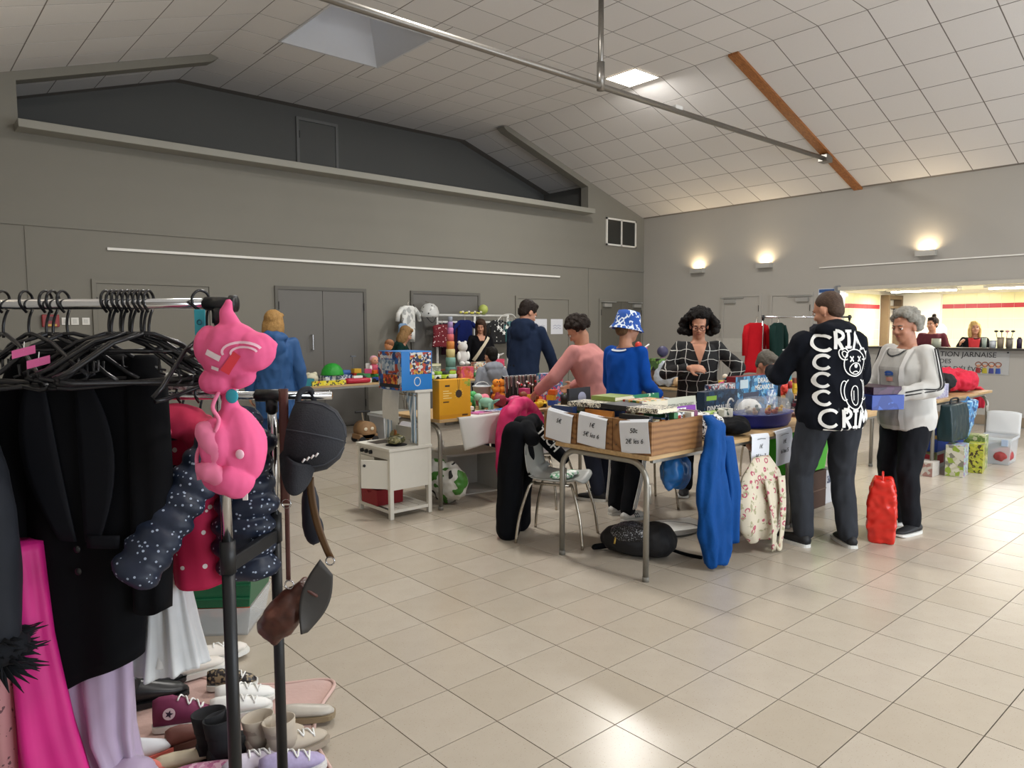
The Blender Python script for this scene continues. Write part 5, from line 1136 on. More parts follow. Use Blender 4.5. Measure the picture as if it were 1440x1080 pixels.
# heart hoodie
def heart_b(nt, v):
    return nmix(nt, nmath(nt, 'LESS_THAN', nvoro(nt, v, 27), .20), '#c01a4c', '#f0e6e4')
m_hrt = nodes_mat('heart_print_fleece', heart_b, .8)
t = rthing('heart_hoodie', 'raspberry hoodie with little white hearts on the lower rail', 'hoodie', -.965, 2.14)
clothtube(interp_rows([(1.30, 0, 0, .06, .05), (1.24, 0, 0, .10, .07), (1.1, 0, 0, .125, .08), (.9, .01, 0, .12, .08), (.80, .015, 0, .12, .08)], 26), 56, 5, .012, 4).build('body', m_hrt, t, True)
g = MB(); g.ell((-.02, -.03, 1.285), (.085, .06, .055)); g.ell((.05, -.03, 1.24), (.06, .06, .06)); link('hood', remeshed(g, .010, 2, .012, 12, (1, 1, 1), 2), M('#c42a50', .85, var=.15), t)
g = MB(); chain(g, [(-.075, -.06, 1.22), (-.105, -.08, 1.08), (-.11, -.09, .93), (-.11, -.09, .86)], [.04, .042, .038, .034]); link('sleeve', remeshed(g, .010, 2, .008, 12, (1, 1, .6), 3), m_hrt, t)
MB().tube([(-.03+.014*cos(a), -.092, 1.265+.016*sin(a)) for a in np.linspace(0, 6.28, 14)[:-1]], .004, 5, closed=True).build('cord_loop', M('#d86a84', .7), t, True)
# navy dotted puffer
def dot_b(nt, v): return nmix(nt, nmath(nt, 'LESS_THAN', nvoro(nt, v, 62), .21), nmix(nt, nnoise(nt, v, 8, 3), '#0f1829', '#1c2a44'), '#a8b4c8')
m_puf = nodes_mat('dotted_quilting', dot_b, .5)
t = rthing('puffer_jacket', 'navy quilted jacket with tiny white dots on the lower rail', 'jacket', -.865, 2.10)
g = MB(); P = [Vector((.015, -.06, 1.22)), Vector((-.03, -.13, 1.12)), Vector((-.075, -.20, 1.02)), Vector((-.115, -.27, .935))]
for k in range(8):
    f = k/7*3; i = min(int(f), 2); p = P[i].lerp(P[i+1], f-i); g.ell(p, (.066, .05, .036), 16, 10, Matrix.Rotation(radians(35), 3, 'Y'))
link('sleeve', remeshed(g, .008, 1, .006, 14, (1, 1, 1), 2), m_puf, t)
g = MB()
for k in range(8): g.ell((.07+.008*sin(k*2), 0, 1.29-.062*k), (.095 if k > 0 else .06, .07, .042), 20, 10)
link('body', remeshed(g, .009, 1, .007, 14, (1, 1, 1), 4), m_puf, t)
for k, x in enumerate((-1.07, -.985, -.93)): hanger(x, 30+10*k, ['pink hanger of the heart hoodie, left one', 'pink hanger of the heart hoodie, right one', 'hanger behind the pink hats on the lower rail'][k], ZL, BP[1], grp='hangers on the lower rail', mat=M('#c83a6a', .4) if k < 2 else None)
b = rthing('scarf_pile', 'grey and white patterned scarf lying over the lower rail', 'scarf', -1.0, 2.12, ZL+.013); g = MB()
chain(g, [(-.1, 0, .025), (-.02, .01, .03), (.08, -.01, .025), (.16, 0, .03)], [.022, .026, .024, .022]); link('folds', remeshed(g, .008, 1, .008, 20, (1, 1, 1), 3), pic(['#c9c9c6', '#3a3a3c', '#dcdcd8', '#8a8a88'], 45, 70), b); MB().tube([(.16, 0, .03), (.19, -.01, .005)], .01, 6).build('fringe', WHITE, b, True)
# pink hats on the rail end
m_pk1 = M('#ee5f94', .7, var=.14, scale=7); m_pk2 = M('#f07fa6', .7, var=.1, scale=9)
t = rthing('sun_hat', 'pink child sun hat with ear and white stitching hung on the rail end', 'hat', -.695, 1.79)
g = MB(); g.ell((.0, 0, 1.50), (.075, .06, .075), 18, 12, Matrix.Rotation(radians(35), 3, 'Y')); g.ell((.045, -.01, 1.50), (.065, .045, .05), 16, 10, Matrix.Rotation(radians(-20), 3, 'Y')); g.ell((-.055, 0, 1.515), (.035, .04, .05)); g.ell((-.035, -.005, 1.43), (.045, .04, .032)); g.ell((.03, -.01, 1.435), (.035, .03, .022), 14, 8, Matrix.Rotation(radians(-35), 3, 'Y'))
chain(g, [(.0, 0, 1.56), (-.012, 0, 1.60), (-.005, 0, 1.625)], [.025, .014, .006]); chain(g, [(.01, -.005, 1.55), (.06, -.01, 1.535), (.105, -.01, 1.52)], [.022, .018, .008])
hat1 = link('crown', remeshed(g, .0045, 1, .008, 15, (1, 1, .45), 4), m_pk1, t)
strokes('stitching', hat1, [(arc(.045, 1.505, .045, .022, 20, 200, 12), .006), (arc(.05, 1.502, .03, .014, 10, 200, 10), .005)], .005, M('#f3c4d4', .6), -1, .003, .004)
strokes('white_patch', hat1, [([(-.04, 1.505), (-.005, 1.488)], .014), ([(-.03, 1.468), (-.012, 1.462)], .008)], .01, M('#f0dbe2', .6), -1, .003, .004)
strokes('red_stripe', hat1, [([(.0, 1.455), (.035, 1.50)], .02)], .02, M('#e23a48', .6), -1, .003, .004)
t = rthing('sun_hat', 'pink bonnet with straps hanging below the other hat', 'hat', -.70, 1.79)
g = MB(); g.ell((.01, 0, 1.27), (.068, .05, .10), 18, 12, Matrix.Rotation(radians(-8), 3, 'Y')); g.ell((-.03, -.03, 1.275), (.045, .035, .065)); g.ell((.0, -.02, 1.185), (.055, .045, .045), 16, 10, Matrix.Rotation(radians(20), 3, 'Y')); g.ell((-.045, -.01, 1.21), (.032, .04, .05)); chain(g, [(.0, 0, 1.34), (-.01, 0, 1.39), (-.005, 0, 1.415)], [.03, .014, .012])
hat2 = link('crown', remeshed(g, .0045, 1, .009, 14, (1.3, 1, .45), 6), m_pk1, t)
g = MB(); g.ell((-.035, -.048, 1.285), (.032, .022, .055), 16, 10, Matrix.Rotation(radians(-25), 3, 'Y')); g.ell((-.03, -.05, 1.205), (.05, .02, .025), 16, 10, Matrix.Rotation(radians(25), 3, 'Y')); link('lining', remeshed(g, .006, 1, .005, 24, (1, 1, 1), 2), m_pk2, t)
MB().tube(curvept([(-.02, -.03, 1.405), (-.028, -.05, 1.37), (-.012, -.055, 1.34), (-.02, -.06, 1.31)], 6), .005, 6).build('strap', m_pk2, t, True); MB().tube(curvept([(-.05, -.04, 1.30), (-.075, -.04, 1.25), (-.07, -.045, 1.19)], 6), .005, 6).build('strap', m_pk2, t, True)
MB().ell((.012, -.03, 1.395), (.016, .005, .018), 16, 8).build('button', M('#2f9db0', .35), t, True); MB().box(.03, -.03, 1.135, .042, -.026, 1.155).build('care_tag', WHITE, t)
MB().ell((.036, -.055, 1.255), (.011, .004, .012), 10, 6).build('badge', M('#f3c4d4', .6), t, True)
# black cap
t = rthing('baseball_cap', 'washed black baseball cap clipped to the lower rail', 'cap', -.575, 2.10)
m_cap = M('#23252b', .85, var=.25, scale=14, bump=.2, bscale=200)
Rc = Matrix.Translation((-.025, 0, 1.245)) @ Matrix.Rotation(radians(100), 4, 'Y')
prof = [(.092, -.045), (.098, 0), (.096, .035), (.082, .07), (.05, .098), (.017, .108), (.0, .109), (.014, .10), (.045, .09), (.076, .065), (.09, .032), (.092, 0), (.086, -.045)]
MB().lathe(prof, n=36, sx=1.08, sy=.85).xf(Rc).build('crown', m_cap, t, True)
MB().sheet(lambda u, v: (-.088+.095*u-.012*v, -.062-.03*sin(u*pi)*(1-.3*v)+.03*(1-sin(u*pi)), 1.205-.04*u-.085*v*(sin(u*pi)**.6)-.012*v), 18, 10, .008).build('brim', m_cap, t, True)
for k in range(6):
    a = k*pi/3+.3; MB().tube([tuple(Rc @ Vector((r*cos(a)*1.09, r*sin(a)*.86, z))) for r, z in prof[:6]], .0024, 5).build('seam', M('#3a3d44', .8), t, True)
MB().tube(curvept([(-.05, -.02, 1.32), (-.045, -.005, 1.372), (-.02, .02, 1.378), (-.01, .03, 1.32)], 6), .009, 6).build('back_strap', m_cap, t, True)
for k in range(4): MB().tube([(-.02+.012*k, -.084+.002*k, 1.182+.005*k), (-.012+.012*k, -.084+.002*k, 1.192+.005*k)], .003, 5).build('embroidery', WHITE, t, True)
# leather shoulder bag
t = rthing('shoulder_bag', 'brown leather shoulder bag with a grey flap on long straps', 'bag', -.63, 2.11)
def lea_b(nt, v): return nramp(nt, nnoise(nt, v, 16, 5), [(.3, '#38201a'), (.55, '#5b3429'), (.75, '#86584a')], False)
m_lea = nodes_mat('worn_leather', lea_b, .35); m_strap = M('#5a3730', .45, var=.2, scale=30)
Rb = Matrix.Translation((-.045, 0, .715)) @ Matrix.Rotation(radians(40), 4, 'Y')
g = MB(); g.box(-.03, -.028, -.10, .035, .028, .10); g.ell((.0, -.005, -.03), (.05, .038, .085), 18, 12); g.ell((-.025, -.01, -.02), (.03, .036, .09), 16, 10); g.xf(Rb)
link('pouch', remeshed(g, .006, 2, .007, 18, (1, 1, 1), 2), m_lea, t)
MB().sheet(lambda u, v: ((1-u)*((1-v)*.006+v*.066-.032*sin(v*pi))+u*((1-v)*.014+v*.094+.022*sin(v*pi)), -.05+.03*u+.012*sin(v*3), (1-u)*((1-v)*.66+v*.885+.004*sin(v*pi))+u*((1-v)*.655+v*.83-.01*sin(v*pi))), 10, 14, .006).build('flap', M('#3a3836', .6, var=.15), t, True)
MB().tube(curvept([Rb @ Vector((-.02, -.03, .095)), Rb @ Vector((.03, -.03, .1)), Rb @ Vector((.045, 0, .09))], 5), .005, 6).build('rim', m_strap, t, True)
MB().sheet(lambda u, v: (-.050+.027*u-.004*v, -.02, 1.385-.34*v), 3, 10, .004).build('strap', m_strap, t, True)
MB().sheet(lambda u, v: (-.042+.013*u-.002*v, -.02, 1.04-.225*v), 3, 8, .004).build('strap_end', m_strap, t, True)
MB().sheet(lambda u, v: (.018+.022*u+.055*v*v, .0, 1.12-.245*v), 3, 12, .004).build('strap', M('#5b4022', .5, var=.2), t, True)
for c in ((-.037, -.02, 1.045), (-.035, -.02, .80), (.083, 0, .865)): MB().tube([(c[0]+.013*cos(a), c[1], c[2]+.013*sin(a)) for a in np.linspace(0, 6.28, 12)[:-1]], .0025, 5, closed=True).build('ring', m_ch, t, True)
t = rthing('dark_pouch', 'small navy pouch hanging behind the bag strap', 'pouch', -.62, 2.17); g = MB(); g.ell((0, 0, 1.0), (.028, .02, .10)); g.ell((.01, 0, .945), (.03, .02, .05)); link('pouch', remeshed(g, .008, 1, .004, 16), M('#141926', .6, var=.2), t); MB().tube([(0, 0, 1.08), (-.005, 0, 1.35)], .003, 5).build('cord', m_pl, t)
# ------------------------------------------------------------------ star blanket and shoes
cx, cy = -1.20, 2.60; pts = []
for k in range(10):
    a = radians(49+36*k); r = .66 if k % 2 == 0 else .40; pts.append(Vector((cx+r*cos(a), cy+r*sin(a), 0)))
S = []
for k in range(10):
    p0, p1, p2 = pts[k-1], pts[k], pts[(k+1) % 10]; f = .28 if k % 2 == 0 else .5
    a = p1.lerp(p0, f); b = p1.lerp(p2, f)
    for q in range(9): u = q/8; S.append(a*(1-u)**2+p1*2*u*(1-u)+b*u*u)
n = len(S); c0 = Vector((cx, cy, 0)); R = []
rug = rthing('star_blanket', 'pink velvet star-shaped blanket spread under the shoes', 'blanket', 0, 0, .001)
V = []; F = []
fr = [0, .25, .5, .72, .88, .97, 1.0]
for f in fr[1:]:
    for k, p in enumerate(S):
        q = c0.lerp(p, f); w = .010+.008*noise.noise(Vector((q.x*7, q.y*7, 0)))
        V.append((q.x, q.y, w if f < 1 else .006))
V.append((cx, cy, .012)); C0 = len(V)-1
for j in range(len(fr)-2):
    for k in range(n): F.append((j*n+k, j*n+(k+1) % n, (j+1)*n+(k+1) % n, (j+1)*n+k))
F += [(C0, k, (k+1) % n) for k in range(n)]
nb = len(V); V += [(p.x, p.y, .001) for p in S]; j = len(fr)-2
F += [(j*n+k, j*n+(k+1) % n, nb+(k+1) % n, nb+k) for k in range(n)]+[tuple(nb+k for k in range(n))[::-1]]
m_rug = M('#c3a199', .95, var=.14, scale=6, bump=.2, bscale=60, sheen=.4)
MB().add(V, F).build('velvet', m_rug, rug, True); MB().tube([(p.x, p.y, .009) for p in S], .008, 6, closed=True).build('piping', M('#c9aaa2', .8, var=.08), rug, True)
def fshoe(label, x, y, rz, L, mat, sole, hi=0, lace=None, z=.018, roll=0, cat='shoe', star=False, shaft=0, extra=None):
    o = shoe('shoe' if not shaft else 'boot', L, mat, sole, None, Matrix.Identity(4), hi, lace)
    o.location = RW(x, y, z); o.rotation_euler = (0, radians(roll), RZ+radians(rz)); tag(o, label, cat if not shaft else 'boot', 'shoes under the clothes rack')
    if shaft:
        rows_ = [[(.042*k*cos(a)+0, .055+.055*k*sin(a)+o2, zz) for a in [2*pi*i/20 for i in range(20)]] for k, zz, o2 in ((1, .05, 0), (1, .09, 0), (1.03, .09+shaft*.5, -.008), (1.1, .09+shaft, -.012), (1.02, .09+shaft, -.012), (.95, .07+shaft*.5, -.01))]
        MB().loft(rows_).build('shaft', mat, o, True)
    if star:
        MB().lathe([(.0, .0), (.022, 0), (.022, .002), (.0, .002)], n=18).xf(Matrix.Translation((.040, .06, .075)) @ Matrix.Rotation(radians(82), 4, 'Y')).build('ankle_patch', M('#d9c3cc', .6), o)
        st_ = [(.016*cos(a) if k % 2 == 0 else .0065*cos(a), .016*sin(a) if k % 2 == 0 else .0065*sin(a)) for k, a in enumerate([pi/2+k*pi/5 for k in range(10)])]
        MB().prism(st_, 'z', .0022, .003).xf(Matrix.Translation((.040, .06, .075)) @ Matrix.Rotation(radians(82), 4, 'Y')).build('star', M('#2a1530', .6), o)
    return o
m_can = M('#d6d0c8', .75, var=.08, scale=20); m_mag = M('#72264c', .75, var=.12, scale=20); m_pp = M('#cfc4c0', .6)
fshoe('white canvas sneaker lying nearest the tulle skirt', -1.53, 3.02, -48, .27, m_can, SOLE, .0, WHITE)
fshoe('white canvas sneaker standing behind its pair', -1.47, 3.16, -44, .27, m_can, SOLE, .0, WHITE)
fshoe('magenta high-top sneaker with a star patch', -1.385, 2.66, -70, .235, m_mag, SOLE, .045, WHITE, star=True)
fshoe('brown child shoe with a bow beside the black boot', -1.27, 2.52, -50, .17, M('#6d4038', .6, var=.15), M('#5a3a32', .7), 0, None)
fshoe('dark floral sneaker behind the front pole', -1.31, 2.98, -80, .2, pic(['#1c1b1d', '#2a2629', '#8a7a60', '#1c1b1d'], 50, 80), SOLE, 0, WHITE)
fshoe('white trainer with a dark flash on the star blanket', -1.22, 2.84, -72, .23, WHITE, SOLE, 0, WHITE)
fshoe('second white trainer half hidden by the pole', -1.2, 2.74, -70, .23, WHITE, SOLE, 0, WHITE)
fshoe('silver strappy flat shoe between the poles', -.93, 2.72, -80, .22, M('#b8b2a8', .4, var=.2), M('#8a7a60', .6), -.02, None)
m_bei = M('#b5aa9a', .7, var=.1, scale=10)
fshoe('beige ankle boot standing between the poles', -0.95, 2.46, -40, .23, m_bei, M('#9a8f80', .7), 0, WHITE, shaft=.06)
fshoe('beige ankle boot nearer the back pole', -0.87, 2.44, -46, .23, m_bei, M('#9a8f80', .7), 0, WHITE, shaft=.06)
m_bb = M('#101218', .8, var=.15)
fshoe('tall black boot behind the front pole', -1.06, 2.4, -40, .24, m_bb, m_pl, 0, None, shaft=.09); fshoe('tall black boot left of its pair', -1.12, 2.44, -50, .24, m_bb, m_pl, 0, None, shaft=.09)
fshoe('black leather boot lying beside the blazer', -1.62, 2.8, -58, .28, M('#191a1c', .35, var=.15), m_pl, .03, None, shaft=.06); fshoe('grey suede boot behind the black leather one', -1.66, 2.9, -50, .27, M('#3a3a3c', .8, var=.1), m_pl, .03, None, shaft=.06)
m_lilac = M('#a79cc0', .7, var=.25, scale=60)
fshoe('lilac glitter sneaker at the bottom edge', -.86, 2.33, -60, .22, m_lilac, SOLE, .01, WHITE); fshoe('pale lilac sneaker by the front pole foot', -.97, 2.30, -40, .22, M('#c2bac8', .6, var=.1), SOLE, .01, WHITE)
fshoe('pink decorated sandal at the bottom edge', -1.14, 2.32, -65, .19, pic(['#cf8fb0', '#b86a94', '#e2b8cc'], 40, 81), M('#d6a8bc', .6), -.02, None); fshoe('cream canvas shoe at the bottom edge', -1.24, 2.38, -60, .2, M('#c9bda4', .7, var=.1), M('#b5a88c', .7), -.02, None)
fshoe('white baby shoe with coral trim below the lilac dress', -1.36, 2.42, -45, .15, M('#d9dce2', .6, var=.05), M('#e0756a', .6), .01, None); fshoe('coral baby shoe below the lilac dress', -1.33, 2.34, -70, .14, M('#e07a6c', .6, var=.15), SOLE, 0, None)
# storage boxes behind the rack
t = rthing('storage_box', 'clear storage box with orange clothes behind the rack', 'storage box', -1.60, 3.72, 0, 4)
MB().loft([[(x*k, y*k, z) for x, y in ((-.26, -.19), (.26, -.19), (.26, .19), (-.26, .19))] for k, z in ((.9, 0), (1, .15), (.985, .15), (.885, .008))]).build('tub', M((.8, .84, .86), .12, var=0, alpha=.35, name='clear_tub'), t, bevel=.004)
g = MB(); g.ell((.10, -.05, .105), (.11, .11, .035)); g.ell((-.06, 0, .10), (.12, .12, .035)); link('orange_cloth', remeshed(g, .012, 1, .016, 14), M('#c8552a', .8, var=.2), t); g = MB(); g.ell((0, 0, .045), (.2, .14, .035)); link('dark_cloth', remeshed(g, .012, 1, .016, 14, (1, 1, 1), 3), M('#20242e', .8, var=.2), t)
t = rthing('storage_box', 'dark green ribbed plastic box on top of the clear one', 'storage box', -1.60, 3.72, .152, 4); m_gr = M('#14593a', .4, var=.08)
MB().loft([[(x*k, y*k, z) for x, y in ((-.27, -.2), (.27, -.2), (.27, .2), (-.27, .2))] for k, z in ((.93, 0), (1, .17), (1.04, .17), (1.04, .19), (.97, .19), (.9, .01))]).build('tub', m_gr, t, bevel=.005)
for z in (.05, .12): MB().tube([(-.26, -.20-.0, z), (.26, -.20, z)], .006, 6).build('rib', m_gr, t)
# ------------------------------------------------------------------ play kitchen
m_pk = M('#d9d6cc', .5, var=.03)
t = thing('play_kitchen', 'white wooden play kitchen with striped curtains', 'play kitchen', (3.06, 4.97, 0))
Wk, Dk = .52, .41       # width along y, depth along x
for (x, y) in ((0, 0), (0, Wk-.035), (Dk-.035, 0), (Dk-.035, Wk-.035)): MB().box(x, y, 0, x+.035, y+.035, .56).build('leg', m_pk, t, bevel=.003)
MB().box(-.01, -.01, .56, Dk, Wk+.01, .585).build('worktop', m_pk, t, bevel=.003)
MB().box(.01, .002, .24, Dk-.01, .012, .56).build('side_panel', m_pk, t); MB().box(.01, Wk-.012, .24, Dk-.01, Wk-.002, .56).build('side_panel', m_pk, t)
MB().box(.012, .012, .24, Dk-.01, Wk-.012, .25).build('oven_floor', m_pk, t); MB().box(.008, .036, .49, .02, Wk-.036, .56).build('control_panel', m_pk, t)
for k in range(3):
    kn = MB().lathe([(.0, 0), (.018, 0), (.016, .02), (.0, .02)], n=14).xf(Matrix.Translation((.008, .30+.07*k, .525)) @ Matrix.Rotation(radians(-90), 4, 'Y')).build('knob', INK, t, True)
d = MB().box(.006, .26, .25, .016, Wk-.04, .485).build('oven_door', m_pk, t, bevel=.002); MB().box(.004, .30, .31, .0065, .44, .44).build('oven_window', M('#55504a', .2), d)
dd = MB().box(0, 0, .25, .235, .012, .485).xf(Matrix.Translation((.012, .04, 0)) @ Matrix.Rotation(radians(128), 4, 'Z')).build('cupboard_door', m_pk, t, bevel=.002)
MB().sph(Matrix.Translation((.012, .04, 0)) @ Matrix.Rotation(radians(128), 4, 'Z') @ Vector((.2, .02, .44)), .012).build('knob', INK, dd, True)
for k in range(4): MB().box(.01+.098*k, .036, .06, .10+.098*k, Wk-.036, .075).build('shelf_slat', m_pk, t)
MB().box(.0, .035, .05, .035, Wk-.035, .075).build('shelf_rail', m_pk, t); MB().box(.035, 0.005, .05, Dk-.035, .03, .075).build('shelf_rail', m_pk, t)
# upper part
for y in (0, Wk-.012): MB().box(Dk-.13, y, .585, Dk-.005, y+.012, 1.03).build('upright', m_pk, t)
MB().box(Dk-.17, -.02, 1.03, Dk+.005, Wk+.02, 1.05).build('top_shelf', m_pk, t, bevel=.002); MB().box(Dk-.025, .012, .585, Dk-.015, Wk-.012, .70).build('splash_back', m_pk, t)
MB().box(.06, .30, .5855, .24, .46, .587).build('sink', M('#3a332c', .4), t)
MB().lathe([(.0, 0), (.09, 0), (.09, .003), (.0, .003)], n=20, c=(.16, .15, .5855)).build('hob', INK, t)
def str_b(nt, v):
    s_ = nsep(nt, v); f = nmath(nt, 'FRACT', nmath(nt, 'MULTIPLY', nmath(nt, 'ADD', s_[1], 9), 40)); return nmix(nt, nmath(nt, 'LESS_THAN', f, .45), '#8fa6b8', '#dfe3e4')
m_cur = nodes_mat('striped_cotton', str_b, .8)
MB().sheet(lambda u, v: (Dk-.135-.012*sin(u*12), .02+.19*u*(1-.55*sin(v*2.2)), 1.02-.42*v), 20, 12, .003).build('curtain', m_cur, t, True)
MB().sheet(lambda u, v: (Dk-.135-.012*sin(u*12), Wk-.02-.19*u*(1-.55*sin(v*2.2)), 1.02-.42*v), 20, 12, .003).build('curtain', m_cur, t, True)
MB().tube([(Dk-.14, 0, 1.0), (Dk-.14, Wk, 1.0)], .006, 6).build('curtain_rod', m_cleg, t)
p = thing('paper_sheet', 'white paper taped on the play kitchen front', 'paper', (3.06+Dk-.172, 5.31, 1.03)); MB().sheet(lambda u, v: (-.003-.012*sin(v*2.5), -.13+.26*u, -.27*v+.02*u*v), 6, 8, .0015).build('sheet', M('#d6d4cd', .7), p); MB().box(-.006, -.01, -.03, -.002, .02, .005).build('tape', M('#e2dfd2', .3), p)
b = thing('fabric_box', 'red fabric box on the play kitchen shelf', 'box', (3.19, 5.31, .0755)); m_red = M('#8a0f1c', .6, var=.08)
MB().loft([[(x*k, y*k, z) for x, y in ((-.13, -.13), (.13, -.13), (.13, .13), (-.13, .13))] for k, z in ((.97, 0), (1, .135), (.97, .135), (.94, .01))]).build('box_body', m_red, b, bevel=.003); MB().tube([(-.13, -.03, .11), (-.14, 0, .10), (-.13, .03, .11)], .004, 6).build('grip', m_red, b)
blob('camouflage_shoe', 'camouflage baby slipper on the play kitchen hob', 'slipper', (3.20, 5.12, .5885), (.10, .075, .075), pic(['#6b6a44', '#8c855c', '#3d3f2c', '#c9c3a0'], 30, 90), 3, fold=.006)
t = thing('toy_boat', 'brown and yellow curved toy boat on the play kitchen', 'toy', (3.30, 5.26, .5885), radians(70)); MB().loft([[(x, w*cos(a), .045+.03*abs(x/.1)**2+w*.7*sin(a)) for a in np.linspace(pi, 2*pi, 10)]+[(x, w*.8*cos(a), .048+.03*abs(x/.1)**2) for a in np.linspace(0, -pi, 6)[1:-1]] for x, w in ((-.11, .008), (-.07, .035), (0, .045), (.07, .035), (.11, .008))]).build('hull', M('#7a7040', .6), t, True); MB().tube([(0, 0, .03), (0, 0, .10)], .004, 6).build('mast', M('#5c3f22', .6), t); MB().box(-.04, -.003, .05, .04, .003, .10).build('sail', M('#a8642c', .6), t)
# blue playset box on its top shelf
t = thing('playset_box', 'large blue toy fire engine box on top of the play kitchen', 'toy box', (3.18, 4.96, 1.0505))
w, d, h = .30, .36, .32   # x, y, z
BX = pic(['#2a62b0', '#1c3f78', '#8fa0b0', '#a8402c', '#d0d3d6', '#b5552c', '#28436c'], 13, 91)
m_bxs = M('#1f7ac8', .3, var=.15, scale=4)
MB().box(0, 0, 0, w, d, h).build('carton', m_bxs, t, bevel=.003)
MB().box(-.0015, .004, .004, 0, d-.004, h-.004).build('cover_picture', BX, t); MB().box(.08, -.0015, .13, w-.01, 0, h-.01).build('side_picture', pic(['#1c2a4c', '#d8d8d6', '#b8402c', '#c9a03a', '#203a6c'], 26, 92), t)
text('playmobil', .05, WHITE, t, (-.002, d-.03, h-.06), FX, 'brand_lettering', .0006, 0, 'LEFT', .001)
MB().box(-.003, .06, .05, -.0015, .28, .13).build('fire_engine_picture', pic(['#a82a1c', '#c84a24', '#7c1c14', '#d8a03c', '#3a3a3c'], 24, 93), t); MB().box(-.0028, .03, .02, -.0015, .34, .05).build('road_picture', M('#23252c', .5), t); MB().box(-.0028, .1, .16, -.0015, .3, .25).build('sky_picture', pic(['#9fb3c6', '#c6d0d8', '#5a7a9c'], 14, 94), t)
MB().tube([(.15+.03*cos(a), -.002, .07+.035*sin(a)) for a in np.linspace(0, 6.28, 16)[:-1]], .004, 5, closed=True).build('round_logo', WHITE, t)
t = thing('doll', 'small orange-haired doll peeking over the blue box', 'doll', (3.36, 5.44, 1.0505)); MB().lathe([(.0, 0), (.04, 0), (.035, .2), (.02, .31), (.0, .31)], n=14).build('dress', M('#2a5c48', .7), t, True); MB().ell((0, 0, .36), (.038, .038, .045)).build('head', M('#d8905c', .6), t, True); MB().ell((.006, 0, .375), (.042, .042, .04)).build('hair', M('#7c4a22', .7), t, True)
# ------------------------------------------------------------------ jewellery table
m_yel = M('#dc9d14', .5, var=.05)
t = thing('toy_carton', 'tall yellow toy carton with a dark sun motif', 'toy box', (3.54, 4.945, ZT)); w, d, h = .335, .10, .335
MB().box(0, 0, 0, w, d, h).build('carton', m_yel, t, bevel=.002)
mo = MB().lathe([(.0, 0), (.034, 0), (.034, .002), (.0, .002)], n=20).xf(Matrix.Translation((.205, 0, .21)) @ Matrix.Rotation(radians(90), 4, 'X')).build('sun_disc', M('#3a2a1c', .5), t)
for k in range(12):
    a = k*pi/6; MB().tube([(.205+.036*cos(a), -.001, .21+.036*sin(a)), (.205+.05*cos(a), -.001, .21+.05*sin(a))], [.006, .0015], 5).build('sun_ray', M('#efc54a', .5), t)
MB().tube([(.20, -.001, .245), (.196, -.001, .335)], .0022, 5).build('cord', M('#8a5a1c', .6), t); MB().tube([(.21, -.001, .245), (.216, -.001, .335)], .0022, 5).build('cord', M('#8a5a1c', .6), t)
MB().box(.06, -.0012, .275, .11, 0, .29).build('logo_bar', M('#3a2a1c', .5), t); MB().box(.0, -.0012, .01, w, 0, .035).build('footer_band', M('#cf8f1c', .5), t); MB().box(.24, -.002, .015, .3, -.0012, .03).build('footer_logo', M('#5a3a10', .5), t)
for k in range(4): MB().box(.04, -.0012, .235-.02*k, .10+.03*((k*3) % 2), 0, .242-.02*k).build('text_line', M('#f0d890', .5), t)
MB().box(.25, -.0012, .27, .33, 0, .33).build('leaf_print', pic(['#dc9d14', '#7c9c2c', '#a8a83c'], 30, 95), t)
MB().box(.04, -.0012, .14, .10, 0, .15).build('small_title', M('#4a3414', .5), t)
# white cloth over the table front
t = thing('table_cloth', 'white paper cloth hanging over the jewellery table edge', 'tablecloth', (4.12, 4.93, ZT))
def clo(u, v):
    x = -.40+.80*u
    if v < .3: return (x, .25*(1-v/.3), .004)
    q = (v-.3)/.7; return (x+(.10*(1-2*u))*q*.5, -.012-.03*sin(u*9)*q-.015*q, .004-.29*q*(1-.12*sin(u*5)))
MB().sheet(clo, 30, 20, .002).build('cloth', M('#d3d3d0', .6, var=.03), t, True); MB().sheet(lambda u, v: (-.40+.8*u, .25+.05*v, .004), 10, 2, .003).build('folded_edge', M('#dcdcd8', .6), t)
# jewellery display: black card with necklaces
t = thing('jewellery_display', 'black stand hung with necklaces and bracelets', 'jewellery stand', (4.87, 5.36, ZT)); MB().box(-.27, .0, 0, .27, .012, .30).build('back_board', M('#121214', .7), t); MB().box(-.27, -.02, 0, .27, .08, .012).build('foot', M('#1c1c1e', .6), t); MB().tube([(-.28, -.012, .295), (.28, -.012, .295)], .006, 6).build('top_bar', M('#2a2a2c', .4), t)
rj = random.Random(9); jc = ['#b8b4ac', '#8a2a34', '#d8d4cc', '#5a4a3c', '#c9a0a0', '#7c7c80', '#3a2a30', '#d8c8b8']
for k in range(26):
    x = -.255+.0204*k; L = rj.uniform(.10, .26); MB().tube(curvept([(x-.006, -.02, .295), (x-.008, -.024, .295-L*.6), (x, -.026, .295-L), (x+.008, -.024, .295-L*.6), (x+.006, -.02, .295)], 4), .0024, 4).build('necklace', M(jc[k % 8], .35, .3), t, True)
for k in range(9): MB().sph((-.1+.03*k+.01*sin(k*5), -.03, .23-.012*(k % 4)), .012, 8, 6).build('pendant', M(['#e8c4cc', '#f0e8e4', '#c9242c'][k % 3], .4), t, True)
MB().ell((.16, -.03, .15), (.035, .012, .03)).build('red_flower', M('#c8281c', .5), t, True)
t = thing('caterpillar_plush', 'orange stacked plush faces beside the jewellery', 'plush toy', (4.57, 5.38, ZT))
for k in range(4):
    for q in (-1, 1): MB().sph((q*.035, .0, .04+.066*k), .038, 12, 8).build('puff', M('#e08a28', .8, var=.1), t, True)
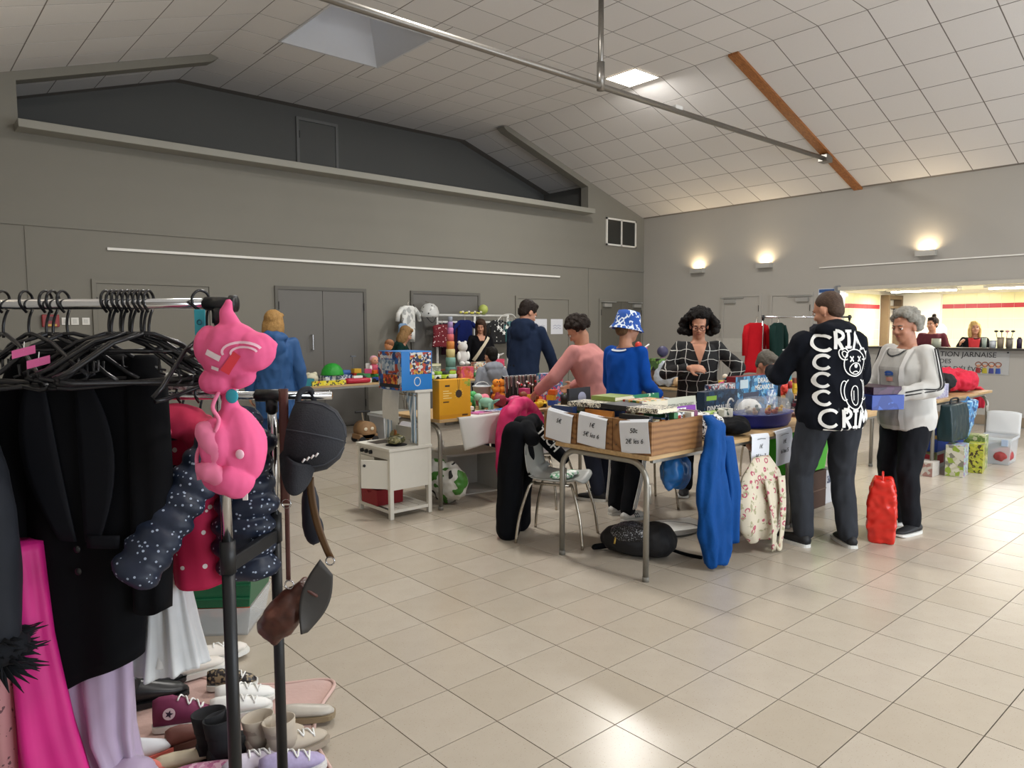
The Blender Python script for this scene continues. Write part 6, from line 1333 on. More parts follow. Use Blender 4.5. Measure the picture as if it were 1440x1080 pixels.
for k in range(2): MB().sph((-.05+.03*k, -.036, .25), .007, 6, 5).build('eye', INK, t, True)
t = thing('bucket', 'pale grey plastic bucket behind the orange plush', 'bucket', (4.50, 5.56, ZT)); MB().lathe([(.0, 0), (.07, 0), (.09, .19), (.095, .19), (.095, .2), (.085, .2), (.066, .01), (0, .008)], n=24).build('pail', M('#b4b8bc', .4), t, True); MB().tube([(.092*cos(a), .0, .19+.05*sin(a)) for a in np.linspace(0, pi, 10)], .003, 5).build('handle', WHITE, t, True)
def toyfig(name, label, loc, cols, s=1, rz=0, kind='animal'):
    """small plastic figure: body, head, limbs"""
    t = thing(name, label, 'toy', loc, rz); m = M(cols[0], .5, var=.1); m2 = M(cols[1], .5)
    if kind == 'animal':
        MB().ell((0, 0, .05*s), (.06*s, .035*s, .035*s)).build('body', m, t, True); MB().ell((.06*s, 0, .085*s), (.03*s, .024*s, .026*s)).build('head', m2, t, True)
        for x in (-.035, .035):
            for y in (-.02, .02): MB().tube([(x*s, y*s, 0), (x*s, y*s, .05*s)], .011*s, 7).build('leg', m, t, True)
        MB().tube([(-.055*s, 0, .055*s), (-.10*s, 0, .075*s)], [.012*s, .004*s], 6).build('tail', m, t, True)
    elif kind == 'car':
        MB().box(-.07*s, -.035*s, .018*s, .07*s, .035*s, .05*s).build('chassis', m, t, bevel=.008*s); MB().box(-.035*s, -.03*s, .05*s, .035*s, .03*s, .08*s).build('cab', m2, t, bevel=.01*s)
        for x in (-.045, .045):
            for y in (-.036, .036): MB().tube([(x*s, (y-.006)*s, .02*s), (x*s, (y+.006)*s, .02*s)], .02*s, 12).build('wheel', INK, t)
    elif kind == 'doll':
        MB().lathe([(.0, 0), (.04*s, 0), (.035*s, .06*s), (.018*s, .10*s), (.0, .10*s)], n=14).build('dress', m, t, True); MB().sph((0, 0, .125*s), .03*s).build('head', m2, t, True); MB().ell((0, .006*s, .135*s), (.032*s, .03*s, .028*s)).build('hair', M(cols[2] if len(cols) > 2 else '#6b4a2a', .7), t, True)
        for q in (-1, 1): MB().tube([(q*.018*s, 0, .09*s), (q*.05*s, -.01*s, .06*s)], .008*s, 6).build('arm', m2, t, True)
    elif kind == 'blocks':
        for k in range(3): MB().cbox((.012*s*(k % 2), 0, .02*s+.04*s*k), (.06*s, .05*s, .038*s)).build('block', M(cols[k % len(cols)], .4), t, bevel=.003)
    return t
toyfig('toy_dinosaur', 'green toy dinosaur beside the yellow carton', (4.22, 5.42, ZT), ['#2f8a4a', '#46a85c'], 1.5, .4)
toyfig('toy_dinosaur', 'pale green toy animal behind the pink pads', (4.30, 5.25, ZT), ['#7fae96', '#9cc2a8'], 1.4, 2.0)
blob('soft_pouch', 'dark red velvet pouch before the orange plush', 'pouch', (4.46, 5.26, ZT), (.09, .07, .14), M('#7c1424', .8, var=.2), 21, fold=.01)
blob('soft_pouch', 'pink soft pouch near the grey bucket', 'pouch', (4.38, 5.40, ZT), (.08, .07, .13), M('#d87a8c', .8, var=.2), 22, fold=.01)
for k, (x, y, c, r, lb) in enumerate(((4.05, 5.02, ['#c95aa8', '#e08ac0', '#b8489a'], 5, 'pink flat card pack on the white cloth'), (4.17, 5.03, ['#d0d4dc', '#4a5c9c', '#b8a8c8'], -8, 'striped lilac booklet on the white cloth'), (4.34, 5.06, ['#1c6ab8', '#3a94d8', '#164a8c'], 20, 'bright blue booklet on the white cloth'), (4.5, 5.08, ['#d8d4cc', '#8a7a6c', '#c8a89c'], -15, 'cream leaflet on the white cloth'))): flatbook(x, y, ZT+.007, .17, .12, .014, pic(c, 30, 100+k), lb, r)
t = thing('rolled_toy', 'yellow rolled toy with an orange tip at the table edge', 'toy', (4.84, 5.06, ZT+.032), radians(20)); MB().tube([(-.07, 0, 0), (.07, 0, 0)], .032, 14).build('roll', M('#e2b41c', .6), t, True); MB().tube([(.07, 0, 0), (.085, 0, 0)], [.03, .016], 14).build('tip', M('#d8781c', .6), t, True)
t = gamebox(5.04, 5.30, 5.28, .31, .12, pic(['#c83a6c', '#4a8ac0', '#e08ab0', '#3c5c9c', '#d8d4d8', '#5ca878'], 18, 110), 'colourful pink and blue doll box behind the yellow roll', 'doll_box')
t = thing('tool_holder', 'black pen pot beside the pink sweater', 'pot', (5.20, 5.08, ZT)); MB().lathe([(.0, 0), (.05, 0), (.055, .10), (.048, .10), (.045, .01), (0, .01)], n=18).build('pot', M('#17181a', .5), t, True)
for k in range(3): MB().tube([(.01*k-.01, 0, .02), (.02*k-.02, .01*k, .17)], .005, 6).build('pen', M(['#7ca83c', '#3a3a3c', '#b8b4a8'][k], .5), t, True)
# things on the floor under the jewellery table
t = thing('storage_crate', 'white plastic crate on its side under the jewellery table', 'crate', (4.15, 5.45, 0), radians(-8)); m_wc = M('#c9c8c2', .5, var=.04)
MB().box(-.26, -.2, 0, .3, .2, .012).build('base', m_wc, t); MB().box(-.26, -.2, .012, -.25, .2, .38).build('wall_panel', m_wc, t); MB().box(.29, -.2, .012, .3, .2, .38).build('wall_panel', m_wc, t); MB().box(-.25, .19, .012, .29, .2, .38).build('wall_panel', m_wc, t); MB().box(-.28, -.22, .38, .32, .22, .40).build('lid', m_wc, t)
m_sack = nodes_mat('printed_sack', lambda nt, v: nramp(nt, nnoise(nt, v, 5, 2), [(.0, '#3f7a2c'), (.40, '#d3d3ce'), (.52, '#16181a'), (.60, '#d6d6d2')]), .4)
blob('compost_sack', 'white green and black printed plastic sack under the table', 'sack', (3.74, 5.08, 0), (.2, .26, .36), m_sack, 31, n=6, fold=.02, rz=.6)
# ------------------------------------------------------------------ far table with dome and doll
def ft(x, y, z=ZT): return (x, y, z)
gamebox(4.10, 4.40, 9.1, .10, .16, M('#1f7c8a', .5), 'teal box at the end of the far table', 'toy_box')
blob('white_plush', 'cream crumpled plush on the far table', 'plush toy', ft(4.48, 9.3), (.13, .1, .16), M('#d8d3bc', .9, var=.1), 41)
gamebox(4.62, 5.0, 9.24, .12, .22, pic(['#c9d0d8', '#2c4a7c', '#e0e4e6', '#4a5c6c'], 16, 120), 'blue and white train set box under the green dome', 'toy_box')
t = thing('green_dome', 'bright green textured half ball on the far table', 'toy', ft(4.78, 9.24, ZT+.121)); me = MB().lathe([(.0, .17), (.05, .163), (.10, .135), (.14, .08), (.155, .02), (.155, 0), (.0, 0)], n=28).mesh('shell', True); link('shell', me, M('#1f9a2c', .5, var=.1, scale=40, bump=.6, bscale=60), t); MB().lathe([(.16, .0), (.162, .012), (.15, .014)], n=28).build('rim', M('#187a22', .5), t, True)
gamebox(4.36, 4.86, 9.02, .065, .05, pic(['#e2d21c', '#e8de5a', '#4a4a2c', '#e2d21c', '#c83a2c'], 22, 121), 'long yellow board game box at the table front', 'toy_box')
t = thing('toy_boat', 'red plastic toy boat at the far table edge', 'toy', ft(5.08, 9.04)); MB().loft([[(x, w*cos(a), .04+.04*sin(a)) for a in [2*pi*k/14 for k in range(14)]] for x, w in ((-.2, .02), (-.17, .05), (0, .06), (.15, .05), (.2, .02))]).build('hull', M('#b8203c', .4), t, True); MB().box(-.09, -.03, .075, .05, .03, .11).build('cabin', WHITE, t, bevel=.004); MB().sph((.1, 0, .09), .025).build('dome', M('#3a3a44', .4), t, True)
toyfig('toy_truck', 'dark blue toy truck behind the train box', ft(5.04, 9.38), ['#1f3f7c', '#3a64a8'], 2.2, .3, 'car')
t = thing('baby_doll', 'baby doll in a pink suit sitting in a white seat', 'doll', ft(5.50, 9.32)); MB().box(-.11, -.1, .02, .11, .1, .05).build('seat', WHITE, t, bevel=.01); MB().box(-.10, .06, .05, .10, .09, .26).build('seat_back', WHITE, t, bevel=.01); MB().ell((0, 0, .17), (.075, .06, .09)).build('body', M('#c8526c', .7), t, True); MB().sph((0, -.01, .30), .062, 14, 10).build('head', M('#d89c80', .5), t, True); MB().ell((0, .01, .315), (.066, .062, .06)).build('bonnet', M('#e0a8b8', .7), t, True)
for q in (-1, 1): MB().tube([(q*.07, -.02, .22), (q*.11, -.08, .15)], .022, 8).build('sleeve', M('#e6dada', .7), t, True); MB().tube([(q*.04, -.04, .1), (q*.06, -.16, .08)], .028, 8).build('leg', M('#c8526c', .7), t, True)
for q in (-1, 1): MB().sph((q*.022, -.066, .305), .008, 6, 5).build('eye', INK, t, True)
t = thing('toy_crane', 'red and yellow toy building with a thin mast', 'toy', ft(5.22, 9.36)); MB().box(-.07, -.06, 0, .07, .06, .13).build('base', M('#a8281c', .5), t); MB().box(-.05, -.05, .13, .06, .05, .19).build('roof', M('#d8a82c', .5), t); MB().tube([(-.05, 0, .19), (-.05, 0, .38)], .006, 6).build('mast', M('#5a6068', .4), t); MB().box(-.08, -.01, .36, .0, .01, .38).build('arm', M('#5a6068', .4), t)
rt = random.Random(4); pal = ['#d8a02c', '#c8382c', '#2c4fa8', '#d8601c', '#e8c83c', '#7c3a1c', '#3a8a4c', '#b83a6c', '#e0d8c8', '#4aa0b8']
words = ['in front of the doll', 'beside the red boat', 'at the right end', 'below the crane', 'next to the yellow board', 'behind the red boat', 'by the doll seat', 'near the truck', 'at the table corner', 'before the truck']
cn_ = {'#d8a02c': 'amber', '#c8382c': 'red', '#2c4fa8': 'blue', '#d8601c': 'orange', '#e8c83c': 'yellow', '#7c3a1c': 'brown', '#3a8a4c': 'green', '#b83a6c': 'pink', '#e0d8c8': 'cream', '#4aa0b8': 'turquoise'}
kn_ = {'animal': 'toy animal', 'car': 'toy car', 'doll': 'small doll', 'blocks': 'block stack'}
def NEAR(z): return [o for o in COL.objects if o.parent is None and abs(o.location.z-z) < .02]
def scatter(n, x0, x1, y0, y1, z, where, seed, sc=(1.0, 1.7), group=None, kinds=('animal', 'car', 'doll', 'blocks')):
    r_ = random.Random(seed)
    cols = max(1, int(round(sqrt(n*(x1-x0)/max(.05, (y1-y0)))))); rws = int(math.ceil(n/cols)); used = {}
    for k in range(n):
        i, j = k % cols, k//cols
        x = x0+(i+.5+r_.uniform(-.25, .25))*(x1-x0)/cols; y = y0+(j+.5+r_.uniform(-.25, .25))*(y1-y0)/rws
        for tr_ in range(14):
            if not any(o.parent is None and o.type in ('EMPTY', 'MESH') and abs(o.location.z-z) < .02 and abs(o.location.x-x) < .14 and abs(o.location.y-y) < .11 for o in NEAR(z)): break
            x = r_.uniform(x0, x1); y = r_.uniform(y0, y1)
        else: continue
        kd_ = kinds[(k*7+seed) % len(kinds)]; c = pal[(k*3+seed*2) % 10]; c2 = pal[(k*5+3+seed) % 10]
        base = '%s and %s %s' % (cn_[c], cn_[c2], kn_[kd_]); q = used.get(base, 0); used[base] = q+1
        toyfig({'animal': 'toy_animal', 'car': 'toy_car', 'doll': 'small_doll', 'blocks': 'toy_blocks'}[kd_], base+' '+where+['', ', second one', ', third one', ', fourth one'][min(q, 3)], (x, y, z), [c, c2, pal[(k+seed) % 10]], r_.uniform(*sc), r_.uniform(0, 6.28), kd_)['group'] = group or 'small toys '+where
scatter(30, 3.95, 5.30, 5.0, 5.64, ZT, 'on the jewellery table', 17, (.9, 1.5))
scatter(12, 5.15, 5.8, 9.0, 9.25, ZT, 'at the doll end of the far table', 3)
scatter(6, 4.0, 4.6, 9.36, 9.58, ZT, 'at the back of the far table', 5)
# scooter and clear bin beneath
t = thing('wooden_trolley', 'brown toy trolley with a face and black handlebar under the far table', 'toy', (4.98, 8.72, 0)); m_wtr = M('#8a6a48', .7, var=.15)
MB().lathe([(.0, -.11), (.12, -.11), (.12, .11), (.0, .11)], n=20).xf(Matrix.Translation((0, 0, .17)) @ Matrix.Rotation(radians(90), 4, 'X')).build('barrel', m_wtr, t, True); MB().box(-.14, -.11, .05, .14, .11, .12).build('base', m_wtr, t, bevel=.01); MB().tube([(-.02, 0, .28), (-.04, 0, .42)], .012, 8).build('stem', m_cleg, t); MB().tube([(-.14, 0, .42), (.08, 0, .42)], .016, 8).build('handlebar', INK, t)
for q in (-1, 1): MB().ell((q*.05, -.115, .19), (.028, .008, .024)).build('eye', M('#d6cbb4', .6), t, True)
for x in (-.1, .1):
    for y in (-.11, .11): MB().tube([(x, y-.012, .045), (x, y+.012, .045)], .045, 14).build('wheel', INK, t)
def clear_bin(label, loc, w, d, h, rz=0, lid=True, cont=None):
    t = thing('storage_box', label, 'storage box', loc, rz)
    MB().loft([[(x*k, y*k, z) for x, y in ((-w/2, -d/2), (w/2, -d/2), (w/2, d/2), (-w/2, d/2))] for k, z in ((.88, 0), (1, h), (.985, h), (.865, .008))]).build('tub', M((.78, .82, .86), .15, var=0, alpha=.42, name='clear_tub_b'), t, bevel=.006)
    MB().loft([[(x*k, y*k, z) for x, y in ((-w/2, -d/2), (w/2, -d/2), (w/2, d/2), (-w/2, d/2))] for k, z in ((1.0, h-.02), (1.05, h-.02), (1.05, h+.006), (1.0, h+.006))], False).build('rim', M((.8, .85, .9), .2, var=0, alpha=.7, name='clear_rim'), t)
    for k, (c, o) in enumerate(cont or []):
        g = MB(); g.ell((o[0], o[1], o[2]), (w*.33, d*.33, h*.28)); link('contents', remeshed(g, .014, 1, .02, 12, (1, 1, 1), k), M(c, .8, var=.3), t)
    return t
t = clear_bin('clear storage box with a lid under the far table', (5.52, 8.86, 0), .56, .4, .34, 0, True, [('#8a8a84', (-.08, 0, .12)), ('#a8506c', (.08, 0, .14))]); MB().box(-.29, -.21, .346, .29, .21, .365).build('lid', M('#b8bab6', .4), t, bevel=.008)
# ------------------------------------------------------------------ far middle table and clothes behind it
yT = 8.9
t = thing('stacking_tower', 'tall pastel stacking tower of toy cups', 'toy', (6.68, 9.02, ZT)); zc = 0; 
for k, (c, r, hh) in enumerate((('#6f9c94', .085, .17), ('#7ba89c', .078, .15), ('#d8c88c', .070, .13), ('#d88a44', .063, .12), ('#d86a6c', .055, .11), ('#c87aa8', .048, .10), ('#a890c0', .042, .09), ('#98a0b0', .036, .08))):
    MB().lathe([(.0, zc), (r*.96, zc), (r, zc+hh*.9), (r*.9, zc+hh), (.0, zc+hh)], n=18).build('cup', M(c, .45), t, True); zc += hh
t = thing('plush_bear', 'white plush bear standing beside the stacking tower', 'plush toy', (6.88, 8.98, ZT+.18)); MB().ell((0, 0, .14), (.09, .075, .12)).build('body', M('#d0cecb', .9, var=.15), t, True); MB().sph((0, -.01, .30), .08, 14, 10).build('head', M('#d0cecb', .9, var=.15), t, True)
for q in (-1, 1): MB().sph((q*.06, 0, .37), .025).build('ear', WHITE, t, True); MB().ell((q*.09, -.03, .16), (.03, .03, .07)).build('arm', WHITE, t, True); MB().ell((q*.05, -.06, .04), (.04, .06, .035)).build('foot', WHITE, t, True)
gamebox(6.76, 7.0, 8.99, .18, .16, pic(['#c8c4bc', '#9aa0a4', '#d8d4cc'], 14, 129), 'pale box carrying the white plush bear', 'toy_box')
toyfig('plush_dog', 'small white toy dog near the man in navy', (7.55, 9.0, ZT+.24), ['#d8d6d2', '#e2e0dc'], 1.6, 2.6); gamebox(7.42, 7.68, 9.0, .238, .18, pic(['#2a2c30', '#4a4c54', '#1c1c20'], 12, 130), 'black case carrying the small toy dog', 'toy_box')
gamebox(6.60, 6.84, 8.70, .19, .1, pic(['#c8583a', '#d87a5c', '#c84a6c', '#a8482c'], 14, 131), 'coral orange toy box on the middle far table', 'toy_box'); gamebox(6.88, 7.22, 8.72, .25, .1, pic(['#d8cbb0', '#a8584a', '#c8b890', '#7c5a4a', '#d8d4c8', '#5c7c8c'], 22, 132), 'busy cream puzzle box on the middle far table', 'toy_box'); gamebox(7.26, 7.5, 8.74, .28, .1, pic(['#c83a5c', '#d86a84', '#c83a5c', '#3a5c8c'], 8, 133), 'rosy pink dollhouse box on the middle far table', 'toy_box')
gamebox(6.14, 6.40, 8.96, .2, .14, pic(['#b8baa8', '#8a9080', '#c8cabc'], 12, 134), 'grey green cardboard box at the back of the far table', 'toy_box'); flatbook(6.30, 8.96, ZT+.205, .2, .16, .03, '#d8dc9c', 'pale yellow card lying on the grey green box', 0)
for k, (x, c) in enumerate(((6.06, '#c8d84a'), (6.2, '#dce0d4'), (6.34, '#b8d03c'), (6.48, '#e2e4dc'))): toyfig('toy_car', ['lime toy car at the left of the far table', 'white toy car before the grey green box', 'lime toy car before the grey green box', 'white toy car beside the coral box'][k], (x, 8.70, ZT), [c, ['#d8d8d0', '#8cb83c', '#3a3c40', '#a8c83c'][k]], 1.7, .3*k, 'car')
scatter(34, 5.98, 7.75, 8.62, 9.2, ZT, 'on the middle far table', 8, (.8, 1.3))
# white clothes rail behind
t = thing('clothes_rail', 'white clothes rail of baby clothes by the grey door', 'clothes rail', (8.02, 10.10, 0)); m_wr = M('#d8d8d4', .4)
for x in (-.82, 0.0, .78): MB().tube([(x, 0, 0), (x, 0, 1.80)], .022, 10).build('post', m_wr, t, True); MB().tube([(x, -.2, .02), (x, .2, .02)], .02, 8).build('foot', m_wr, t, True)
for z in (1.78, 1.66): MB().tube([(-.84, 0, z), (.80, 0, z)], .02, 10).build('rail', m_wr, t, True)
def smallgarment(name, label, x, y, ztop, w, h, mat, sleeves=True, seed=0, legs=False, hook=True):
    t = thing(name, label, 'garment', (x, y, ztop), 0, 'clothes on the white rail')
    clothtube(interp_rows([(-.02, 0, 0, w*.25, .03), (-.05, 0, 0, w*.42, .04), (-h*.5, 0, 0, w*.40, .05), (-h, 0, 0, w*(.46 if not legs else .4), .05)], 16), 36, 5, .01, seed).build('body', mat, t, True)
    if sleeves:
        for q in (-1, 1): MB().tube([(q*w*.35, 0, -.07), (q*w*.62, -.01, -.16), (q*w*.68, -.01, -.28)], [.045, .04, .035], 10).build('sleeve', mat, t, True)
    if legs:
        for q in (-1, 1): MB().tube([(q*w*.2, 0, -h+.03), (q*w*.22, 0, -h-.2)], [.06, .045], 10).build('leg', mat, t, True)
    if hook: MB().tube(curvept([(0, 0, -.03), (0, 0, .02), (.015, 0, .05), (0, 0, .07)], 4), .005, 6).build('hook', m_cleg, t, True)
    return t
m_dots = nodes_mat('red_polka', lambda nt, v: nmix(nt, nmath(nt, 'LESS_THAN', nvoro(nt, v, 22), .22), '#6a0d1c', '#e0c8c8'), .8)
t = smallgarment('baby_pyjama', 'white baby pyjamas hanging against the grey door', 6.62, 10.10, 1.95, .32, .42, pic(['#d9dad6', '#e2e2de', '#d9dad6', '#a8aaa8'], 9, 140), True, 3, True)
smallgarment('polka_dress', 'dark red polka dot dress on the white rail', 7.22, 9.98, 1.64, .46, .40, m_dots, False, 4)
smallgarment('blue_shirt', 'royal blue shirt on the white rail', 7.80, 10.10, 1.72, .4, .5, fab('#16225a'), True, 5); smallgarment('black_shirt', 'black baby jacket with white stars on the rail', 8.56, 10.10, 1.72, .42, .45, nodes_mat('star_print', lambda nt, v: nmix(nt, nmath(nt, 'LESS_THAN', nvoro(nt, v, 16), .2), '#17171a', '#d0d0cc'), .8), True, 6)
smallgarment('dark_coat', 'dark maroon coat beside the polka dot dress', 7.48, 10.12, 1.70, .4, .6, fab('#2c1420'), True, 7); smallgarment('teal_shirt', 'teal top at the right end of the white rail', 8.86, 10.10, 1.70, .3, .4, fab('#3f6a6c'), True, 8)
smallgarment('light_blue_bib', 'light blue bib below the baby pyjamas', 6.48, 10.05, 1.66, .2, .2, fab('#7c98b8'), False, 9)
t = thing('bike_helmet', 'white child bicycle helmet with black spots hanging by the door', 'helmet', (7.02, 10.06, 1.74)); m_hel = nodes_mat('spotted_shell', lambda nt, v: nmix(nt, nmath(nt, 'LESS_THAN', nvoro(nt, v, 14), .2), '#c9cac8', '#1c1c1e'), .35)
MB().lathe([(.0, .24), (.07, .225), (.125, .17), (.15, .09), (.152, .03), (.14, 0), (.11, .0), (.0, .02)], n=26, sx=1.1).build('shell', m_hel, t, True); MB().tube(curvept([(-.11, -.05, .02), (0, -.08, -.09), (.11, -.05, .02)], 6), .006, 6).build('chin_strap', INK, t, True); MB().tube([(0, .0, .24), (0, .12, .27)], .006, 6).build('hook', m_cleg, t)
t = thing('green_ball', 'pale yellow-green ball on the white rail', 'ball', (8.22, 10.10, 1.80)); MB().sph((0, 0, .09), .088, 18, 12).build('ball', M('#a8b45c', .6, var=.1), t, True); MB().lathe([(.035, .0), (.04, .012), (.03, .014)], n=14).build('ring_base', M('#8a9444', .6), t)
t = thing('garland', 'yellow and white bead garland along the white rail', 'garland', (7.90, 10.08, 1.80))
for k in range(11): MB().ell((-.22+.045*k, -.02, .03+.012*sin(k*2)), (.026, .02, .02)).build('bead', M(['#c8c45c', '#d8d4c4', '#b0a844'][k % 3], .6), t, True)
t = thing('star_mobile', 'baby mobile with hanging white stars', 'mobile', (8.52, 9.80, 1.62)); MB().tube(curvept([(-.22, 0, .05), (-.1, 0, .16), (.12, 0, .18), (.22, 0, .12)], 5), .008, 6).build('arm', m_wr, t, True)
for k in range(7):
    x = -.2+.065*k; z = -.02-.05*(k % 3); MB().tube([(x, 0, .12), (x, 0, z)], .002, 4).build('thread', m_wr, t)
    st_ = [((.045 if q % 2 == 0 else .02)*cos(pi/2+q*pi/5)+x, (.045 if q % 2 == 0 else .02)*sin(pi/2+q*pi/5)+z-.03) for q in range(10)]; MB().prism(st_, 'y', -.008, .008).build('star', WHITE, t)
MB().tube([(.22, 0, .12), (.24, .25, .1)], .008, 6).build('bracket', m_wr, t)
# ------------------------------------------------------------------ tables behind the checked woman and beyond the tall man
gamebox(7.72, 8.10, 5.92, .16, .18, pic(['#6f9c4c', '#8ab05c', '#4a6a3c', '#2c2c2c'], 10, 150), 'green board game box behind the boy', 'toy_box', z=ZT+.201); gamebox(7.72, 8.12, 5.92, .20, .22, pic(['#7c6a54', '#a08a6c', '#5c4a3c'], 10, 151), 'brown box under the green game box', 'toy_box')
blob('plastic_bag', 'translucent white plastic bag on the table behind the boy', 'bag', (7.78, 5.66, ZT), (.2, .17, .30), M('#c3cbd6', .3, var=.1, scale=8, alpha=.85), 51, fold=.02)
t = thing('toy_robot', 'red and pink toy figure rising behind the boy', 'toy', (7.78, 6.22, ZT+.201)); MB().box(-.06, -.05, 0, .06, .05, .16).build('body', M('#b8324c', .5), t, bevel=.01); MB().box(-.05, -.045, .16, .05, .045, .27).build('chest', M('#d8485c', .5), t, bevel=.01); MB().sph((0, 0, .33), .05).build('head', M('#c8382c', .5), t, True)
for q in (-1, 1): MB().tube([(q*.06, 0, .25), (q*.15, -.02, .30)], .02, 8).build('arm', M('#d86a9c', .5), t, True)
MB().tube([(.05, -.05, .29), (.15, -.06, .34)], .012, 6).build('wand', WHITE, t, True)
gamebox(7.66, 7.9, 6.22, .20, .2, pic(['#8a3a4c', '#c8a09c', '#6c2c3c'], 12, 152), 'wine red box under the red toy figure', 'toy_box')
t = thing('toy_globe', 'dark toy globe on a stand behind the boy', 'globe', (7.84, 5.86, ZT+.362)); MB().sph((0, 0, .09), .075, 14, 10).build('ball', M('#3c3a5c', .5, var=.3), t, True); MB().lathe([(.0, 0), (.04, 0), (.015, .02), (.0, .02)], n=12).build('stand', M('#8c6a7c', .5), t)
for k, (y, c, c2) in enumerate(((4.42, '#c8a882', '#d8c8a8'), (4.30, '#d8d06a', '#e8e0b0'))): blob('soft_toy', ['tan soft toy beside the white plastic bag', 'yellow soft toy beside the checked shirt'][k], 'plush toy', (7.72, y+1.05, ZT), (.09, .08, .13), M(c, .9, var=.2), 60+k)
t = thing('standing_doll', 'pale pink dressed doll standing behind the checked woman', 'doll', (7.85, 5.42, ZT)); MB().lathe([(.0, 0), (.09, 0), (.06, .2), (.035, .34), (.0, .34)], n=16).build('gown', M('#b88a8a', .7, var=.1), t, True); MB().sph((0, 0, .42), .055).build('head', M('#c89a84', .6), t, True); MB().ell((0, 0, .44), (.06, .06, .05)).build('hair', M('#5c4030', .7), t, True)
for q in (-1, 1): MB().tube([(q*.04, 0, .32), (q*.1, -.02, .22)], .016, 8).build('arm', M('#c89a84', .6), t, True)
blob('white_plush', 'white plush heap beyond the tall man', 'plush toy', (7.85, 6.85, ZT), (.2, .16, .16), M('#d3d0c8', .9, var=.1), 71); blob('black_bag', 'black bag beside the man in navy', 'bag', (7.9, 6.5, ZT), (.16, .14, .2), M('#17191a', .6, var=.2), 72)
t = thing('snow_globe', 'pale round toy lamp beyond the tall man', 'toy', (8.1, 6.7, ZT)); MB().lathe([(.0, 0), (.08, 0), (.06, .08), (.0, .08)], n=16).build('base', M('#8cb0b8', .5), t, True); MB().sph((0, 0, .18), .11, 16, 10).build('globe', M('#b8ccd0', .3), t, True)
blob('clothes_heap', 'blue and red clothes heap beside the checked woman', 'clothes', (7.85, 4.35, ZT), (.26, .2, .24), pic(['#1c2a6c', '#24357c', '#8a1c28', '#17181f'], 7, 160), 73)
# ------------------------------------------------------------------ second clothes rack, before the pale doors
t = thing('clothes_rack', 'thin chrome clothes rack with red sweater before the pale doors', 'clothes rack', (9.75, 5.5, 0), radians(-41)); 
MB().tube([(-.02, 0, 1.70), (1.3, 0, 1.70)], .014, 10).build('rail', m_ch, t, True)
for x in (0, 1.27): MB().tube([(x, 0, .05), (x, 0, 1.70)], .013, 10).build('post', m_ch, t, True); MB().tube([(x, -.22, .04), (x, .22, .04)], .014, 8).build('foot', m_pl, t, True); MB().tube([(x, 0, 1.66), (x, 0, 1.73)], .02, 10).build('cap', m_pl, t, True)
MB().tube([(0, 0, 1.22), (1.27, 0, 1.22)], .012, 8).build('cross_bar', m_wr, t, True)
Rk = Matrix.Translation((9.75, 5.5, 0)) @ Matrix.Rotation(radians(-41), 4, 'Z')
def rack2(name, label, x, ztop, w, h, mat, seed, rz=50):
    g = smallgarment(name, label, 0, 0, ztop, w, h, mat, False, seed)
    for q in (-1, 1): MB().tube([(q*w*.36, 0, -.07), (q*w*.47, -.02, -.2), (q*w*.50, -.03, -.5)], [.045, .042, .034], 10).build('sleeve', mat, g, True)
    p = Rk @ Vector((x, 0, 0)); g.location = (p.x, p.y, ztop); g.rotation_euler.z = radians(rz-41); g['group'] = 'clothes on the chrome rack'
    MB().tube([(-w*.4, 0, -.07), (0, 0, -.02), (w*.4, 0, -.07)], .008, 6).build('hanger_bar', m_wr, g, True); return g
rack2('red_sweater', 'long red sweater at the end of the chrome rack', -.10, 1.64, .44, .75, fab('#a8121c'), 3, 20); rack2('green_sweater', 'dark green velvet top on the chrome rack', .22, 1.64, .4, .6, fab('#122a26'), 4, 40); rack2('grey_jacket', 'grey garment on a black hanger by the hoodie man', .80, 1.62, .38, .5, fab('#2a2a30'), 5, 40)
# ------------------------------------------------------------------ table by the bar
blob('red_clothes', 'heap of bright red clothes on the table by the bar', 'clothes', (9.66, 3.00, ZT), (.52, .28, .24), M('#c41a38', .8, var=.2, scale=8), 81, n=9, fold=.03, voxel=.014); blob('black_clothes', 'black clothes heap beside the white carton by the bar', 'clothes', (9.02, 2.98, ZT), (.26, .26, .22), M('#101114', .8, var=.2), 82, fold=.025)
t = thing('red_sleeve', 'red jacket hanging over the end of the table by the bar', 'jacket', (10.12, 2.82, 0)); clothtube(interp_rows([(.82, -.12, .0, .16, .05), (.78, .02, 0, .08, .06), (.66, .05, 0, .06, .06), (.56, .07, 0, .04, .04)], 16), 32, 4, .014, 3).build('sleeve', M('#c41a38', .8, var=.2, scale=8), t, True); clothtube(interp_rows([(.62, .07, 0, .05, .045), (.55, .07, 0, .04, .04)], 4), 20, 3, .006).build('cuff', M('#a8142e', .8), t, True)
t = gamebox(8.36, 8.78, 2.86, .15, .26, pic(['#a8a8c4', '#8a8ab0', '#c4c4d4'], 26, 170), 'white carton with lilac print by the grey-haired woman', 'carton', side=M('#c8c8c8', .5)); MB().box(-.19, -.1, .15, .19, .1, .17).build('flap', M('#c8c8c8', .5), t)
blob('blue_cloth', 'dark blue cloth lying at the left of the bar table', 'cloth', (8.36, 3.14, ZT), (.12, .16, .1), M('#1c2438', .8, var=.2), 83)
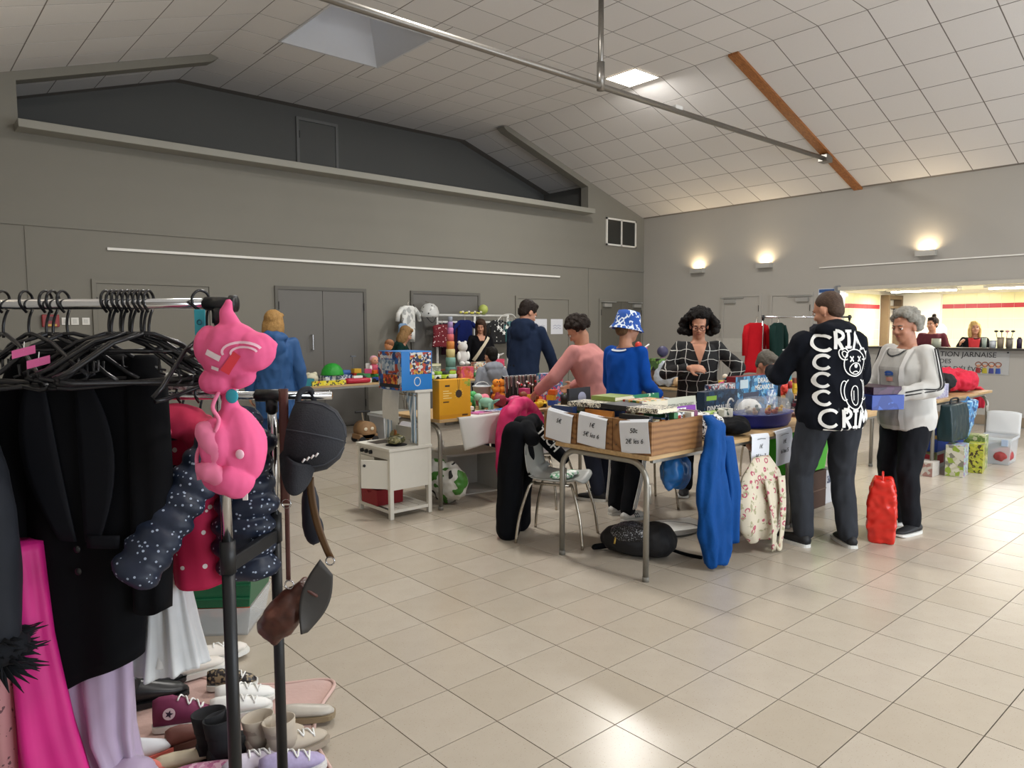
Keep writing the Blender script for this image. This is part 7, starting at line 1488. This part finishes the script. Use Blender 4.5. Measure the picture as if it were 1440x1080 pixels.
t = thing('teal_bag', 'large dark teal shopping bag hanging under the bar table', 'bag', (8.56, 2.60, .36)); g = MB(); g.loft([[(x*k, y*k2, z) for x, y in ((-.26, -.05), (.26, -.05), (.26, .05), (-.26, .05))] for k, k2, z in ((.95, 1.4, 0), (1, 1.5, .15), (1, 1, .38))]); link('sack', remeshed(g, .014, 2, .014, 9), M('#0c2a30', .4, var=.2), t); MB().tube(curvept([(-.12, 0, .37), (-.1, 0, .43), (.1, 0, .43), (.12, 0, .37)], 5), .01, 6).build('handle', INK, t, True)
t = thing('blue_bag', 'light blue patterned bag hanging from the bar table', 'bag', (8.98, 2.60, .34)); g = MB(); g.loft([[(x*k+o, y*k, z) for x, y in ((-.12, -.06), (.12, -.06), (.12, .06), (-.12, .06))] for k, z, o in ((.5, 0, -.08), (.9, .2, 0), (1, .4, .04))]); link('sack', remeshed(g, .014, 2, .016, 9, (1, 1, 1), 2), pic(['#4a8ac0', '#1f4a7c', '#9cc4dc', '#2c6aa8'], 14, 171), t); MB().tube(curvept([(-.05, 0, .38), (0, 0, .44), (.08, 0, .40)], 5), .01, 6).build('handle', M('#2c6aa8', .5), t, True)
t = thing('basket', 'blue tray with tan rim stacked under the bar table', 'basket', (8.95, 2.92, .20)); MB().loft([[(x*k, y*k, z) for x, y in ((-.45, -.2), (.45, -.2), (.45, .2), (-.45, .2))] for k, z in ((.92, 0), (1, .16), (.97, .16), (.9, .02))]).build('tray', M('#1c3f94', .5), t, bevel=.004); MB().tube([(-.45, -.2, .165), (.45, -.2, .165), (.45, .2, .165), (-.45, .2, .165)], .02, 8, closed=True).build('rim', M('#a8874c', .7), t)
t = thing('carton', 'grey carton under the blue tray', 'carton', (8.95, 2.95, 0)); MB().box(-.4, -.18, 0, .4, .18, .195).build('box', M('#a8a69e', .7), t, bevel=.003); MB().box(-.3, -.182, .05, -.1, -.18, .15).build('print', M('#8a1c24', .6), t)
def lbox(label, x, y, w, d, h, m1, m2, rz=0, name='toy_carton'):
    t = thing(name, label, 'toy box', (x, y, 0), radians(rz)); MB().box(-w/2, -d/2, 0, w/2, d/2, h).build('carton', m1, t, bevel=.002); MB().box(-w/2-.0012, -d/2+.002, .002, -w/2, d/2-.002, h-.002).build('end_print', m2, t); return t
lbox('pale blue cartoon-printed carton on the floor by the bar table', 8.45, 2.52, .26, .17, .33, pic(['#8fb8d0', '#c4d4c0', '#7c8cb8', '#b06a94', '#9cc04c'], 20, 180), pic(['#b8b49c', '#8aa03c', '#c8c4b4', '#7c7a6c'], 12, 181), 8)
lbox('yellow green animal-print carton beside the pale blue one', 8.80, 2.44, .22, .14, .31, pic(['#b8b83c', '#9ca834', '#5c4a24', '#c8c84c'], 18, 182), pic(['#b4b43a', '#a0a83c', '#4a3c20', '#c4c044'], 22, 183), 10)
lbox('taller green printed carton behind the yellow one', 9.05, 2.52, .2, .2, .37, pic(['#8ca05c', '#c8c4a0', '#6c8444', '#a8b46c'], 20, 184), pic(['#8ca05c', '#c8c4a0', '#6c8444', '#a8b46c'], 20, 185), 6)
lbox('low red and green carton behind the floor boxes', 8.48, 2.82, .2, .14, .19, pic(['#7c1420', '#8c9444', '#6c7c34'], 10, 186), M('#7c1420', .6), 0)
lbox('low white shoe box at the left of the floor boxes', 8.22, 2.74, .2, .2, .15, M('#b8b2aa', .7), pic(['#c4beb4', '#a07870', '#b8b2aa'], 14, 187), 0, 'shoe_box')
t = clear_bin('clear storage box of dark toys with its lid propped open', (9.6, 2.45, 0), .42, .32, .30, radians(4), True, [('#1c2a3c', (0, 0, .14)), ('#3a2c3c', (-.05, .03, .1)), ('#a84444', (-.08, -.06, .1))]); t.rotation_euler.z = radians(4)
MB().sheet(lambda u, v: (.21+.05*v, -.17+.34*u, .30+.27*v-.02*(2*u-1)**4*v), 10, 8, .006).build('lid', M((.85, .88, .9), .2, var=0, alpha=.55, name='clear_lid'), t, True)
for y in (-.1, .1): MB().box(-.225, y-.03, .22, -.21, y+.03, .29).build('latch', M('#b4c4e0', .4), t)
# ------------------------------------------------------------------ banner and things on the bar
t = thing('banner', 'hand-lettered white parents association banner on the bar front', 'banner', (XR-.004, 4.05, .93)); 
MB().box(-.004, -.81, -.13, 0, .95, .24).build('sheet', M('#a9a9a8', .6, var=.03), t)
for s_, y, z, k in (('ASSOCIATION JARNAISE', .62, .14, .115), ('DES', .16, .03, .10), ("PARENTS D'ÉLÈVES", .42, -.09, .105)): text(s_, k, INK, t, (-.006, y, z), FX, 'lettering', .0008, .08)
for k, (y, c) in enumerate(((-.40, '#8a2a2c'), (-.49, '#a89c2c'), (-.58, '#3a3c7c'), (-.67, '#2c4a94'))):
    MB().lathe([(.0, 0), (.036, 0), (.03, .08), (.0, .08)], n=12).xf(Matrix.Translation((-.012, y, -.11)) @ Matrix.Scale(.2, 4, (1, 0, 0))).build('drawn_child', M(c, .6), t); MB().tube([(-.008, y+.04*cos(a), .03+.035*sin(a)) for a in np.linspace(0, 6.28, 14)[:-1]], .006, 5, closed=True).build('drawn_hair', M('#8a4a2c', .6), t); MB().ell((-.006, y, .0), (.004, .028, .028)).build('drawn_face', M('#c8987c', .6), t, True)
for y in (.93, -.79): MB().sph((-.008, y, .22), .012, 8, 6).build('pin', INK, t, True)
def bottle(label, y, c, h, x=XR+.12, r=.04, kind='jar'):
    t = thing('bottle' if kind == 'bottle' else 'jar', label, 'bottle' if kind == 'bottle' else 'jar', (x, y, HZ0), 0, 'containers on the bar'); m = M(c, .35, var=.1)
    if kind == 'bottle': MB().lathe([(.0, 0), (r, 0), (r, h*.8), (r*.8, h*.9), (.0, h*.9)], n=14).build('body', m, t, True); MB().lathe([(.0, h*.9), (r*.6, h*.9), (r*.6, h), (.0, h)], n=12).build('cap', M('#2a2220', .4), t, True)
    else: MB().lathe([(.0, 0), (r*.85, 0), (r, h), (r*.92, h), (r*.8, .01), (.0, .01)], n=16).build('body', m, t, True); MB().lathe([(r*.99, h-.012), (r*1.05, h-.012), (r*1.05, h), (r*.99, h)], n=16).build('rim', m, t, True)
    return t
for k, (y, c, h, r, kind) in enumerate(((3.62, '#a8b4a8', .16, .035, 'jar'), (3.50, '#c8ccd0', .12, .05, 'jar'), (3.40, '#8a7c68', .17, .05, 'jar'), (3.28, '#7c7468', .16, .05, 'jar'), (3.15, '#3c2c44', .17, .036, 'bottle'), (3.05, '#4a342c', .17, .036, 'bottle'), (2.95, '#4a2c24', .17, .036, 'bottle'), (2.85, '#5c4034', .17, .04, 'bottle'), (2.75, '#4a3430', .17, .04, 'bottle'))):
    bottle(['pale green glass at the left of the bar jars', 'white cup on the bar', 'brown utensil pot on the bar, left of the pair', 'grey utensil pot on the bar, right of the pair', 'purple-black bottle on the bar', 'dark brown bottle next to the purple-black one', 'reddish brown bottle on the bar', 'light brown bottle near the picture edge', 'last brown bottle beyond the picture edge'][k], y, c, h, r=r, kind=kind)
for k in range(4):
    t = thing('utensil', ['black ladle standing in the bar pots, leftmost', 'black spatula standing in the bar pots', 'pink whisk standing in the bar pots', 'black ladle standing in the bar pots, rightmost'][k], 'utensil', (XR+.12, 3.42-.045*k, HZ0+.012)); MB().tube([(0, 0, 0), (0, .03*(1.5-k), .24)], .005, 6).build('handle', M(['#2a2a2c', '#2a2a2c', '#c88c94', '#2a2a2c'][k], .4), t); MB().ell((0, .03*(1.5-k), .25), (.012, .03, .018)).build('head', M(['#2a2a2c', '#2a2a2c', '#c88c94', '#2a2a2c'][k], .4), t, True)
t = thing('water_dispenser', 'pale turquoise water dispenser in the kitchen', 'dispenser', (15.0, 4.86, 0)); MB().box(-.15, -.15, 0, .15, .15, 1.2).build('cabinet', M('#c8ccc8', .4), t, bevel=.02); MB().lathe([(.0, 0), (.13, 0), (.13, .32), (.06, .4), (.0, .4)], n=18, c=(0, 0, 1.2)).build('water_bottle', M('#9cc0c4', .15, alpha=.8, var=0), t, True)
t = thing('saucepan', 'small grey pot on the bar beside the red-bloused woman', 'pot', (XR+.15, 4.32, HZ0)); MB().lathe([(.0, 0), (.07, 0), (.07, .14), (.065, .14), (.06, .01), (.0, .01)], n=18).build('pot', M('#a8aa98', .4), t, True); MB().tube([(.07, 0, .1), (.1, 0, .09), (.07, 0, .05)], .006, 6).build('handle', M('#8a8c80', .4), t, True)
scatter(20, 7.66, 8.24, 3.7, 5.2, ZT, 'on the table behind the checked woman', 11, (1.0, 1.8))
scatter(24, 7.66, 8.24, 5.4, 7.0, ZT, 'on the table beyond the tall man', 13, (1.0, 1.8))
